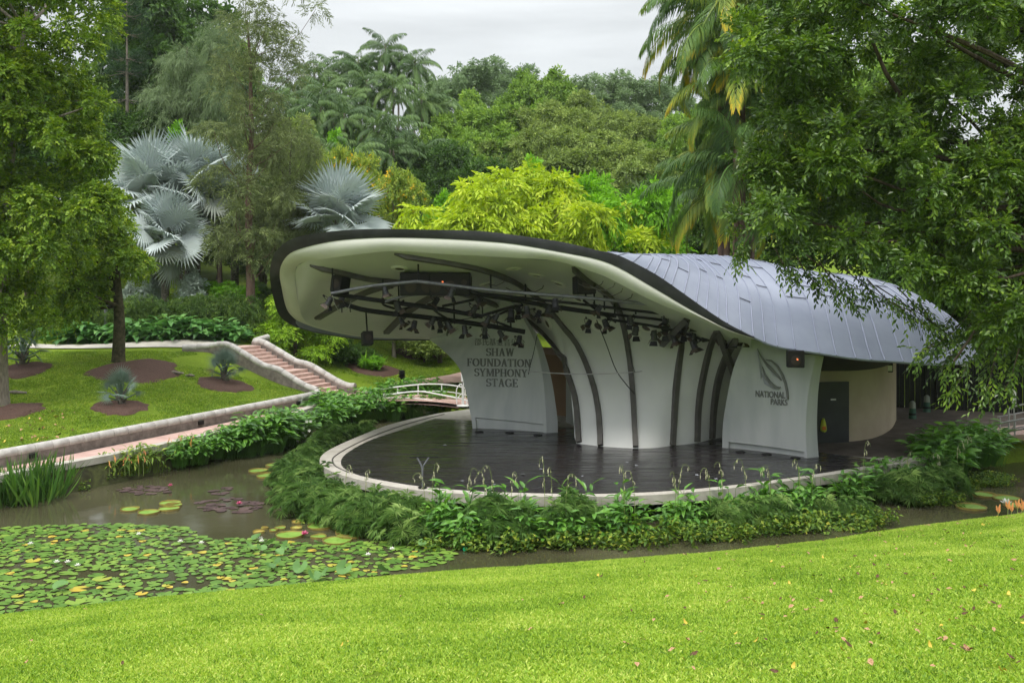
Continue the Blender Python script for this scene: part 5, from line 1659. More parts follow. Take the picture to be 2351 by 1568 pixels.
def tri_fix(F):
    """quads with a repeated last corner become triangles"""
    return F[:, :3] if (F[:, 2] == F[:, 3]).all() else F

def fan_palm(seed, H, n_fr, pet, Rb, rt, nseg=34, els=(-50, 82), silver=(0.65, 0.12), oldlow=True, spear=4, cup=0.22, bend=30, split=0.55, spread=150):
    rng = np.random.default_rng(seed)
    parts_ = []
    for k in range(n_fr):
        f = k / (n_fr - 1)
        el = els[0] + (els[1] - els[0]) * f**0.8 + rng.normal(0, 5)
        az = k * 137.5 + rng.normal(0, 10)
        rn = silver[0] + rng.normal(0, silver[1] * 0.6)
        if oldlow and f < 0.25: rn = rng.uniform(0.08, 0.42)
        V, F, r_ = fan_frond(rng, pet * rng.uniform(0.85, 1.1), Rb * rng.uniform(0.88, 1.08) * (0.85 + 0.15 * f), nseg, cup, rn, spread=spread, split=split, bend=(bend * (1 - f)) * rng.uniform(0.6, 1.3))
        T = []
        tri = np.concatenate([F[:, [0, 1, 2]], F[:3][:, [0, 2, 3]]])
        r2 = np.concatenate([r_, r_[:3]])
        m = (Matrix.Rotation(R(az), 3, 'Z') @ Matrix.Rotation(R(el), 3, 'X') @ Matrix.Rotation(rng.normal(0, 0.6), 3, 'Y'))
        m = np.array(m)
        parts_.append((V @ m.T + np.array([0, 0, H + f * 0.35]), tri, r2))
    # unopened spears
    for k in range(spear):
        a = rng.uniform(0, 6.28); l_ = (pet + Rb) * rng.uniform(0.7, 1.0)
        t = np.array([math.cos(a) * 0.16, math.sin(a) * 0.16, 1]) * l_
        b = np.array([0, 0, H + 0.3])
        s = np.array([-math.sin(a), math.cos(a), 0]) * 0.055
        V = np.array([b - s * 0.7, b + s * 0.7, b + t * 0.6 + s, b + t * 0.6 - s, b + t])
        parts_.append((V, np.array([(0, 1, 2), (0, 2, 3), (3, 2, 4)]), np.array([0.3, 0.3, 0.45])))
    V, F, rr = cat(parts_)
    return rng, V, F, rr
def fan_tree(kind, seed, H, n_fr, pet, Rb, rt, leaf='f_silver', **kw):
    rng, V, F, rr = fan_palm(seed, H, n_fr, pet, Rb, rt, **kw)
    mb = MB()
    zs_ = np.linspace(-0.2, H + 0.3, 16)
    mb.tube([(0.03 * math.sin(z), 0, z) for z in zs_], [rt * (1.25 if i == 0 else 1.0) * (1 + 0.06 * ((i % 2) - 0.5)) for i in range(16)], 10)
    # leaf bases at the top
    for k in range(14):
        a = k * 2.4; z = H - 0.9 + 0.09 * k
        mb.tube([(rt * math.cos(a), rt * math.sin(a), z), ((rt + 0.16) * math.cos(a), (rt + 0.16) * math.sin(a), z + 0.35)], [0.06, 0.03], 4)
    make_tree(kind, mb.mesh('trunk', auto=60), 'palmtrunk', V, F, rr, leaf)
fan_tree('silver_a', 41, 6.0, 34, 1.55, 1.8, 0.25, els=(-48, 84))
fan_tree('silver_b', 42, 6.0, 32, 1.6, 1.85, 0.25, els=(-48, 84))
fan_tree('silver_c', 43, 6.0, 25, 1.35, 1.7, 0.22, els=(-22, 82), oldlow=False)
fan_tree('young_a', 44, 0.25, 17, 0.75, 0.62, 0.1, leaf='f_young', els=(8, 84), nseg=20, silver=(0.7, 0.15), oldlow=False, spear=2, cup=0.2, split=0.3, spread=120)
fan_tree('young_b', 45, 0.25, 16, 0.7, 0.6, 0.1, leaf='f_young', els=(2, 84), nseg=20, silver=(0.72, 0.12), oldlow=True, spear=2, cup=0.2, split=0.3, spread=120)

def feather_frond(rng, Lf, el, droop, nleaf, ll, lw, rnd, hang=0.55, plane=0.0, yellow_tip=0.0):
    """arching feather leaf in the YZ plane starting at the origin"""
    n = 14
    pts = [np.zeros(3)]
    for i in range(n):
        a = R(el - droop * ((i + 0.5) / n)**1.25)
        pts.append(pts[-1] + np.array([0, math.cos(a), math.sin(a)]) * Lf / n)
    pts = np.array(pts)
    T = nrm(np.gradient(pts, axis=0))
    parts_ = []
    # rachis: flat strip
    w = np.linspace(0.06, 0.012, n + 1)
    V = np.concatenate([pts + np.array([1, 0, 0]) * w[:, None], pts - np.array([1, 0, 0]) * w[:, None]])
    F = np.array([(i, i + 1, n + 2 + i, n + 1 + i) for i in range(n)])
    parts_.append((V, F, np.full(n, np.clip(rnd + 0.15, 0, 1))))
    ts = np.repeat(np.linspace(0.14, 1.0, nleaf), 2)
    sd = np.tile([1.0, -1.0], nleaf)
    ts = np.clip(ts + rng.normal(0, 0.004, len(ts)), 0, 1)
    P = np.stack([np.interp(ts * n, np.arange(n + 1), pts[:, c]) for c in range(3)], 1)
    Tt = nrm(np.stack([np.interp(ts * n, np.arange(n + 1), T[:, c]) for c in range(3)], 1))
    S = np.zeros_like(P); S[:, 0] = sd
    L = ll * (0.35 + 0.65 * np.sin(np.pi * np.clip(ts * 0.88 + 0.1, 0, 1))**0.8) * rng.uniform(0.85, 1.1, len(ts))
    A = nrm(S * (1 - 0.3 * ts[:, None]) + Tt * (0.35 + 0.5 * ts[:, None]) + np.array([0, 0, -1.0]) * hang * rng.uniform(0.6, 1.3, (len(ts), 1)))
    N = nrm(np.cross(A, Tt) * sd[:, None] + 1e-4)
    Wd = lw * np.ones(len(ts))
    # two-part drooping leaflet: base quad + tip
    Sd = nrm(np.cross(A, N))
    mid = P + A * (L * 0.55)[:, None]
    A2 = nrm(A + np.array([0, 0, -1.0]) * (hang * 1.1))
    tip = mid + A2 * (L * 0.45)[:, None]
    V = np.stack([P - Sd * 0.006, P + Sd * 0.006, mid + Sd * Wd[:, None] / 2, mid - Sd * Wd[:, None] / 2, tip + Sd * 0.004, tip - Sd * 0.004], 1).reshape(-1, 3)
    b = np.arange(len(ts))[:, None] * 6
    F = np.concatenate([b + np.array([[0, 1, 2, 3]]), b + np.array([[3, 2, 4, 5]])], 0)
    r_ = np.clip(rnd + rng.normal(0, 0.06, len(ts)) + yellow_tip * ts**2, 0, 1)
    parts_.append((V, F, np.concatenate([r_, np.clip(r_ + 0.05 + yellow_tip * 0.25, 0, 1)])))
    return cat(parts_)

def feather_crown(seed, n_fr, Lf, ll, lw, nleaf, els=(-20, 80), droop=(70, 110), age=(0.25, 0.6), hang=0.55, yellow=0.0, z=0.0):
    rng = np.random.default_rng(seed)
    parts_ = []
    for k in range(n_fr):
        f = k / max(1, n_fr - 1)
        el = els[0] + (els[1] - els[0]) * f + rng.normal(0, 6)
        az = k * 137.5 + rng.normal(0, 14)
        rn = age[0] + (age[1] - age[0]) * rng.random()
        yt = yellow * (rng.random() < 0.55) * rng.uniform(0.5, 1.2)
        V, F, r_ = feather_frond(rng, Lf * rng.uniform(0.85, 1.1), el, rng.uniform(*droop), nleaf, ll, lw, rn + yt * 0.15, hang, yellow_tip=yt)
        m = np.array(Matrix.Rotation(R(az), 3, 'Z') @ Matrix.Rotation(rng.normal(0, 0.15), 3, 'Y'))
        parts_.append((V @ m.T + np.array([0, 0, z + f * 0.4]), F, r_))
    return cat(parts_)
def feather_tree(kind, seed, H, leaf, rt, lean=0.0, bark='barkpale', **kw):
    V, F, rr = feather_crown(seed, z=H, **kw)
    V[:, 0] += lean
    mb = MB()
    k = 12
    mb.tube([(lean * (i / (k - 1))**1.6, 0, -0.4 + (H + 0.9) * i / (k - 1)) for i in range(k)], [rt * 1.3] + [rt * (1 - 0.35 * i / k) for i in range(1, k)], 8)
    make_tree(kind, mb.mesh('trunk', auto=60), bark, V, F, rr, leaf)
feather_tree('palm_a', 51, 13, 'f_palm', 0.16, n_fr=23, Lf=3.7, ll=0.95, lw=0.1, nleaf=26, els=(-35, 75), hang=0.95)
feather_tree('palm_b', 52, 13, 'f_palm', 0.16, lean=1.2, n_fr=21, Lf=3.5, ll=0.95, lw=0.1, nleaf=26, els=(-35, 75), hang=0.95)
feather_tree('palm_c', 53, 13, 'f_palm', 0.15, lean=-0.8, n_fr=24, Lf=3.6, ll=0.95, lw=0.1, nleaf=26, els=(-45, 72), hang=1.0)
feather_tree('palm_big_a', 54, 12, 'f_palmy', 0.17, bark='barkred', n_fr=21, Lf=4.6, ll=1.05, lw=0.06, nleaf=56, els=(-35, 80), droop=(80, 130), age=(0.15, 0.5), yellow=0.42, hang=0.85)
feather_tree('palm_big_b', 55, 12, 'f_palmy', 0.17, bark='barkred', lean=-0.6, n_fr=20, Lf=4.4, ll=1.05, lw=0.06, nleaf=56, els=(-40, 78), droop=(85, 135), age=(0.15, 0.5), yellow=0.45, hang=0.9)

# pandanus-like tuft
def pandanus():
    rng = np.random.default_rng(57)
    parts_ = []
    for (hx, hy, hz) in ((0, 0, 2.6), (0.7, 0.2, 2.2), (-0.6, 0.3, 2.0), (0.3, -0.4, 1.5), (-0.3, -0.2, 3.1)):
        n = 34
        az = rng.uniform(0, 6.28, n); el = rng.uniform(-0.2, 1.3, n)
        D = np.stack([np.cos(az) * np.cos(el), np.sin(az) * np.cos(el), np.sin(el)], 1)
        parts_.append(leaf_arr(np.tile([hx, hy, hz], (n, 1)).astype(float), D, np.tile([0, 0, 1.0], (n, 1)) + rng.normal(0, 0.2, (n, 3)), rng.uniform(0.9, 1.4, n), 0.07, rng.uniform(0.3, 0.8, n), 0.2, 0.45))
    V, F, rr = cat(parts_)
    mb = MB()
    for (hx, hy, hz) in ((0, 0, 2.6), (0.7, 0.2, 2.2), (-0.6, 0.3, 2.0), (0.3, -0.4, 1.5), (-0.3, -0.2, 3.1)):
        mb.tube([(hx * 0.2, hy * 0.2, -0.2), (hx * 0.5, hy * 0.5, hz * 0.5), (hx, hy, hz)], [0.09, 0.07, 0.05], 6)
    make_tree('pandanus', mb.mesh('trunk', auto=60), 'barkpale', V, F, rr, 'f_needle')
pandanus()

# ------------------------------------------------------------------ placing trees
_used = set()
rt_ = random.Random(77)
def plant(kind, name, cat_, label, loc, s=1.0, sz=None, rz=None, group=None):
    root = TREES[kind]
    if kind in _used:
        o = copy_tree(root)
    else:
        o = root; _used.add(kind)
    o.name = name
    o.location = loc
    o.scale = (s, s, sz if sz is not None else s)
    o.rotation_euler = (0, 0, rt_.uniform(0, 6.28) if rz is None else rz)
    for kx in ('label', 'category', 'group'):
        if kx in o: del o[kx]
    tag(o, label, cat_, group)
    return o
def plant_px(kind, name, cat_, label, x, ytop, wpx, d, group=None, rz=None, zoff=0.0):
    """crown top at row ytop, crown width wpx columns, at distance d, rooted on the ground there"""
    root = TREES[kind]
    p = at(x, ytop, d)
    g = gz(p.x, d) + zoff
    H, Wd = root['H'], root['W']
    sz = (p.z - g) / H
    s = wpx * d / FPX / Wd
    s = min(max(s, sz * 0.55), sz * 1.8)
    return plant(kind, name, cat_, label, (p.x, d, g - 0.05), s, sz, rz, group)

PALM_H = {'palm_a': 13, 'palm_b': 13, 'palm_c': 13, 'palm_big_a': 12, 'palm_big_b': 12, 'silver_a': 6, 'silver_b': 6, 'silver_c': 6}
def palm_at(kind, name, label, x, y, d, s, rz=None, group=None, drop=0.0):
    p = at(x, y, d)
    g = gz(p.x, d) - 0.05
    h = (p.z - drop * s - g) / s
    o = plant(kind, name, 'palm', label, (p.x, d, g), s, s, rz, group)
    H = PALM_H[kind]
    for ch in o.children:
        if ch.name.startswith('trunk'): ch.scale = (1, 1, h / H)
        else: ch.location = (0, 0, h - H)
    return o
T = 'tree'
FOREST = [
 # kind, x, top, width, distance, label
 ('forest_a', 470, 60, 250, 88, 'tall mid green tree between the araucaria and the wispy trees on the left'),
 ('dark_a', 390, -70, 260, 80, 'dark crowned tall tree touching the top edge right of the whorled conifer'),
 ('forest_b', 200, 130, 260, 74, 'mid green tree showing through the gaps of the big left tree'),
 ('dark_a', 330, 235, 190, 70, 'dark tree below the whorled conifer behind the silver palms'),
 ('olive_b', 450, 215, 200, 76, 'olive green tree left of the wispy trunk behind the silver palms'),
 ('bright_a', 415, 270, 150, 68, 'yellowish green tree just above the top of the silver palms'),
 ('olive_b', 655, 255, 170, 66, 'olive tree right of the tall wispy trunk'),
 ('dark_a', 600, 400, 200, 64, 'dark tree filling the gap right of the wispy trunk behind the small silver palm'),
 ('olive_a', 690, 340, 150, 62, 'yellow olive low tree left of the flowering tree'),
 ('bright_a', 768, 288, 120, 74, 'bright green round tree behind the yellow flowering tree'),
 ('flower_a', 815, 318, 190, 64, 'small tree dotted with yellow orange flowers above the silver palm'),
 ('flower_a', 905, 372, 150, 60, 'second yellow flowered tree beside the yellow green crown'),
 ('dark_a', 1012, 305, 150, 76, 'dark green compact tree left of centre under the palms'),
 ('dark_a', 1100, 345, 150, 72, 'dark green tree behind the left side of the yellow green crown'),
 ('forest_b', 950, 300, 170, 92, 'shaded forest tree below the palm group'),
 ('forest_b', 840, 290, 200, 98, 'shaded tree behind the palm stems'),
 ('forest_a', 720, 250, 200, 100, 'dark green tree at the left foot of the palm group'),
 ('pale_a', 1010, 165, 110, 112, 'thin pale tree on the skyline just right of the palms'),
 ('pale_a', 1110, 135, 170, 116, 'tall pale airy tree on the skyline left of the dark topped tree'),
 ('pale_a', 1180, 145, 130, 118, 'pale airy crown poking up between two skyline trees'),
 ('forest_a', 1235, 143, 180, 104, 'dark topped forest tree highest on the middle skyline'),
 ('forest_b', 1075, 195, 190, 98, 'mid green tree below the pale skyline trees'),
 ('forest_a', 1145, 235, 220, 92, 'broad mid green forest tree left of centre'),
 ('olive_a', 1255, 222, 230, 92, 'flat topped olive tree in the middle of the wooded hill'),
 ('pale_a', 1335, 172, 150, 118, 'pale brownish crown on the skyline right of the highest tree'),
 ('pale_a', 1425, 165, 150, 120, 'thin pale tree with bare twigs on the right skyline'),
 ('olive_b', 1370, 205, 190, 100, 'yellow green rounded tree on the right shoulder of the hill'),
 ('pale_a', 1520, 178, 170, 122, 'pale distant tree at the right end of the skyline'),
 ('olive_a', 1440, 245, 230, 92, 'olive layered tree on the right of the wooded hill'),
 ('forest_b', 1020, 250, 180, 86, 'shaded green tree right beside the last palm stem'),
 ('forest_a', 1100, 275, 230, 82, 'low spreading green tree in front of the hill centre'),
 ('olive_a', 1225, 285, 250, 80, 'wide olive canopy above the yellow green crown'),
 ('olive_b', 1350, 275, 260, 78, 'large grey olive tree with visible pale limbs right of centre'),
 ('olive_b', 1465, 330, 230, 74, 'dark olive tree behind the right end of the yellow green crown'),
 ('forest_b', 1540, 250, 190, 84, 'mid green tree against the fronds of the yellowing palm'),
 ('forest_a', 1610, 215, 220, 92, 'forest tree behind the yellowing palm near the sky gap'),
 ('dark_a', 1545, 390, 190, 62, 'dark shaded tree left of the yellowing palm foot'),
 ('forest_b', 1625, 380, 220, 60, 'green tree behind the lower fronds of the yellowing palm'),
 ('bright_a', 1225, 345, 190, 66, 'bright green tree rising just behind the yellow green crown'),
 ('bright_a', 1010, 425, 150, 60, 'bright green low tree between silver palm and yellow green crown'),
 ('dark_a', 960, 430, 130, 66, 'dark low tree right of the small silver palm'),
 ('forest_a', 1800, 20, 320, 66, 'dark forest tree behind the left part of the overhanging tree'),
 ('dark_a', 1850, 330, 300, 56, 'dark tree behind the roof ridge under the overhanging branches'),
 ('forest_b', 2010, 60, 340, 62, 'forest tree glimpsed through the overhanging leaves'),
 ('dark_a', 2050, 420, 300, 54, 'dark tree behind the roof tip'),
 ('forest_a', 2200, 300, 320, 58, 'green tree behind the overhanging tree at right'),
 ('dark_a', 2330, 430, 300, 52, 'dark tree at the right edge behind the railing'),
 ('dark_a', 2190, 560, 260, 49, 'low dark tree behind the black slatted screen'),
 ('dark_a', 70, 200, 300, 62, 'dark tree behind the big left tree'),
 ('forest_b', -20, 60, 300, 70, 'green tree behind the left picture edge'),
 ('dark_a', 500, 540, 170, 70, 'dark understorey tree behind the silver palm trunks'),
 ('dark_a', 400, 560, 170, 72, 'dark understorey tree behind the leftmost silver palm trunks'),
 ('dark_a', 300, 520, 200, 72, 'dark understorey tree behind the small mossy trunk'),
 ('dark_a', 610, 560, 150, 66, 'dark understorey tree right of the tall wispy trunk'),
 ('dark_a', 690, 480, 150, 68, 'dark tree left of the single silver palm above the roof'),
 ('dark_a', 880, 470, 150, 70, 'dark tree right behind the single silver palm'),
 ('dark_a', 2290, 700, 200, 47, 'low dark tree at the right end behind the ramp'),
 ('dark_a', 2080, 640, 220, 49, 'dark tree close behind the black slatted screen'),
 ('dark_a', 2150, 560, 220, 42.5, 'dark shady tree close behind the right tip of the roof'),
 ('dark_a', 2300, 540, 240, 41.5, 'dark shady tree over the ramp at the right edge'),
 ('forest_b', 720, 560, 190, 78, 'shaded tree hidden behind the left end of the roof'),
]
for k, (kd, x, yt, w_, d, lab) in enumerate(FOREST):
    plant_px(kd, 'tree' if kd not in ('bush_a',) else 'bush', T, lab, x, yt, w_, d)
plant_px('yellow_a', 'tree', T, 'broad yellow green tree with drooping leaf sprays right above the roof', 1200, 362, 560, 50)
plant_px('yellow_b', 'tree', T, 'brighter green drooping tree at the right side of the yellow green crown', 1430, 395, 300, 51)
plant_px('yellow_b', 'tree', T, 'fresh green tree peeping over the yellow green crown', 1320, 372, 180, 56)
p = at(1480, 445, 51); plant('pandanus', 'screw_pine', 'screw pine', 'grey green strap leaved screw pine behind the right of the yellow green crown', (p.x, 51, p.z - 3.9), 1.15)

# tall left conifers
plant_px('araucaria', 'araucaria', T, 'slim bare trunked conifer with dark whorled tufts at upper left', 291, -25, 130, 72)
plant_px('wispy_tall', 'casuarina', T, 'tall wispy brown green tree with slim trunk above the steps', 575, -30, 220, 55, rz=0.3)
plant_px('needle_a', 'pine', T, 'grey green feathery pine at top left between dark crown and wispy tree', 430, 95, 170, 70)
plant_px('needle_a', 'pine', T, 'grey green feathery pine against the sky left of the tall wispy tree', 505, 25, 130, 68)
plant_px('needle_b', 'casuarina', T, 'low wispy tree right of the tall wispy trunk', 665, 250, 150, 58)
plant_px('needle_b', 'casuarina', T, 'soft olive wispy tree just left of the tall wispy trunk', 505, 170, 120, 72)

# green palms on the hill
PALMS = [(885, 75, 92, 'palm_a', 'tallest feather palm on the skyline'), (798, 118, 92, 'palm_b', 'feather palm on the skyline left of the tallest palm'), (950, 112, 92, 'palm_c', 'feather palm on the skyline right of the tallest palm'),
         (722, 135, 90, 'palm_a', 'leftmost skyline feather palm beside the wispy tree'), (680, 165, 86, 'palm_c', 'feather palm low at the left end of the palm group'), (760, 165, 84, 'palm_c', 'drooping feather palm left of the middle of the group'),
         (842, 150, 84, 'palm_a', 'feather palm directly below the tallest palm'), (905, 165, 84, 'palm_b', 'feather palm right of the middle of the group'), (968, 190, 86, 'palm_a', 'rightmost feather palm of the group'),
         (710, 205, 78, 'palm_b', 'short feather palm at the left front of the group'), (790, 222, 77, 'palm_a', 'short feather palm in the front middle of the group'), (865, 245, 76, 'palm_c', 'short drooping feather palm front right of the group'),
         (645, 195, 84, 'palm_b', 'feather palm half hidden by the wispy tree'), (930, 250, 78, 'palm_c', 'low feather palm at the right foot of the group'), (660, 250, 76, 'palm_a', 'low feather palm left of the short front palm'), (830, 310, 72, 'palm_c', 'lowest feather palm above the yellow flowers'),
         (835, 108, 93, 'palm_c', 'feather palm on the skyline just left of the tallest palm'), (915, 118, 93, 'palm_a', 'feather palm on the skyline just right of the tallest palm'), (765, 128, 92, 'palm_a', 'small feather palm on the left skyline of the group'), (875, 185, 83, 'palm_b', 'feather palm in the dense middle under the tallest palm'),
         (815, 190, 82, 'palm_c', 'feather palm in the dense middle left of the pale stems'), (745, 235, 79, 'palm_a', 'feather palm between the front left palms'), (1000, 205, 88, 'palm_c', 'last feather palm touching the forest trees at right'), (700, 300, 74, 'palm_b', 'low feather palm over the bright round tree'),
         (895, 300, 75, 'palm_a', 'low feather palm right of the flowering tree'), (950, 300, 76, 'palm_b', 'low feather palm with long leaning bare stem'), (770, 290, 76, 'palm_c', 'low feather palm behind the flowering tree')]
for x, yt, d, kd, lab in PALMS:
    palm_at(kd, 'feather_palm', lab, x, yt, d, 0.78, None, 'feather palms on the wooded hill', 2.3)
# yellowing palm clump behind the roof
for x, yc, d, kd, rz, lab in ((1655, 20, 43, 'palm_big_a', 5.0, 'yellowing palm at the left top of the clump with orange tipped fronds'), (1720, 110, 44, 'palm_big_b', 2.0, 'green palm behind the overhanging tree in the tall clump'), (1690, -30, 42, 'palm_big_a', 0.4, 'tallest yellowing palm whose fronds leave the top edge'), (1668, 95, 43, 'palm_big_b', 1.4, 'yellowing palm with fronds over the sky at upper right'), (1705, 200, 42.5, 'palm_big_a', 2.6, 'yellowing palm in the middle of the tall clump'),
                               (1682, 300, 43.5, 'palm_big_b', 3.7, 'yellowing palm with fronds left of the overhanging tree'), (1700, 380, 42, 'palm_big_a', 4.4, 'lower yellowing palm beside the overhanging tree'), (1675, 440, 44, 'palm_big_b', 5.3, 'lowest yellowing palm just above the roof')):
    palm_at(kd, 'clump_palm', lab, x, yc, d, 0.88 if yc > 250 else 0.96, rz, 'yellowing palms in a clump behind the roof')

# silver fan palms
for x, yc, d, kd, s, rz, lab in ((350, 462, 60, 'silver_a', 1.12, 0.2, 'left silver fan palm of the pair with old yellow lower leaves'), (450, 452, 61, 'silver_b', 1.12, 2.2, 'right silver fan palm of the pair with orange leaf stalks'),
                                 (380, 565, 58, 'silver_b', 0.92, 4.0, 'shorter silver fan palm in front of the pair'), (540, 480, 64, 'silver_a', 1.0, 3.1, 'silver fan palm half hidden behind the tall wispy trunk'), (600, 470, 67, 'silver_c', 0.95, 1.1, 'small silver fan palm right of the wispy trunk'),
                                 (778, 530, 57.5, 'silver_c', 1.17, 0.7, 'single silver fan palm rising behind the left end of the roof')):
    palm_at(kd, 'silver_palm', lab, x, yc, d, s, rz)
# young silver palms on the lawn
for (x, y, d, kd, s, rz, lab) in ((278, 931, 36.9, 'young_a', 0.8, 0.3, 'young dark green fan palm in the mulch oval mid lawn'), (516, 877, 44.3, 'young_b', 0.95, 1.5, 'young silver fan palm with yellow outer leaves beside the steps'), (52, 842, 42.8, 'young_a', 1.1, 2.2, 'young fan palm half hidden behind the left tree')):
    p = at(x, y, d); g = gz(p.x, d)
    plant(kd, 'young_palm', 'palm', lab, (p.x, d, g), s, s, rz)

# silver and green understorey behind the hedge
for (kd, x, yt, w_, d, lab, nm, ct) in (('bush_silver', 440, 606, 75, 58, 'silver grey leaved bush right of the pale palm trunk', 'bush', 'bush'), ('bush_silver', 345, 620, 60, 58.5, 'silver grey bush left of the two palm trunks', 'bush', 'bush'), ('bush_silver', 300, 640, 50, 58, 'small silver bush close behind the mossy trunk', 'bush', 'bush'),
                                        ('bush_a', 505, 640, 90, 59, 'green fern like bush under the silver palms', 'bush', 'bush'), ('bush_a', 565, 650, 60, 59, 'pale green bush at the foot of the third palm trunk', 'bush', 'bush'), ('bush_dark', 600, 640, 90, 60, 'dark bush left of the bright conifer bush', 'bush', 'bush'),
                                        ('bush_dark', 835, 780, 80, 56.5, 'dark ivy bush with bright fern skirt beyond the steps', 'bush', 'bush'), ('bush_olive', 970, 742, 140, 60, 'round leafy bush beside the left edge of the lettered panel', 'bush', 'bush'), ('bush_a', 850, 812, 60, 55.8, 'bright fern at the foot of the ivy bush', 'fern', 'fern'),
                                        ('bush_dark', 778, 748, 80, 55.5, 'dark green bush under the left end of the shell', 'bush', 'bush')):
    plant_px(kd, nm, ct, lab, x, yt, w_, d)

# bright conifer bush beyond the steps
rng = np.random.default_rng(61)
C, Rr = [], []
for k in range(70):
    t = rng.random()**0.8
    a = rng.uniform(0, 6.28); d_ = (1 - t)**0.75 * 1.75 * rng.uniform(0.6, 1.05)
    C.append((math.cos(a) * d_, math.sin(a) * d_, 0.35 + t * 3.9)); s = 0.42 * (1.15 - 0.5 * t)
    Rr.append((s, s, s * 0.6))
P, D, N, rr, u = clump_sprays(np.array(C), np.array(Rr), 2600, rng, 0.6, 0.25, 0.3)
V, F, rd = spray_arr(P, D, N, 0.42, 9, 0.2, 0.05, rng, np.clip(0.4 + 0.3 * (rr - 0.6) + rng.normal(0, 0.15, len(P)), 0, 1), droop=0.5)
make_tree('conbush', MB().tube([(0, 0, -0.2), (0, 0, 4)], [0.09, 0.02], 6).mesh('trunk'), 'bark', V, F, rd, 'f_conbush')
TREES['conbush']['H'] = 4.4; TREES['conbush']['W'] = 3.6
plant_px('conbush', 'conifer_bush', 'bush', 'bright green feathery conifer bush between the steps and the left end of the roof', 678, 632, 190, 54)

# hedge and big leaved border along the upper path
def hedge(x0, x1, d0, d1, ytop, thick, label, seed, n_sp, leaf='f_hedge'):
    rng = np.random.default_rng(seed)
    a, b = at(x0, ytop, d0), at(x1, ytop, d1)
    C, Rr = [], []
    for k in range(90):
        t = rng.random()
        x = a.x + (b.x - a.x) * t; y = a.y + (b.y - a.y) * t + rng.uniform(-thick, thick) / 2
        g = gz(x, y); top = a.z + (b.z - a.z) * t + rng.normal(0, 0.07)
        z = g + (top - g) * rng.random()**0.6
        C.append((x, y, z)); s = rng.uniform(0.3, 0.5); Rr.append((s * 1.2, s, s))
    P, D, N, rr, u = clump_sprays(np.array(C), np.array(Rr), n_sp, rng, 0.4, 0.35, 0.4, 0.8)
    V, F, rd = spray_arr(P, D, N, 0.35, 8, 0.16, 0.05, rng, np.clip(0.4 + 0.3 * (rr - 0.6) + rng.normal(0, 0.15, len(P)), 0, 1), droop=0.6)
    base = np.array([(a.x + b.x) / 2, (a.y + b.y) / 2, gz((a.x + b.x) / 2, (a.y + b.y) / 2)])
    o = link('hedge', np_mesh('hedge', V - base, F, rd), None, M[leaf])
    o.location = base
    return tag(o, label, 'hedge')
hedge(95, 330, 52.8, 53.0, 700, 1.0, 'dark green feathery hedge left of the mossy trunk', 71, 3600)
hedge(325, 600, 53.0, 53.6, 692, 1.0, 'dark green feathery hedge between the mossy trunk and the wispy tree', 72, 4400)

# ------------------------------------------------------------------ herb builders
def lance(P, A, N, L, W, rnd, curl=0.3):
    """broad leaf: base, two mid points each side of a sunk midrib, drooping tip"""
    A = nrm(A); S = nrm(np.cross(A, N)); N = np.cross(S, A)
    L = np.asarray(L)[:, None]; W = np.asarray(W)[:, None]
    b = P; m1 = P + A * L * 0.32; m2 = P + A * L * 0.68 - N * L * curl * 0.3; t = P + A * L * 0.97 - N * L * curl
    l1, r1 = m1 + S * W * 0.46 + N * W * 0.14, m1 - S * W * 0.46 + N * W * 0.14
    l2, r2 = m2 + S * W * 0.36 + N * W * 0.10, m2 - S * W * 0.36 + N * W * 0.10
    V = np.stack([b, l1, m1, r1, l2, m2, r2, t], 1).reshape(-1, 3)
    o = np.arange(len(P))[:, None] * 8
    F = np.concatenate([o + np.array([[0, 2, 1, 1]]), o + np.array([[0, 3, 2, 2]]), o + np.array([[1, 2, 5, 4]]), o + np.array([[2, 3, 6, 5]]), o + np.array([[4, 5, 7, 7]]), o + np.array([[5, 6, 7, 7]])], 0)
    return V, F, np.tile(rnd, 6)
def quads_to_mesh(name, V, F, rnd):
    """mesh from quads some of which are triangles (last index repeated)"""
    F = np.asarray(F)
    tri = F[:, 2] == F[:, 3]
    f3 = F[tri][:, :3]; q = F[~tri]
    allf = np.concatenate([f3, q[:, [0, 1, 2]], q[:, [0, 2, 3]]])
    rn = np.concatenate([rnd[tri], rnd[~tri], rnd[~tri]])
    return np_mesh(name, V, allf, rn, smooth=False)
def stems(P0, P1, r, rnd):
    """three sided thin stems"""
    n = len(P0)
    d = nrm(P1 - P0)
    u = nrm(np.cross(d, np.tile([0.3, 0.9, 0.2], (n, 1)))); w = np.cross(d, u)
    ring = [u * r, (-0.5 * u + 0.866 * w) * r, (-0.5 * u - 0.866 * w) * r]
    V = np.stack([P0 + ring[0], P0 + ring[1], P0 + ring[2], P1 + ring[0] * 0.6, P1 + ring[1] * 0.6, P1 + ring[2] * 0.6], 1).reshape(-1, 3)
    o = np.arange(n)[:, None] * 6
    F = np.concatenate([o + np.array([[0, 1, 4, 3]]), o + np.array([[1, 2, 5, 4]]), o + np.array([[2, 0, 3, 5]])], 0)
    return V, F, np.tile(rnd, 3)

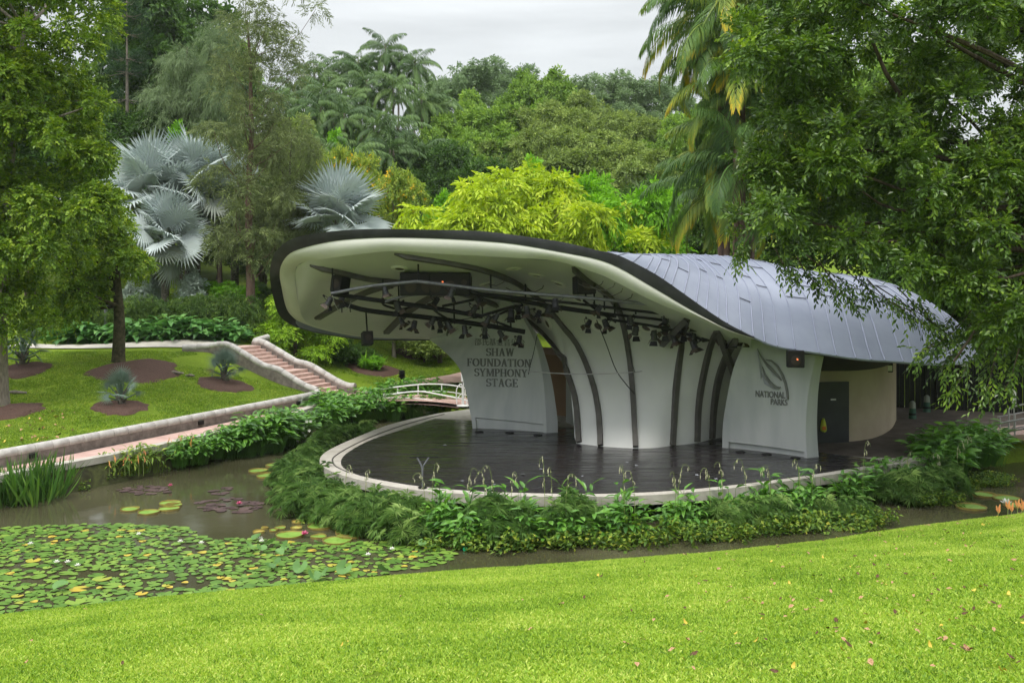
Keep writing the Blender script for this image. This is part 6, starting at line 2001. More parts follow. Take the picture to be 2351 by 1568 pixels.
def mesh_broad(seed, n, rad, h, L, W, up=0.55):
    """clump of broad stalked leaves"""
    rng = np.random.default_rng(seed)
    a = rng.uniform(0, 6.28, n); r_ = rad * np.sqrt(rng.random(n))
    z = h * (1 - 0.55 * (r_ / rad)**2) * rng.uniform(0.35, 1.0, n)
    P = np.stack([np.cos(a) * r_, np.sin(a) * r_, z], 1)
    a2 = a + rng.normal(0, 0.8, n)
    A = np.stack([np.cos(a2), np.sin(a2), rng.uniform(-0.45, 0.9, n) * up], 1)
    N = np.stack([-np.cos(a2) * 0.3, -np.sin(a2) * 0.3, np.ones(n)], 1) + rng.normal(0, 0.3, (n, 3))
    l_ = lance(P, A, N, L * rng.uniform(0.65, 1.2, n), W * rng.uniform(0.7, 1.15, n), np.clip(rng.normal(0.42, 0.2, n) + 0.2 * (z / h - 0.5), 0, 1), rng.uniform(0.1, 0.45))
    s_ = stems(np.stack([np.cos(a) * r_ * 0.6, np.sin(a) * r_ * 0.6, np.full(n, -0.25)], 1), P, 0.008, np.full(n, 0.3))
    V, F, r2 = cat([l_, s_])
    return quads_to_mesh('leaves', V, F, r2)
def mesh_sedge(seed, n, rad, h, k=16, L=0.28, W=0.025):
    """umbrella sedge: stalks topped by wheels of narrow leaves"""
    rng = np.random.default_rng(seed)
    a = rng.uniform(0, 6.28, n); r_ = rad * np.sqrt(rng.random(n))
    z = h * (1 - 0.6 * (r_ / rad)**2) * rng.uniform(0.5, 1.0, n)
    Pt = np.stack([np.cos(a) * r_, np.sin(a) * r_, z], 1)
    lean = np.stack([np.cos(a) * r_ / rad, np.sin(a) * r_ / rad, np.full(n, 0.9)], 1) + rng.normal(0, 0.25, (n, 3))
    ax = nrm(lean)
    th = rng.uniform(0, 6.28, (n, 1)) + np.linspace(0, 6.28, k, endpoint=False)[None] + rng.normal(0, 0.1, (n, k))
    u = nrm(np.cross(ax, np.tile([0.2, 0.1, 0.97], (n, 1)) + rng.normal(0, 0.1, (n, 3)))); w = np.cross(ax, u)
    A = u[:, None] * np.cos(th)[..., None] + w[:, None] * np.sin(th)[..., None] + ax[:, None] * rng.uniform(0.0, 0.5, (n, k, 1))
    sc = rng.uniform(0.75, 1.2, (n, 1))
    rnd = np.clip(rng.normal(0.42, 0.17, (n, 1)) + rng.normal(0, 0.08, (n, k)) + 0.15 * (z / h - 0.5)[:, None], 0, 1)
    lv = leaf_arr(np.repeat(Pt, k, 0), A.reshape(-1, 3), np.repeat(ax, k, 0), (L * sc * rng.uniform(0.8, 1.1, (n, k))).ravel(), W, rnd.ravel(), 0.3, 0.28)
    st_ = stems(np.stack([np.cos(a) * r_ * 0.5, np.sin(a) * r_ * 0.5, np.full(n, -0.4)], 1), Pt, 0.006, np.full(n, 0.4))
    V, F, r2 = cat([lv, st_])
    return quads_to_mesh('leaves', V, F, r2)
def mesh_sword(seed, n, rad, h, W=0.07):
    rng = np.random.default_rng(seed)
    a = rng.uniform(0, 6.28, n); r_ = rad * np.sqrt(rng.random(n))
    P = np.stack([np.cos(a) * r_, np.sin(a) * r_, np.full(n, -0.1)], 1)
    A = np.stack([np.cos(a) * 0.3, np.sin(a) * 0.3, np.ones(n)], 1) + rng.normal(0, 0.16, (n, 3))
    N = np.stack([np.cos(a + 1.2), np.sin(a + 1.2), np.zeros(n)], 1) + rng.normal(0, 0.4, (n, 3))
    V, F, r2 = lance(P, A, N, h * rng.uniform(0.6, 1.1, n), W * rng.uniform(0.8, 1.3, n), np.clip(rng.normal(0.42, 0.2, n), 0, 1), 0.12)
    return quads_to_mesh('leaves', V, F, r2)
def mesh_creeper(seed, n, rx, ry, h, L=0.12, W=0.07):
    rng = np.random.default_rng(seed)
    u = rng.uniform(-1, 1, (n, 2))
    z = h * (1 - 0.5 * np.abs(u[:, 1])) * rng.random(n)**0.7
    P = np.stack([u[:, 0] * rx, u[:, 1] * ry, z], 1)
    A = rng.normal(0, 1, (n, 3)); A[:, 2] *= 0.5; A[:, 1] -= 0.3
    N = rng.normal(0, 0.4, (n, 3)) + np.array([0, -0.4, 0.9])
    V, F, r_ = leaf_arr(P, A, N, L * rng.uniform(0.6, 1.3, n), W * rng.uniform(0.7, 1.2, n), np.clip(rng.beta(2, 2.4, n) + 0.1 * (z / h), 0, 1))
    return np_mesh('leaves', V, F, r_)

HERB = {}
for i in range(4):
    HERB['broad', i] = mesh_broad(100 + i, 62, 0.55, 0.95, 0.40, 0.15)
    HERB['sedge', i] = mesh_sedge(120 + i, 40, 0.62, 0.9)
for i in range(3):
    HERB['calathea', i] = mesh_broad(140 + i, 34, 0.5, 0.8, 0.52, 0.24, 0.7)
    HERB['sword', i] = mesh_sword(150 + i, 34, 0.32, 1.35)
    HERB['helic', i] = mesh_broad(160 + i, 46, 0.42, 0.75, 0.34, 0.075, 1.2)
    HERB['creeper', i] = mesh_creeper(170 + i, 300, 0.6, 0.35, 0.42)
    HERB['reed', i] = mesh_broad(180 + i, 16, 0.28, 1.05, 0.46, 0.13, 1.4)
    HERB['fern', i] = mesh_sword(190 + i, 26, 0.2, 0.8, 0.06)
HM = {'broad': 'f_broad', 'sedge': 'f_sedge', 'calathea': 'f_calathea', 'sword': 'f_sword', 'helic': 'f_helic', 'creeper': 'f_creeper', 'reed': 'f_broad', 'fern': 'f_bright'}
rh = random.Random(5)
NAMES = {'broad': 'broadleaf_plant', 'sedge': 'umbrella_sedge', 'calathea': 'big_leaved_plant', 'sword': 'sword_leaved_plant', 'helic': 'heliconia', 'creeper': 'creeper', 'reed': 'water_canna', 'fern': 'fern'}
CATS = {'broad': 'plant', 'sedge': 'sedge', 'calathea': 'plant', 'sword': 'plant', 'helic': 'plant', 'creeper': 'creeper', 'reed': 'plant', 'fern': 'fern'}
def herb(kind, x, y, z, s, label, group, rz=None, tilt=0.0):
    vs = [k for k in HERB if k[0] == kind]
    me = HERB[rh.choice(vs)]
    o = bpy.data.objects.new(NAMES[kind], me)
    COL.objects.link(o)
    if not me.materials: me.materials.append(M[HM[kind]])
    o.location = (x, y, z)
    o.rotation_euler = (tilt, 0, rh.uniform(0, 6.28) if rz is None else rz)
    o.scale = (s * rh.uniform(0.9, 1.1), s * rh.uniform(0.9, 1.1), s * rh.uniform(0.88, 1.12))
    tag(o, label, CATS[kind], group)
    return o
# ------------------------------------------------------------------ big left tree
def image_tree(name, label, clumps, base, leaf, bark, r0, n_sp, k, L, W, seed, length=0.4, trunk_top=None, droop=0.3, limbs=14, inner=0.3, extra=(), flat=0.8, hang=0.15, bottom=0.4, trunk_pts=None, power=2.0):
    """crown from clumps listed as (column, row, radius in columns, distance); base is the foot of the trunk"""
    rng = np.random.default_rng(seed)
    C = np.array([tuple(at(c[0], c[1], c[3])) for c in clumps])
    Rr = np.array([(c[2] * c[3] / FPX, c[2] * c[3] / FPX, c[2] * c[3] / FPX * flat) for c in clumps])
    b = np.array(base)
    P, D, N, rr, u = clump_sprays(C - b, Rr, n_sp, rng, 0.7, hang, inner, bottom, power)
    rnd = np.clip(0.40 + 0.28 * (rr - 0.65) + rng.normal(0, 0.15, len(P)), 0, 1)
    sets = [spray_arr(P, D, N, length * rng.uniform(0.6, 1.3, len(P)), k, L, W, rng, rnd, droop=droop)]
    for e in extra: sets.append(e(rng, b))
    V, F, rd = cat(sets)
    o = empty(name, base, 0, label, 'tree')
    link('crown', np_mesh('crown', V, F, rd), o, M[leaf])
    tt = np.array(trunk_top) - b if trunk_top is not None else np.array((0, 0, C[:, 2].max() - b[2]))
    mb = MB()
    tp = [(0, 0, -0.3), (0, 0, 0.25)] + ([tuple(np.array(q) - b) for q in trunk_pts] if trunk_pts else [tuple(tt * 0.5 + rng.normal(0, 0.15, 3))]) + [tuple(tt)]
    Pp = crom(tp, 20)
    rad = np.interp(np.linspace(0, 1, 20), [0, 0.06, 0.5, 1], [r0 * 1.5, r0 * 1.1, r0 * 0.8, r0 * 0.25])
    mb.tube(vecs(Pp), list(rad), 12)
    for i in rng.permutation(len(C))[:limbs]:
        tg = C[i] - b
        q = Pp[int(np.clip(np.searchsorted(Pp[:, 2], tg[2] - 0.5 * np.hypot(*(tg[:2] - tt[:2]))), 9, 18))]
        m_ = q * 0.5 + tg * 0.5 + rng.normal(0, 0.25, 3)
        mb.tube(vecs(crom([q, m_, tg], 9)), list(np.linspace(r0 * 0.35, 0.02, 9)), 6)
    link('trunk', mb.mesh('trunk', auto=60), o, M[bark])
    return o

def scatter_clumps(poly, n, rmin, rmax, dmin, dmax, seed, holes=(), edge=0.0):
    rng = np.random.default_rng(seed)
    P = np.array(poly, float)
    out = []
    tries = 0
    while len(out) < n and tries < 20000:
        tries += 1
        x = rng.uniform(P[:, 0].min(), P[:, 0].max()); y = rng.uniform(P[:, 1].min(), P[:, 1].max())
        r_ = rng.uniform(rmin, rmax)
        if poly_sd(np.array([x]), np.array([y]), poly)[0] < r_ * 0.75 + edge: continue
        if any((x - hx)**2 + (y - hy)**2 < (hr + r_ * 0.6)**2 for hx, hy, hr in holes): continue
        out.append((x, y, r_, rng.uniform(dmin, dmax)))
    return out

# crown of the big tree at the left edge: solid masses with darker hollows
pl1 = [(-220, -160), (150, -120), (240, -30), (262, 70), (270, 170), (272, 260), (262, 330), (285, 400), (300, 480), (302, 560), (270, 600), (215, 580), (170, 640), (120, 700), (110, 780), (30, 790), (-40, 760), (-220, 700)]
cl = scatter_clumps(pl1, 150, 26, 50, 34.5, 39.5, 201, holes=((230, 660, 20),), edge=-8)
image_tree('tree', 'huge dense glossy green tree filling the left edge of the picture', cl, tuple(atz(4, 931, 1.6)), 'f_left', 'barkpale', 0.22, 21000, 6, 0.16, 0.105, 202, length=0.34, limbs=30, trunk_top=at(60, 20, 37), inner=0.5, trunk_pts=[at(2, 760, 36.5), at(20, 420, 37)])
# smaller mossy tree in front of the hedge
pl2 = [(92, 600), (130, 530), (190, 500), (250, 470), (300, 500), (330, 560), (345, 610), (325, 650), (300, 660), (280, 610), (255, 640), (225, 700), (165, 750), (110, 730)]
cl = scatter_clumps(pl2, 46, 16, 32, 43.2, 46.6, 203, edge=-6)
bs = at(272, 832, 45); bs.z = gz(bs.x, bs.y)
image_tree('tree', 'small yellowish green tree with thick mossy trunk standing in the big mulch oval', cl, tuple(bs), 'f_ivytree', 'barkmoss', 0.27, 5200, 6, 0.17, 0.10, 204, length=0.36, limbs=14, trunk_top=at(262, 545, 45), flat=0.8, trunk_pts=[at(274, 740, 45), at(268, 640, 45)])
# creeping moss tufts on that trunk are in the bark; a few hanging ivy sprays
# ------------------------------------------------------------------ overhanging tree at right
pr1 = [(1715, -140), (1690, 20), (1690, 120), (1712, 180), (1745, 215), (1742, 300), (1690, 340), (1678, 420), (1668, 500), (1690, 545), (1760, 560), (1830, 580), (1900, 590), (1960, 600), (2020, 620), (2080, 640), (2140, 660), (2210, 700), (2240, 780), (2290, 830), (2340, 840), (2420, 820), (2620, 700), (2620, -140)]
holes = ((2215, 135, 34), (2262, 200, 26), (2325, 110, 22), (2300, 250, 20), (2180, 90, 14), (2338, 190, 26), (2160, 190, 14))
cl = scatter_clumps(pr1, 235, 24, 48, 23.5, 28.5, 211, holes=holes, edge=-12)
cl += scatter_clumps([(2090, -260), (2090, 500), (2160, 560), (2260, 600), (2700, 640), (2700, -260)], 60, 30, 52, 29.5, 38.5, 213)  # unseen clumps behind the front foliage, added to shade the stage's back right
twigs = []
def hang_sprays(rng, b):
    """drooping leafy twigs along the lower fringe in front of the roof"""
    Ls = [[(1830, 590, 26), (1860, 640, 26), (1890, 655, 25.8)], [(1880, 600, 25.5), (1920, 655, 25.4), (1950, 690, 25.3), (1958, 700, 25.2)], [(1930, 610, 26), (1990, 660, 25.6), (2030, 685, 25.5), (2052, 700, 25.4)], [(1990, 640, 25.5), (2040, 690, 25.2), (2090, 715, 25), (2125, 745, 25)],
          [(2060, 660, 25.6), (2120, 720, 25.4), (2165, 760, 25.2), (2190, 770, 25)], [(2200, 700, 25.5), (2160, 770, 25.2), (2130, 800, 25), (2120, 815, 25)], [(2230, 740, 25.5), (2190, 810, 25.2), (2165, 840, 25.1), (2160, 850, 25)], [(2260, 780, 25), (2215, 850, 24.8), (2195, 890, 24.7), (2186, 900, 24.6)],
          [(2290, 800, 25), (2270, 880, 24.6), (2262, 905, 24.5)], [(2340, 800, 24.5), (2320, 870, 24.4), (2300, 900, 24.3)], [(1780, 570, 26.2), (1800, 610, 26), (1822, 632, 25.9)], [(1720, 540, 26.2), (1700, 575, 26), (1690, 590, 25.9)], [(2010, 655, 25.6), (2080, 700, 25.3), (2150, 745, 25)], [(1850, 585, 25.8), (1925, 640, 25.5), (1975, 665, 25.3)],
          [(2240, 700, 25.4), (2190, 760, 25.2), (2150, 790, 25), (2105, 812, 24.9)]]
    Ps, Ds = [], []
    for l_ in Ls:
        q = crom([tuple(at(*p)) for p in l_], 14)
        twigs.append(q)
        for i in range(3, 14):
            for _ in range(2):
                Ps.append(q[i] + rng.normal(0, 0.07, 3)); Ds.append((q[min(i + 1, 13)] - q[i - 1]) / 0.3 + rng.normal(0, 0.5, 3) + np.array([0, 0, -0.25]))
    Ps = np.array(Ps) - b; Ds = np.array(Ds)
    n = len(Ps)
    return spray_arr(Ps, Ds, np.tile([0, -0.2, 1.0], (n, 1)) + rng.normal(0, 0.25, (n, 3)), 0.42 * rng.uniform(0.7, 1.3, n), 7, 0.17, 0.065, rng, np.clip(rng.normal(0.42, 0.2, n), 0, 1), droop=0.35)
trunk_b = (17.2, 25.6, gz(17.2, 25.6))
nt = image_tree('tree', 'large dark leaved tree overhanging the roof from the right edge', cl, trunk_b, 'f_near', 'bark', 0.42, 29000, 8, 0.165, 0.082, 212, length=0.46, limbs=26, trunk_top=(16.6, 26.2, 15.5), droop=0.14, inner=0.35, extra=(hang_sprays,), flat=0.65, bottom=0.5, trunk_pts=[(17.0, 25.8, 6), (16.8, 26, 11)])
lb = MB()
for l_ in ([(16.8, 26, 11), at(2200, 330, 26.5), at(2060, 210, 26), at(1990, 60, 25.8), at(1960, -40, 25.6)], [(16.9, 25.9, 9), at(2260, 380, 26), at(2080, 350, 26), at(1900, 345, 26.2)], [(17, 25.8, 7), at(2330, 480, 25.6), at(2160, 490, 25.4), at(2040, 478, 25.5), at(1980, 440, 25.6)], [(17, 25.8, 6.2), at(2351, 445, 25.5), at(2250, 300, 25.5), at(2170, 230, 25.6)],
           [(17.05, 25.7, 5.6), at(2300, 640, 25), at(2200, 600, 25.2), at(2080, 560, 25.5)], [(17.05, 25.7, 5.2), at(2300, 690, 24.8), at(2240, 760, 24.8), at(2190, 830, 24.8)], [(17, 25.8, 6.8), at(2200, 560, 25.5), at(1900, 520, 26), at(1840, 505, 26.2)]):
    q = crom(np.array([tuple(p) for p in l_]) - np.array(trunk_b), 18)
    lb.tube(vecs(q), list(np.linspace(0.15, 0.025, 18)), 7)
for q in twigs:
    lb.tube(vecs(q - np.array(trunk_b)), list(np.linspace(0.018, 0.006, 14)), 4)
link('limbs', lb.mesh('limbs', auto=60), nt, M['bark'])

# ------------------------------------------------------------------ planting round the pond
SEDGE_F = 'umbrella sedges along the stage edge'
BROAD_F = 'broad leaved plants along the stage edge'
def line_plants(kind, pts, n, z, s, jit, label, group, seed):
    rr_ = random.Random(seed)
    P = crom([tuple(p) for p in pts], 200)
    for k in range(n):
        p = P[int((k + rr_.random()) / n * 199)]
        herb(kind, p[0] + rr_.uniform(-jit, jit), p[1] + rr_.uniform(-jit, jit), z + rr_.uniform(-0.08, 0.12), s * rr_.uniform(0.85, 1.2), label, group)
W0 = lambda x, y: atz(x, y, 0.0)[:2]
# sedges: left nose of the stage and the band in front
line_plants('sedge', [W0(700, 1075), W0(672, 1120), W0(690, 1160), W0(740, 1195)], 17, -0.1, 0.85, 0.3, 'umbrella sedge on the rounded left nose of the stage', 'sedges round the left nose of the stage', 1)
line_plants('sedge', [W0(705, 1055), W0(705, 1100), W0(740, 1150), W0(800, 1180)], 11, -0.15, 0.85, 0.3, 'umbrella sedge against the curved kerb at the left nose', 'sedges against the left kerb', 2)
line_plants('sedge', [W0(740, 1190), W0(800, 1212), W0(880, 1230), W0(960, 1240)], 16, -0.08, 0.88, 0.25, 'umbrella sedge in the thick band below the left front kerb', 'sedges below the left front kerb', 3)
line_plants('sedge', [W0(800, 1185), W0(880, 1200), W0(955, 1215)], 9, -0.08, 0.9, 0.25, 'umbrella sedge just under the left front kerb edge', 'sedges under the left front kerb edge', 4)
line_plants('sedge', [W0(1110, 1235), W0(1180, 1245), W0(1260, 1240)], 7, 0.0, 0.95, 0.25, 'umbrella sedge among broad leaves below mid stage', 'sedges below mid stage', 5)
line_plants('sedge', [W0(1290, 1225), W0(1350, 1235)], 4, 0.1, 0.9, 0.2, 'umbrella sedge left of the kerb gap below the centre rib', 'sedges near the kerb gap', 6)
line_plants('sedge', [W0(1660, 1215), W0(1730, 1215), W0(1790, 1205)], 8, -0.05, 0.9, 0.25, 'umbrella sedge in front of the right hand stage kerb', 'sedges below the right kerb', 7)
line_plants('sedge', [W0(1830, 1190), W0(1920, 1190), W0(1990, 1195)], 6, -0.15, 0.85, 0.25, 'low dark umbrella sedge between lawn and right kerb', 'low sedges at the right', 8)
line_plants('sedge', [W0(2020, 1150), W0(2080, 1150), W0(2140, 1140), W0(2180, 1115)], 13, 0.0, 0.95, 0.35, 'umbrella sedge at the right end of the stage kerb', 'sedges at the right end', 9)
# broad leaves and water cannas at the front
line_plants('reed', [W0(985, 1215), W0(1060, 1222), W0(1130, 1225), W0(1230, 1222)], 9, 0.2, 0.9, 0.2, 'upright water canna with pointed leaves over the left front kerb', 'water cannas over the left kerb', 11)
line_plants('reed', [W0(1260, 1220), W0(1400, 1218), W0(1450, 1215)], 7, 0.2, 0.85, 0.2, 'upright water canna with pointed leaves at mid front', 'water cannas at mid front', 12)
line_plants('reed', [W0(1550, 1205), W0(1640, 1200), W0(1760, 1185), W0(1860, 1170), W0(1950, 1160)], 11, 0.1, 0.85, 0.2, 'upright water canna with pointed leaves right of the kerb gap', 'water cannas right of the gap', 13)
line_plants('broad', [W0(985, 1235), W0(1100, 1245), W0(1260, 1245), W0(1420, 1235), W0(1450, 1230)], 15, 0.05, 0.8, 0.2, 'broad leaved water plant in the band below the front kerb', BROAD_F, 14)
line_plants('broad', [W0(1530, 1225), W0(1640, 1215), W0(1780, 1195), W0(1900, 1180)], 10, 0.0, 0.75, 0.2, 'broad leaved water plant below the right front kerb', 'broad leaves below the right kerb', 15)
line_plants('broad', [W0(1950, 1160), W0(2050, 1130), W0(2140, 1105), W0(2230, 1085)], 12, 0.15, 0.9, 0.3, 'broad leaved plant over the right end of the kerb', 'broad leaves at the right end', 16)
line_plants('broad', [(12.9, 31.6), (13.6, 31.2), (14.6, 32.0), (15.6, 33.2), (14.3, 33.0), (16.6, 34.4)], 22, 0.42, 1.05, 0.4, 'leafy plant in the tall bank at the right beside the ramp', 'leafy plants on the right bank', 17)
# low creepers at the water line
line_plants('creeper', [W0(1000, 1250), W0(1100, 1258), W0(1250, 1256), W0(1400, 1250), W0(1560, 1240), W0(1700, 1230), W0(1850, 1215), W0(2010, 1205)], 24, -0.05, 1.0, 0.15, 'yellowish creeper trailing into the water below the stage plants', 'creepers along the water line', 18)
line_plants('creeper', [W0(720, 1150), W0(715, 1180), W0(740, 1205)], 4, -0.05, 0.7, 0.1, 'yellow green creeper at the water below the left sedges', 'creepers at the left nose', 19)
line_plants('creeper', [W0(2060, 1165), W0(2110, 1165), W0(2160, 1140), W0(2230, 1115), W0(2330, 1110)], 10, -0.02, 0.9, 0.2, 'creeper hanging over the right pond bank', 'creepers on the right bank', 20)
line_plants('creeper', [(p[0], p[1]) for p in ((-8.55, 41), (-9.6, 37.6), (-11.1, 33.9), (-12.6, 30.7), (-14.3, 27.6))], 16, 0.0, 0.75, 0.12, 'dark low creeper on the mossy bank of the pink path', 'creepers on the left bank', 21)
# left bank: big broad leaved thickets
line_plants('broad', [atz(520, 1045, 0.1)[:2], atz(580, 1035, 0.1)[:2], atz(640, 1020, 0.1)[:2], atz(680, 1000, 0.1)[:2]], 18, 0.15, 1.1, 0.35, 'broad leaved plant in the thicket between pond and pink path', 'broad leaves beside the pink path', 22)
line_plants('broad', [atz(540, 1010, 0.6)[:2], atz(600, 1000, 0.6)[:2], atz(660, 985, 0.6)[:2]], 10, 0.45, 1.05, 0.25, 'broad leaved plant at the kerb of the pink path', 'broad leaves at the path kerb', 23)
line_plants('broad', [atz(395, 1060, 0.3)[:2], atz(440, 1048, 0.3)[:2], atz(500, 1035, 0.3)[:2]], 8, 0.2, 0.75, 0.2, 'smaller broad leaved plant on the bank left of the thicket', 'small broad leaves on the bank', 24)
line_plants('broad', [atz(720, 960, 0.3)[:2], atz(790, 945, 0.3)[:2], atz(860, 935, 0.3)[:2], atz(940, 925, 0.3)[:2], atz(1010, 920, 0.3)[:2]], 26, 0.3, 1.15, 0.5, 'broad leaved plant in the thicket in front of the white bridge rail', 'broad leaves before the bridge', 25)
line_plants('broad', [atz(730, 985, 0.2)[:2], atz(800, 965, 0.2)[:2], atz(880, 950, 0.3)[:2], atz(960, 940, 0.4)[:2], atz(1040, 930, 0.5)[:2]], 20, 0.3, 0.95, 0.35, 'broad leaved plant along the back left kerb of the stage', 'broad leaves along the back kerb', 26)
line_plants('broad', [atz(850, 900, 0.5)[:2], atz(960, 898, 0.5)[:2], atz(1060, 900, 0.5)[:2]], 9, 0.25, 0.9, 0.3, 'broad leaved plant behind the white bridge rail', 'broad leaves behind the bridge', 27)
line_plants('sedge', [atz(720, 1030, 0.2)[:2], atz(770, 1005, 0.2)[:2], atz(850, 985, 0.3)[:2]], 9, 0.0, 0.75, 0.2, 'short sedge along the outer kerb behind the stage nose', 'short sedges along the back kerb', 28)
# sword leaves and heliconias on the left bank
line_plants('sword', [atz(-60, 1165, 0)[:2], atz(10, 1160, 0)[:2], atz(70, 1152, 0)[:2], atz(120, 1140, 0)[:2]], 18, 0.0, 0.9, 0.35, 'tall sword leaved water plant at the left picture edge', 'sword leaved plants at the left', 29)
line_plants('sword', [atz(130, 1130, 0)[:2], atz(148, 1128, 0)[:2]], 2, 0.0, 0.8, 0.1, 'shorter sword leaved plant at the right end of the left clump', 'short sword leaved plants', 30)
HELP = [atz(258, 1082, 0.3)[:2], atz(300, 1078, 0.3)[:2], atz(342, 1064, 0.3)[:2]]
line_plants('helic', HELP, 8, 0.25, 0.9, 0.18, 'yellow variegated heliconia clump on the mossy bank', 'heliconias on the bank', 31)
line_plants('helic', [atz(410, 1040, 0.5)[:2], atz(450, 1025, 0.5)[:2]], 4, 0.4, 0.65, 0.15, 'small heliconia at the path kerb left of the broad leaves', 'heliconias at the path kerb', 32)
# big leaved border by the upper path
line_plants('calathea', [at(130, 800, 51.2)[:2], at(260, 800, 51.2)[:2], at(400, 800, 51.2)[:2], at(560, 795, 51.6)[:2]], 34, gz(-20, 51.2) - 0.1, 1.3, 0.35, 'big leaved plant in the border along the upper path', 'big leaved border plants', 33)
for o in [o for o in SC.objects if o.name.startswith('big_leaved_plant')]:
    o.location.z = gz(o.location.x, o.location.y) - 0.05
for x, y, d in ((475, 705, 56), (520, 690, 57), (560, 690, 58)):
    p = at(x, y, d); herb('fern', p.x, p.y, gz(p.x, p.y), 2.0, 'bright bird nest fern under the silver palms behind the hedge', 'ferns behind the hedge')
p = at(850, 830, 55.6); herb('fern', p.x, p.y, gz(p.x, p.y), 1.6, 'bright fern spreading at the foot of the ivy bush', None)

# heliconia flowers, thalia flower stalks
def flower_stalk(x, y, ztop_px, d, lean, label, group, seed, orange=False):
    rr_ = random.Random(seed)
    top = at(x, ztop_px, d); zb = 0.3
    o = empty('flower_stalk', (top.x - lean * 0.5, d, zb), 0, label, 'flower stalk', group)
    h = top.z - zb
    q = crom([(0, 0, 0), (lean * 0.1, 0, h * 0.6), (lean * 0.45, 0, h * 0.98), (lean * 0.8, 0, h * 0.97), (lean, 0, h * 0.88)], 20)
    MB().tube(vecs(q), list(np.linspace(0.008, 0.004, 20)), 4).build('stalk', M['stalk'], o)
    bm_ = MB()
    for j in range(6 if not orange else 4):
        i = rr_.randint(11, 19)
        p = Vector(q[i]) + Vector((rr_.uniform(-0.05, 0.05), rr_.uniform(-0.05, 0.05), 0))
        l_ = rr_.uniform(0.06, 0.15)
        bm_.tube([Vector(q[i]), p + Vector((0, 0, -l_ * 0.4))], 0.006, 3)
        bm_.tube([p + Vector((0, 0, -l_ * 0.4)), p + Vector((0.006, 0, -l_ * 0.8)), p + Vector((0, 0, -l_ * 1.2))], [0.006, 0.014, 0.004], 5)
    bm_.build('bells', M['petal_o'] if orange else M['bell'], o)
FS = [(800, 1065), (845, 1075), (962, 1085), (1000, 1060), (1085, 1072), (1105, 1080), (1120, 1066), (1180, 1080), (1245, 1044), (1262, 1070), (1310, 1085), (1428, 1062), (1445, 1078), (1545, 1080), (1570, 1064), (1620, 1072), (1650, 1058), (1700, 1052), (1760, 1066), (1828, 1052), (1875, 1064), (1990, 1010), (2090, 1035), (2150, 1040), (2205, 1010), (2222, 1000)]
rf = random.Random(12)
for k, (x, y) in enumerate(FS):
    yb = np.interp(x, [740, 900, 1150, 1420, 1700, 2080, 2240], [1090, 1125, 1145, 1148, 1125, 1070, 1040])
    d = 5.6 * FPX / (yb + 22 - HY)
    side = 'left' if x < 1100 else 'middle' if x < 1500 else 'right'
    flower_stalk(x, y, y, d, rf.choice((-1, 1)) * rf.uniform(0.12, 0.32), 'thin arching flower stalk with hanging pale bells before the %s stage front' % side, 'flower stalks before the %s stage front' % side, k)
for k, (x, y) in enumerate(((250, 1055), (262, 1040), (285, 1048), (296, 1036), (318, 1038), (330, 1028), (388, 1002), (412, 996), (440, 990))):
    d = 5.9 * FPX / ((1085 if x < 350 else 1050) - HY)
    flower_stalk(x, y, y, d, rf.uniform(-0.1, 0.1), 'orange heliconia flower spike over the bank beside the pink path', 'orange heliconia flowers', 50 + k, True)
# white flowering spray on the bank
ws = at(695, 985, 38); 
for k in range(12):
    p = at(672 + rf.uniform(0, 48), 965 + rf.uniform(0, 46), 37.6 + rf.uniform(-0.3, 0.3))
    mb = MB()
    for j in range(5):
        a = j * 1.257
        mb.add([p, p + Vector((0.045 * math.cos(a - .5), -0.02, 0.045 * math.sin(a - .5))), p + Vector((0.07 * math.cos(a), -0.03, 0.07 * math.sin(a))), p + Vector((0.045 * math.cos(a + .5), -0.02, 0.045 * math.sin(a + .5)))], [(0, 1, 2, 3)])
    tag(mb.build('white_flower', M['petal_w']), 'small white flower in the leafy bank left of the stage', 'flower', 'white flowers on the bank')

# ------------------------------------------------------------------ water lilies
rp = random.Random(90)
def pad_mesh(n, notch, rim=0.0, wav=0.0):
    mb = MB()
    V = [(0, 0, 0.0)]
    for k in range(n + 1):
        a = notch / 2 + (2 * math.pi - notch) * k / n
        r_ = 1 + 0.03 * math.sin(5 * a)
        V.append((r_ * math.cos(a), r_ * math.sin(a), wav * math.sin(3 * a)))
    mb.add(V, [(0, k, k + 1) for k in range(1, n + 1)])
    V2 = [(x, y, z - 0.05) for x, y, z in V]
    return mb
PADS = []
for v in range(8):
    mb = pad_mesh(16, 0.3 + 0.08 * v, wav=0.015 * (v % 3))
    me = mb.mesh('pad')
    at_ = me.attributes.new('rnd', 'FLOAT', 'FACE')
    base = [0.25, 0.4, 0.5, 0.6, 0.7, 0.45, 0.88, 1.0][v]
    at_.data.foreach_set('value', [base] * len(me.polygons))
    me.materials.append(M['f_pad'])
    PADS.append(me)
LILY = [(-120, 1225), (0, 1212), (100, 1206), (200, 1203), (300, 1203), (400, 1206), (448, 1222), (470, 1236), (560, 1236), (640, 1240), (720, 1250), (800, 1248), (880, 1240), (960, 1237), (1000, 1250), (1045, 1268), (1035, 1288), (960, 1305), (700, 1340), (430, 1362), (200, 1395), (0, 1420), (-150, 1440)]
lily_w = [tuple(atz(x, y, 0.0)[:2]) for x, y in LILY]
GAPS = [(560, 1285, 40, 9), (180, 1258, 40, 8), (880, 1275, 40, 7), (20, 1300, 40, 9), (330, 1290, 30, 7), (430, 1335, 60, 14), (250, 1318, 70, 9), (60, 1330, 40, 8), (120, 1280, 18, 5), (345, 1232, 20, 4), (700, 1320, 20, 4), (960, 1285, 22, 6)]
pads = []
tries = 0
cell = {}
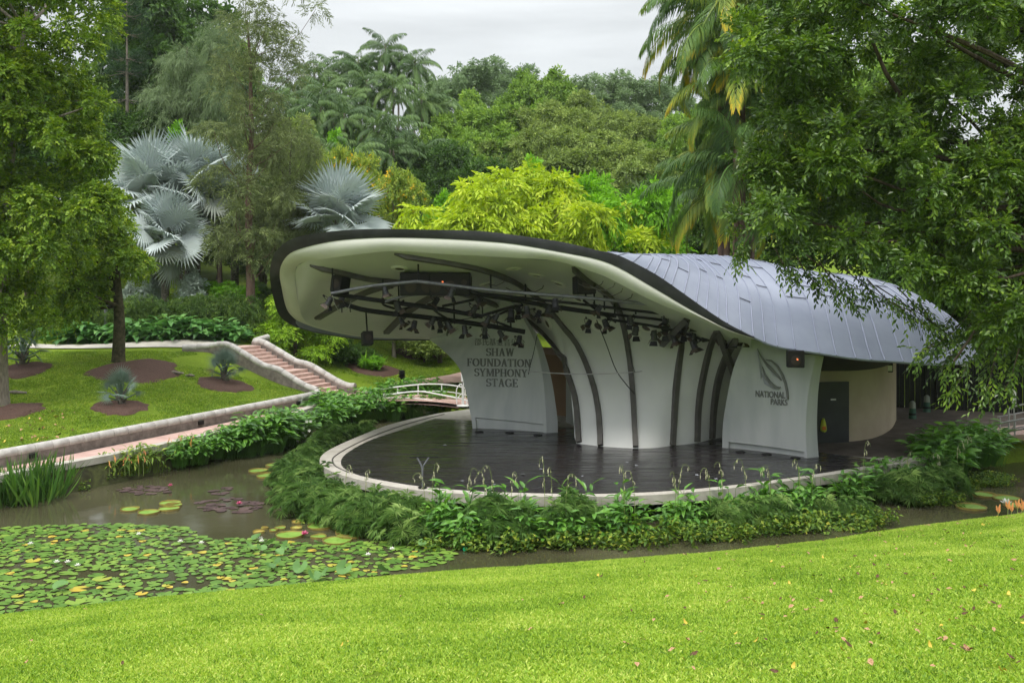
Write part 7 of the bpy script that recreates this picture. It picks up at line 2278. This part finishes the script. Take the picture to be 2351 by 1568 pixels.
while tries < 45000 and len(pads) < 1900:
    tries += 1
    x = rp.uniform(-150, 1050); y = rp.uniform(1203, 1440)
    p = atz(x, y, 0.012)
    if rp.random() > (p.y / 30)**2 * 1.3 + 0.25: continue
    if poly_sd(np.array([x]), np.array([y]), LILY)[0] < 0: continue
    if lawn_edge_y(np.array([p.x]))[0] > p.y - 0.15: continue
    if any(((x - gx_) / rx_)**2 + ((y - gy_) / ry_)**2 < 1 for gx_, gy_, rx_, ry_ in GAPS) and rp.random() < 0.93: continue
    if math.sin(p.x * 1.9 + 1.3 * math.sin(p.y * 1.4)) + math.sin(p.y * 2.3 + p.x * 0.7) < -0.55 and rp.random() < 0.8: continue
    r_ = rp.choice((rp.uniform(0.07, 0.13), rp.uniform(0.1, 0.2)))
    k = (int(p.x / 0.5), int(p.y / 0.5))
    ok = True
    for dx in (-1, 0, 1):
        for dy in (-1, 0, 1):
            for (qx, qy, qr) in cell.get((k[0] + dx, k[1] + dy), ()):
                if (qx - p.x)**2 + (qy - p.y)**2 < ((qr + r_) * 0.8)**2: ok = False
    if not ok: continue
    cell.setdefault(k, []).append((p.x, p.y, r_))
    pads.append((p.x, p.y, r_))
pads.sort(key=lambda q: -q[2] / q[1])
single, rest = pads[:290], pads[290:]
for i, (x, y, r_) in enumerate(single):
    o = bpy.data.objects.new('lily_pad', PADS[min(7, int(abs(rp.gauss(0, 1)) * 3.2))])
    COL.objects.link(o)
    o.location = (x, y, 0.010 + rp.uniform(0, 0.014)); o.scale = (r_, r_ * rp.uniform(0.9, 1.0), r_)
    o.rotation_euler = (rp.uniform(-0.03, 0.03), rp.uniform(-0.03, 0.03), rp.uniform(0, 6.28))
    tag(o, 'flat green water lily pad in the large drift beside the lawn', 'lily pad', 'floating lily pads')
Vs, Fs, Rs, nn_ = [], [], [], 0
for (x, y, r_) in rest:
    a0 = rp.uniform(0, 6.28); c = min(1, abs(rp.gauss(0, 1)) * 0.4 + 0.22); z = 0.010 + rp.uniform(0, 0.014)
    V = [(x, y, z)] + [(x + r_ * math.cos(a0 + 0.2 + 5.9 * k / 12), y + r_ * math.sin(a0 + 0.2 + 5.9 * k / 12), z + 0.008 * math.sin(k)) for k in range(13)]
    Vs += V; Fs += [(nn_, nn_ + k, nn_ + k + 1) for k in range(1, 13)]; Rs += [c] * 12; nn_ += 14
tag(link('lily_pads', np_mesh('lily_pads', Vs, Fs, Rs), None, M['f_pad']), kind='stuff')
# leaves standing out of the water
RAISED = [(590, 1233), (575, 1255), (600, 1258), (625, 1245), (640, 1268), (655, 1256), (730, 1247), (620, 1300), (635, 1292), (690, 1302), (720, 1322), (745, 1318), (790, 1305), (820, 1330), (880, 1310), (970, 1247), (140, 1370)]
rmesh = []
for v in range(3):
    n = 14
    V = [(0, 0, 0)] + [(math.cos(0.3 + 5.7 * k / n), math.sin(0.3 + 5.7 * k / n), 0.28 + 0.22 * math.sin(3 * k / n * 3.1 + v)) for k in range(n + 1)]
    rmesh.append(np_mesh('leaf', V, [(0, k, k + 1) for k in range(1, n + 1)], [0.3 + 0.25 * v] * n))
    rmesh[-1].materials.append(M['f_raised'])
for x, y in RAISED:
    p = atz(x, min(y, 1345), 0.12)
    if lawn_edge_y(np.array([p.x]))[0] > p.y - 0.1: continue
    o = bpy.data.objects.new('lotus_leaf', rp.choice(rmesh)); COL.objects.link(o)
    r_ = rp.uniform(0.11, 0.18); o.scale = (r_, r_, r_); o.location = p
    o.rotation_euler = (rp.uniform(-0.7, 0.7), rp.uniform(-0.7, 0.7), rp.uniform(0, 6.28))
    tag(o, 'cupped pale green lotus leaf standing above the flat lily pads', 'lotus leaf', 'raised lotus leaves')
# white blooms and buds
def bloom(x, y, m, name, label, group, s=0.1, z=0.06):
    p = atz(x, y, z)
    mb = MB()
    for ring, (n, tilt) in enumerate(((8, 0.5), (6, 1.0))):
        for k in range(n):
            a = k * 2 * math.pi / n + ring * 0.4
            d = Vector((math.cos(a) * math.cos(tilt), math.sin(a) * math.cos(tilt), math.sin(tilt)))
            t = Vector((-math.sin(a), math.cos(a), 0))
            mb.add([p, p + d * s * 0.55 + t * s * 0.22, p + d * s, p + d * s * 0.55 - t * s * 0.22], [(0, 1, 2, 3)])
    o = mb.build(name, m)
    me = o.data
    return tag(o, label, 'flower', group)
for x, y in ((318, 1228), (130, 1292), (155, 1292), (178, 1300), (598, 1238), (462, 1248), (960, 1335), (414, 1245), (600, 1244), (70, 1250), (900, 1262), (845, 1275)):
    p = atz(x, y, 0)
    if lawn_edge_y(np.array([p.x]))[0] < p.y: bloom(x, y, M['petal_w'], 'lily_flower', 'small white water lily bloom among the green pads', 'white lily blooms', 0.085, 0.06)
# purple pads
PUR = [(335, 1125, 64, 10, 34, 'left'), (510, 1126, 30, 9, 12, 'middle'), (530, 1160, 80, 17, 52, 'largest')]
pm = []
for v in range(3):
    me = pad_mesh(12, 0.4).mesh('pad'); a_ = me.attributes.new('rnd', 'FLOAT', 'FACE'); a_.data.foreach_set('value', [0.25 + 0.3 * v] * len(me.polygons)); me.materials.append(M['purple']); pm.append(me)
for cx_, cy_, rx_, ry_, n, nm in PUR:
    for k in range(n):
        a = rp.uniform(0, 6.28); q = math.sqrt(rp.random())
        p = atz(cx_ + rx_ * q * math.cos(a), cy_ + ry_ * q * math.sin(a), 0.012)
        o = bpy.data.objects.new('purple_lily_pad', rp.choice(pm)); COL.objects.link(o)
        r_ = rp.uniform(0.08, 0.15); o.scale = (r_, r_, r_); o.location = (p.x, p.y, 0.01 + rp.uniform(0, 0.012)); o.rotation_euler = (0, 0, rp.uniform(0, 6.28))
        tag(o, 'purple lily pad in the %s of the three purple drifts' % nm, 'lily pad', '%s purple lily drift' % nm)
bloom(549, 1158, M['petal_p'], 'lily_flower', 'bright pink bloom in the largest purple lily drift', None, 0.12, 0.08)
bloom(391, 1116, M['petal_p'], 'lily_flower', 'small pink bloom in the left purple lily drift', None, 0.1, 0.1)
bloom(699, 1228, M['petal_p'], 'lily_flower', 'pink bloom beside the biggest round pads', None, 0.13, 0.06)
# giant round pads with upturned rims
def giant(x, y, wpx, label, old=False):
    p = atz(x, y, 0.02)
    r_ = wpx / 2 * p.y / FPX
    o = empty('giant_lily_pad', (p.x, p.y, 0.014), rp.uniform(0, 6.28), label, 'lily pad')
    n = 40
    disc = MB(); rows = []
    for rr2 in (0.02, 0.3, 0.6, 0.85, 0.98):
        rows.append([(r_ * rr2 * math.cos(2 * math.pi * k / n) * (1 - (0.12 * rr2 if k == 0 else 0)), r_ * rr2 * math.sin(2 * math.pi * k / n), 0.006 + 0.006 * rr2 * math.sin(6 * math.pi * k / n)) for k in range(n)])
    disc.grid(rows, closed=True)
    disc.f.append(tuple(range(n)))
    disc.build('disc', M['vyellow'] if old else M['victoria'], o, smooth=True)
    rim = MB(); rows = []
    h = 0.03 + 0.03 * r_
    for (f_, z) in ((0.975, 0.0), (1.0, h), (1.02, h), (1.0, -0.01)):
        rows.append([(r_ * f_ * math.cos(2 * math.pi * k / n) * (0.9 if k == 0 else 1), r_ * f_ * math.sin(2 * math.pi * k / n), z * (1 + 0.25 * math.sin(4 * math.pi * k / n))) for k in range(n)])
    rim.grid(rows, closed=True)
    rim.build('rim', M['victoriarim'], o, auto=50)
for x, y, w_, lab, old in ((298, 1169, 42, 'round yellow green lily pad left of the group of four mid pond', False), (342, 1176, 48, 'notched round lily pad at the front of the mid pond four', False), (390, 1155, 47, 'round lily pad at the back of the mid pond four', False), (388, 1168, 46, 'round lily pad at the right of the mid pond four', False), (397, 1160, 40, 'half hidden round lily pad between two in the mid pond group', False),
                           (633, 1068, 46, 'farthest round lily pad beside the stage nose', False), (594, 1081, 46, 'leftmost round lily pad beside the stage nose', False), (618, 1092, 56, 'nearest round lily pad beside the stage nose', False),
                           (666, 1228, 64, 'big round green pad left of the pink bloom', False), (738, 1208, 63, 'big notched pad behind the pink bloom', False), (800, 1222, 60, 'big pad with torn edge behind the front right pad', False), (806, 1228, 66, 'big pad right of centre overlapping another', False), (774, 1241, 66, 'big round pad nearest to the green lily drift', False), (731, 1232, 36, 'small notched round pad right of the pink bloom', False),
                           (684, 1198, 28, 'small orange edged old pad left of the sedges', True), (643, 1212, 25, 'small yellowing pad in the row left of the big pads', False), (680, 1212, 27, 'small pale pad at the right of the little row', True), (628, 1217, 20, 'tiny pad at the middle of the little row', False), (594, 1221, 27, 'brownish old pad at the left of the little row', True), (608, 1212, 17, 'tiniest pad at the left of the little row', True),
                           (2258, 1136, 56, 'round giant pad farthest back in the right pond', False), (2312, 1144, 60, 'yellow green giant pad at the right edge', False), (2230, 1164, 66, 'round giant pad nearest to the lawn at right', False), (2330, 1160, 50, 'giant pad behind the orange flowers at right', False)):
    giant(x, y, w_, lab, old)
# green ball
p = atz(1068, 1264, 0.0); o = MB().lathe([(0.001, -0.06), (0.035, -0.05), (0.06, 0.0), (0.052, 0.035), (0.03, 0.055), (0.001, 0.062)], 18, (p.x, p.y, 0.03)).build('ball', mat('green_ball', (0.02, 0.55, 0.25), rough=0.35), smooth=True)
tag(o, 'small bright green ball floating below the stage plants', 'ball')
# orange and white flowers at the right end of the lawn
for k, (x, y) in enumerate(((2292, 1172), (2314, 1163), (2322, 1168), (2336, 1160), (2346, 1166), (2350, 1158))):
    d = 25.7; p = at(x, y, d)
    o = empty('orange_flower', (p.x, d, 0.2), 0, 'orange and yellow flower spike at the right end of the lawn', 'flower', 'orange flowers at the lawn end')
    MB().tube([(0, 0, 0), (0, 0, p.z - 0.2)], 0.012, 4).build('stalk', M['stalk'], o)
    mb = MB()
    for j in range(5):
        mb.tube([(0, 0, p.z - 0.28 + j * 0.03), (0.04 * (-1)**j, 0, p.z - 0.2 + j * 0.03), (0.05 * (-1)**j, 0, p.z - 0.15 + j * 0.03)], [0.01, 0.022, 0.004], 5)
    mb.build('petals', M['petal_o'], o)
bloom(2310, 1158, M['petal_w'], 'lily_flower', 'large white lotus bloom above the right lawn edge', None, 0.2, 0.15)

# ------------------------------------------------------------------ rails, bollard, signs, small things
rail = empty('bridge_railing', atz(950, 905, 0.8), 0, 'white arched tubular railing of the little footbridge behind the plants', 'railing')
_ri = Matrix.Translation(-rail.location)
def rl_tube(pts, r, name, root, inv, m):
    me = MB().tube(vecs(crom([tuple(at(*p)) for p in pts], 24)) if len(pts) > 2 else [at(*p) for p in pts], r, 7).mesh(name, auto=60)
    me.transform(inv)
    return link(name, me, root, M[m])
for dz in (0, 16, 30):
    rl_tube([(835, 902 + dz * 0.4, 46.5), (900, 890 + dz * 0.8, 46.4), (980, 882 + dz, 46.2), (1040, 885 + dz, 46), (1082, 894 + dz, 45.8)], 0.035 if dz == 0 else 0.024, 'rail', rail, _ri, 'rail')
for dz in (0, 16):
    rl_tube([(880, 908 + dz * 0.3, 44.6), (960, 899 + dz, 44.4), (1020, 908 + dz, 44), (1050, 914 + dz, 43.6), (1078, 921 + dz, 43.2)], 0.035 if dz == 0 else 0.024, 'rail', rail, _ri, 'rail')
for x, y, d, h in ((913, 889, 46.4, 40), (960, 884, 46.2, 42), (1014, 883, 46.1, 44), (1068, 890, 45.9, 44), (1072, 920, 43.2, 26)):
    rl_tube([(x, y, d), (x, y + h, d)], 0.03, 'post', rail, _ri, 'rail')
# angled end stand at the stage
rl_tube([(1049, 932, 43.4), (1049, 892, 43.4), (1060, 882, 43.4), (1061, 930, 43.4)], 0.028, 'end_frame', rail, _ri, 'rail')
rl_tube([(1050, 914, 43.4), (1060, 903, 43.4)], 0.02, 'end_frame', rail, _ri, 'rail')
# bridge deck
dk = MB(); rows = []
for k in range(12):
    t = k / 11
    a = at(840, 903, 46.6) * (1 - t) + at(1085, 905, 45.8) * t; b = at(860, 925, 44.6) * (1 - t) + at(1085, 938, 43.0) * t
    z = 0.80 + 0.12 * math.sin(math.pi * t)
    rows.append([(a.x, a.y, z), (b.x, b.y, z)])
dk.grid(rows)
rows2 = [[(r_[0][0], r_[0][1], r_[0][2] - 0.15), (r_[1][0], r_[1][1], r_[1][2] - 0.15)] for r_ in rows]
dk.grid(rows2)
o = dk.build('footbridge', M['pink'], auto=40); tag(o, 'gently arched pink footbridge leading to the back of the stage', 'bridge')
sg = empty('sign_post', atz(1064, 932, 0.8), 0, 'narrow white sign on a post at the left edge of the lettered panel', 'sign')
MB().tube([(0, 0, 0), (0, 0, 1.5)], 0.03, 7).build('post', M['rail'], sg)
MB().box((0, -0.03, 1.28), (0.2, 0.03, 0.45), bev=0.006).build('board', M['rail'], sg)
MB().lathe([(0.3, 0), (0.3, 0.03), (0.06, 0.06)], 16).build('foot', M['rail'], sg)
bo = empty('path_light', atz(923, 883, 0.98), 0, 'short black louvred path light on the grass beyond the bridge', 'path light')
prof = [(0.09, 0), (0.09, 0.34)]
MB().lathe(prof, 12).build('post', M['black'], bo, auto=40)
for k in range(4):
    MB().lathe([(0.16, 0.36 + k * 0.07), (0.19, 0.385 + k * 0.07), (0.10, 0.415 + k * 0.07)], 14).build('louvre', M['black'], bo, auto=40)
MB().lathe([(0.15, 0.64), (0.15, 0.7), (0.05, 0.73)], 14).build('cap', M['black'], bo, auto=40)
ub = atz(680, 909, 1.25); ub.z = gz(ub.x, ub.y)
u_ = empty('utility_box', ub, R(-30), 'small white utility box on the grass where wall and steps meet', 'box')
MB().box((-0.12, 0, 0.2), (0.22, 0.3, 0.4), bev=0.02).build('cabinet', M['rail'], u_, auto=30)
MB().box((0.13, 0, 0.22), (0.24, 0.26, 0.36), bev=0.02).build('cabinet', M['railgrey'], u_, auto=30)
lp = at(243, 770, 52.4); lp.z = gz(lp.x, lp.y)
l_ = empty('lamp_post', lp, 0, 'slim dark post at the hedge just left of the mossy trunk', 'lamp post')
MB().tube([(0, 0, 0), (0, 0, 2.3)], [0.1, 0.085], 10).build('post', M['steel'], l_)
MB().lathe([(0.14, 2.3), (0.16, 2.4), (0.16, 2.62), (0.1, 2.72)], 12).build('head', M['black'], l_, auto=40)
# right ramp with grey railing and sign
rp2 = empty('ramp_railing', at(2310, 990, 34.5), 0, 'grey tubular double railing along the ramp at the right edge', 'railing')
_qi = Matrix.Translation(-rp2.location)
for (x0, y0, x1, y1, d0, d1) in ((2264, 978, 2400, 952, 34.4, 33.2), (2280, 997, 2400, 975, 34.4, 33.2), (2290, 958, 2400, 938, 35.6, 34.6), (2318, 986, 2400, 968, 35, 34)):
    rl_tube([(x0, y0, d0), (x1, y1, d1)], 0.032, 'rail', rp2, _qi, 'railgrey')
for (x, y0, y1, d) in ((2274, 977, 1010, 34.3), (2316, 940, 1002, 34.2), (2296, 958, 984, 35.5), (2330, 952, 1000, 33.9), (2380, 942, 992, 33.4)):
    rl_tube([(x, y0, d), (x, y1, d)], 0.028, 'post', rp2, _qi, 'railgrey')
rl_tube([(2316, 940, 34.2), (2322, 935, 34.2), (2400, 918, 33.4)], 0.03, 'rail', rp2, _qi, 'railgrey')
rmp = MB()
a, b, c, d_ = at(2240, 1008, 34.6), at(2420, 978, 33.2), at(2420, 960, 35.5), at(2240, 985, 36.6)
a.z = d_.z = 0.76; b.z = c.z = 1.2
rmp.add([a, b, c, d_] + [q - Vector((0, 0, 0.22)) for q in (a, b, c, d_)], [(0, 1, 2, 3), (7, 6, 5, 4), (0, 4, 5, 1), (1, 5, 6, 2), (2, 6, 7, 3), (3, 7, 4, 0)])
tag(rmp.build('ramp', M['step']), 'brownish access ramp rising to the right behind the bank plants', 'ramp')
sp = at(2328, 990, 34.6); sp.z = 0.9
s_ = empty('sign_post', sp, 0, 'small pale sign on a thin stand beside the ramp railing', 'sign')
MB().tube([(0, 0, 0), (0, 0, 1.15)], 0.018, 6).build('post', M['railgrey'], s_)
MB().box((0, -0.02, 1.32), (0.13, 0.02, 0.5)).build('board', M['yellowish'] if 'yellowish' in M else M['lip'], s_)
for a_ in (0.5, 2.6, 4.7):
    MB().tube([(0, 0, 0.3), (0.18 * math.cos(a_), 0.18 * math.sin(a_), 0.0)], 0.012, 5).build('leg', M['railgrey'], s_)
# bits of fallen wood on the left lawn
for x, y, lab in ((33, 889, 'short grey log lying on the left lawn'), (408, 855, 'dry curled palm leaf piece on the lawn left of the steps'), (436, 855, 'small dry leaf piece right of the curled palm leaf'), (398, 870, 'dry leaf at the edge of the big mulch oval')):
    d = 44 if x > 100 else 38.5
    p = at(x, y, d); p.z = gz(p.x, p.y) + 0.06
    a_ = rp.uniform(-0.6, 0.2)
    L_ = 0.5 if x < 100 else 0.25
    o = MB().tube([p - Vector((L_ * math.cos(a_), L_ * math.sin(a_), 0)), p + Vector((0, 0, 0.03)), p + Vector((L_ * math.cos(a_), L_ * math.sin(a_), 0.01))], [0.03, 0.07, 0.04], 7).build('fallen_branch', M['barkpale'], auto=60)
    tag(o, lab, 'branch')

# ------------------------------------------------------------------ grass
def tuft(seed, n, size, h, w, lean=0.5):
    rng = np.random.default_rng(seed)
    P = np.stack([rng.uniform(-size / 2, size / 2, n), rng.uniform(-size / 2, size / 2, n), np.full(n, -0.01)], 1)
    a = rng.uniform(0, 6.28, n)
    A = np.stack([np.cos(a) * lean, np.sin(a) * lean, np.ones(n)], 1) + rng.normal(0, 0.2, (n, 3))
    N = rng.normal(0, 1, (n, 3))
    V, F, r_ = leaf_arr(P, A, N, h * rng.uniform(0.5, 1.2, n), w * rng.uniform(0.7, 1.3, n), np.clip(rng.normal(0.5, 0.27, n), 0, 1), 0.2, 0.25)
    return np_mesh('blades', V, F, r_)
def grassmat(name, cols, pos=None):
    m = leafmat(name, cols, trans=0.35, rough=0.5, spec=0.25, pos=pos, patch=0.0)
    N, L = m.node_tree.nodes, m.node_tree.links
    # patches by position in the world
    g = N.new('ShaderNodeNewGeometry')
    n1 = next(n for n in N if n.type == 'TEX_NOISE')
    n1.inputs['Scale'].default_value = 0.55
    n1.inputs['Detail'].default_value = 5
    L.new(g.outputs['Position'], n1.inputs['Vector'])
    for n in N:
        if n.type == 'MATH' and n.operation == 'MULTIPLY_ADD' and n.inputs[0].is_linked and n.inputs[0].links[0].from_node == n1:
            n.inputs[1].default_value = 0.9; n.inputs[2].default_value = -0.45
    return m
M['grass'] = grassmat('lawn_grass', [(0.055, 0.115, 0.010), (0.165, 0.27, 0.028), (0.275, 0.365, 0.05), (0.39, 0.43, 0.11)], [0, 0.42, 0.8, 1])
M['grass2'] = grassmat('far_grass', [(0.04, 0.085, 0.008), (0.115, 0.195, 0.02), (0.19, 0.265, 0.035), (0.29, 0.32, 0.06)], [0, 0.42, 0.8, 1])
def scatter_grass(name, pts, tufts, seed):
    """points -> tuft copies through geometry nodes; one object of uncountable blades"""
    rng = np.random.default_rng(seed)
    n = len(pts)
    me = bpy.data.meshes.new(name)
    me.vertices.add(n)
    me.vertices.foreach_set('co', np.asarray(pts, np.float32)[:, :3].ravel())
    ra = me.attributes.new('rot', 'FLOAT_VECTOR', 'POINT')
    rot = np.zeros((n, 3), np.float32)
    for i_, (a_, b_, s_) in enumerate(zip(np.asarray(pts)[:, 3], np.asarray(pts)[:, 4], rng.uniform(0, 6.28, n))):
        rot[i_] = (Euler((a_, b_, 0)).to_matrix() @ Matrix.Rotation(s_, 3, 'Z')).to_euler()
    ra.data.foreach_set('vector', rot.ravel())
    sa = me.attributes.new('scl', 'FLOAT', 'POINT')
    sa.data.foreach_set('value', rng.uniform(0.8, 1.25, n).astype(np.float32))
    ia = me.attributes.new('pick', 'INT', 'POINT')
    ia.data.foreach_set('value', rng.integers(0, len(tufts), n).astype(np.int32))
    o = bpy.data.objects.new(name, me)
    COL.objects.link(o)
    ng = bpy.data.node_groups.new(name, 'GeometryNodeTree')
    ng.interface.new_socket('Geometry', in_out='INPUT', socket_type='NodeSocketGeometry')
    ng.interface.new_socket('Geometry', in_out='OUTPUT', socket_type='NodeSocketGeometry')
    N, L = ng.nodes, ng.links
    gi, go = N.new('NodeGroupInput'), N.new('NodeGroupOutput')
    m2p = N.new('GeometryNodeMeshToPoints')
    L.new(gi.outputs[0], m2p.inputs['Mesh'])
    join = N.new('GeometryNodeGeometryToInstance')
    iop = N.new('GeometryNodeInstanceOnPoints')
    L.new(m2p.outputs[0], iop.inputs['Points'])
    for t in reversed(tufts):
        oi = N.new('GeometryNodeObjectInfo')
        oi.inputs['Object'].default_value = t
        L.new(oi.outputs['Geometry'], join.inputs[0])
    L.new(join.outputs[0], iop.inputs['Instance'])
    iop.inputs['Pick Instance'].default_value = True
    def named(nm, ty, out):
        a = N.new('GeometryNodeInputNamedAttribute'); a.data_type = ty; a.inputs['Name'].default_value = nm
        return a.outputs['Attribute']
    L.new(named('pick', 'INT', 0), iop.inputs['Instance Index'])
    L.new(named('rot', 'FLOAT_VECTOR', 0), iop.inputs['Rotation'])
    L.new(named('scl', 'FLOAT', 0), iop.inputs['Scale'])
    L.new(iop.outputs[0], go.inputs[0])
    md = o.modifiers.new('scatter', 'NODES'); md.node_group = ng
    return tag(o, kind='stuff')
def slope(x, y, e=0.15):
    zx = (ground(np.array(x) + e, np.array(y)) - ground(np.array(x) - e, np.array(y))) / (2 * e)
    zy = (ground(np.array(x), np.array(y) + e) - ground(np.array(x), np.array(y) - e)) / (2 * e)
    return np.arctan(np.clip(zy, -0.6, 0.6)), -np.arctan(np.clip(zx, -0.6, 0.6))
tufts = []
for k in range(4):
    t = bpy.data.objects.new('tuft', tuft(300 + k, 780, 0.6, 0.055, 0.013, 0.9)); t.data.materials.append(M['grass']); tufts.append(t)
rng = np.random.default_rng(310)
X, Y = [], []
for yy in np.arange(6.4, 29, 0.46):
    hw = yy * 0.56 + 2.5
    xs = np.arange(-hw, hw, 0.46)
    X.append(xs + rng.uniform(-0.1, 0.1, len(xs))); Y.append(np.full(len(xs), yy) + rng.uniform(-0.1, 0.1, len(xs)))
X = np.concatenate(X); Y = np.concatenate(Y)
ok = (lawn_edge_y(X) - Y > 0.2)
X, Y = X[ok], Y[ok]
rx_, ry_ = slope(X, Y)
edge = np.clip((lawn_edge_y(X) - Y), 0, 99)
Z = np.maximum(ground(X, np.minimum(Y, lawn_edge_y(X) - 0.1)), 0.1)
scatter_grass('lawn_grass', np.stack([X, Y, Z, rx_, ry_], 1), tufts, 311)
tufts2 = []
for k in range(3):
    t = bpy.data.objects.new('tuft', tuft(320 + k, 420, 0.8, 0.075, 0.02, 0.8)); t.data.materials.append(M['grass2']); tufts2.append(t)
X, Y = np.meshgrid(np.arange(-26, -0.5, 0.66), np.arange(23, 68, 0.66))
X = X.ravel() + rng.uniform(-0.2, 0.2, X.size); Y = Y.ravel() + rng.uniform(-0.2, 0.2, Y.size)
keep = (np.abs(X) < Y * 0.55) & (poly_sd(X, Y, POND) < -0.3)
ws_ = wall_side(X, Y)
keep &= ((ws_ > 0.45) & (Y < 47.6)) | ((Y > 51.5))
keep &= ~((Y > 46) & (Y < 53.6) & (X > -15.5) & (X < -7.6))       # steps
keep &= ~((Y > 48) & (Y < 53.8) & (X < -13))
keep &= ~((X > -7) & (Y < 56) & (Y > 50) & (X > -6.6) & (Y < 53.5))
BEDS = [(312, 856, 43.6, 175, 2.3), (516, 884, 43.8, 124, 1.35), (276, 934, 36.8, 120, 1.1), (52, 850, 42.2, 110, 1.5), (22, 950, 35.6, 120, 1.6), (855, 866, 56, 130, 1.6), (960, 815, 62, 120, 1.6), (590, 770, 56, 110, 1.6)]
for x, y, d, w_, hd in BEDS:
    p = at(x, y, d)
    keep &= ((X - p.x) / (w_ * d / FPX / 2 + 0.15))**2 + ((Y - p.y) / (hd + 0.15))**2 > 1
X, Y = X[keep], Y[keep]
rx_, ry_ = slope(X, Y)
scatter_grass('left_grass', np.stack([X, Y, ground(X, Y), rx_, ry_], 1), tufts2, 321)

# fallen leaves on the lawn: denser towards the right
lm = []
for v in range(6):
    rng = np.random.default_rng(400 + v)
    mb = MB()
    L_ = 1.0
    V, n = [], 7
    for i in range(n):
        t = i / (n - 1); w_ = 0.32 * math.sin(math.pi * (0.06 + 0.88 * t)) * (1 - 0.25 * t)
        z = 0.22 * math.sin(t * 3.0 + v) * (0.5 + 0.2 * v % 1)
        V.append([(t - 0.5, -w_, z + 0.16 * rng.random()), (t - 0.5, 0, z), (t - 0.5, w_, z + 0.16 * rng.random())])
    mb.grid(V)
    me = mb.mesh('leaf', smooth=True)
    me.materials.append((M['deadleaf'], M['deadleaf'], M['darkleaf'], M['deadleaf'], M['yleaf'], M['darkleaf'])[v])
    lm.append(me)
rl = random.Random(44)
cnt = 0
while cnt < 290:
    x = rl.uniform(0, 2351); 
    if rl.random() > 0.02 + 0.98 * min(1, max(0, (x - 1150) / 900))**1.5: continue
    ymin = np.interp(x, [0, 440, 1000, 1600, 2050, 2351], [1405, 1352, 1300, 1258, 1202, 1175])
    y = ymin + 6 + (1560 - ymin) * rl.random()**(2.6 if x > 1500 else 1.0)
    # walk the ray down to the lawn
    lo, hi = 5.0, 30.0
    for d in np.arange(6, 29, 0.25):
        p = at(x, y, d)
        if p.z < gz(p.x, p.y): break
    if lawn_edge_y(np.array([p.x]))[0] < p.y: continue
    o = bpy.data.objects.new('fallen_leaf', rl.choice(lm)); COL.objects.link(o)
    s = rl.uniform(0.04, 0.082)
    o.location = (p.x, p.y, gz(p.x, p.y) + 0.045); o.scale = (s, s, s)
    o.rotation_euler = (rl.uniform(-0.4, 0.4) + 0.15, rl.uniform(-0.4, 0.4), rl.uniform(0, 6.28))
    zone = 'right' if x > 1500 else 'left and middle'
    tag(o, 'dry brown leaf lying on the %s part of the front lawn' % zone, 'leaf', 'fallen leaves on the %s lawn' % zone)
    cnt += 1
cnt = 0
while cnt < 70:
    x = rl.uniform(-30, 210); y = rl.uniform(935, 1030)
    for d in np.arange(24, 46, 0.25):
        p = at(x, y, d)
        if p.z < gz(p.x, p.y): break
    if wall_side(p.x, p.y) < 0.5: continue
    o = bpy.data.objects.new('fallen_leaf', rl.choice(lm)); COL.objects.link(o)
    s = rl.uniform(0.08, 0.16)
    o.location = (p.x, p.y, gz(p.x, p.y) + 0.07); o.scale = (s, s, s)
    o.rotation_euler = (rl.uniform(-0.4, 0.4), rl.uniform(-0.4, 0.4), rl.uniform(0, 6.28))
    tag(o, 'dry leaf in the litter on the slope near the pale trunk at left', 'leaf', 'leaf litter on the left slope')
    cnt += 1
# remove tree kinds that were never placed
for kd, root in TREES.items():
    if kd not in _used:
        for ch in list(root.children): bpy.data.objects.remove(ch)
        bpy.data.objects.remove(root)

# ------------------------------------------------------------------ thin humid air
hz = MB().box((0, 170, 20), (900, 700, 50))
hm = bpy.data.materials.new('haze')
hm.use_nodes = True
hn, hl = hm.node_tree.nodes, hm.node_tree.links
hn.clear()
ho = hn.new('ShaderNodeOutputMaterial')
hv = hn.new('ShaderNodeVolumePrincipled')
hv.inputs['Color'].default_value = (0.92, 0.97, 1.0, 1)
hv.inputs['Density'].default_value = 0.00018
hv.inputs['Anisotropy'].default_value = 0.2
hl.new(hv.outputs[0], ho.inputs['Volume'])
tag(hz.build('haze', hm), kind='stuff')
cy.volume_bounces = 1
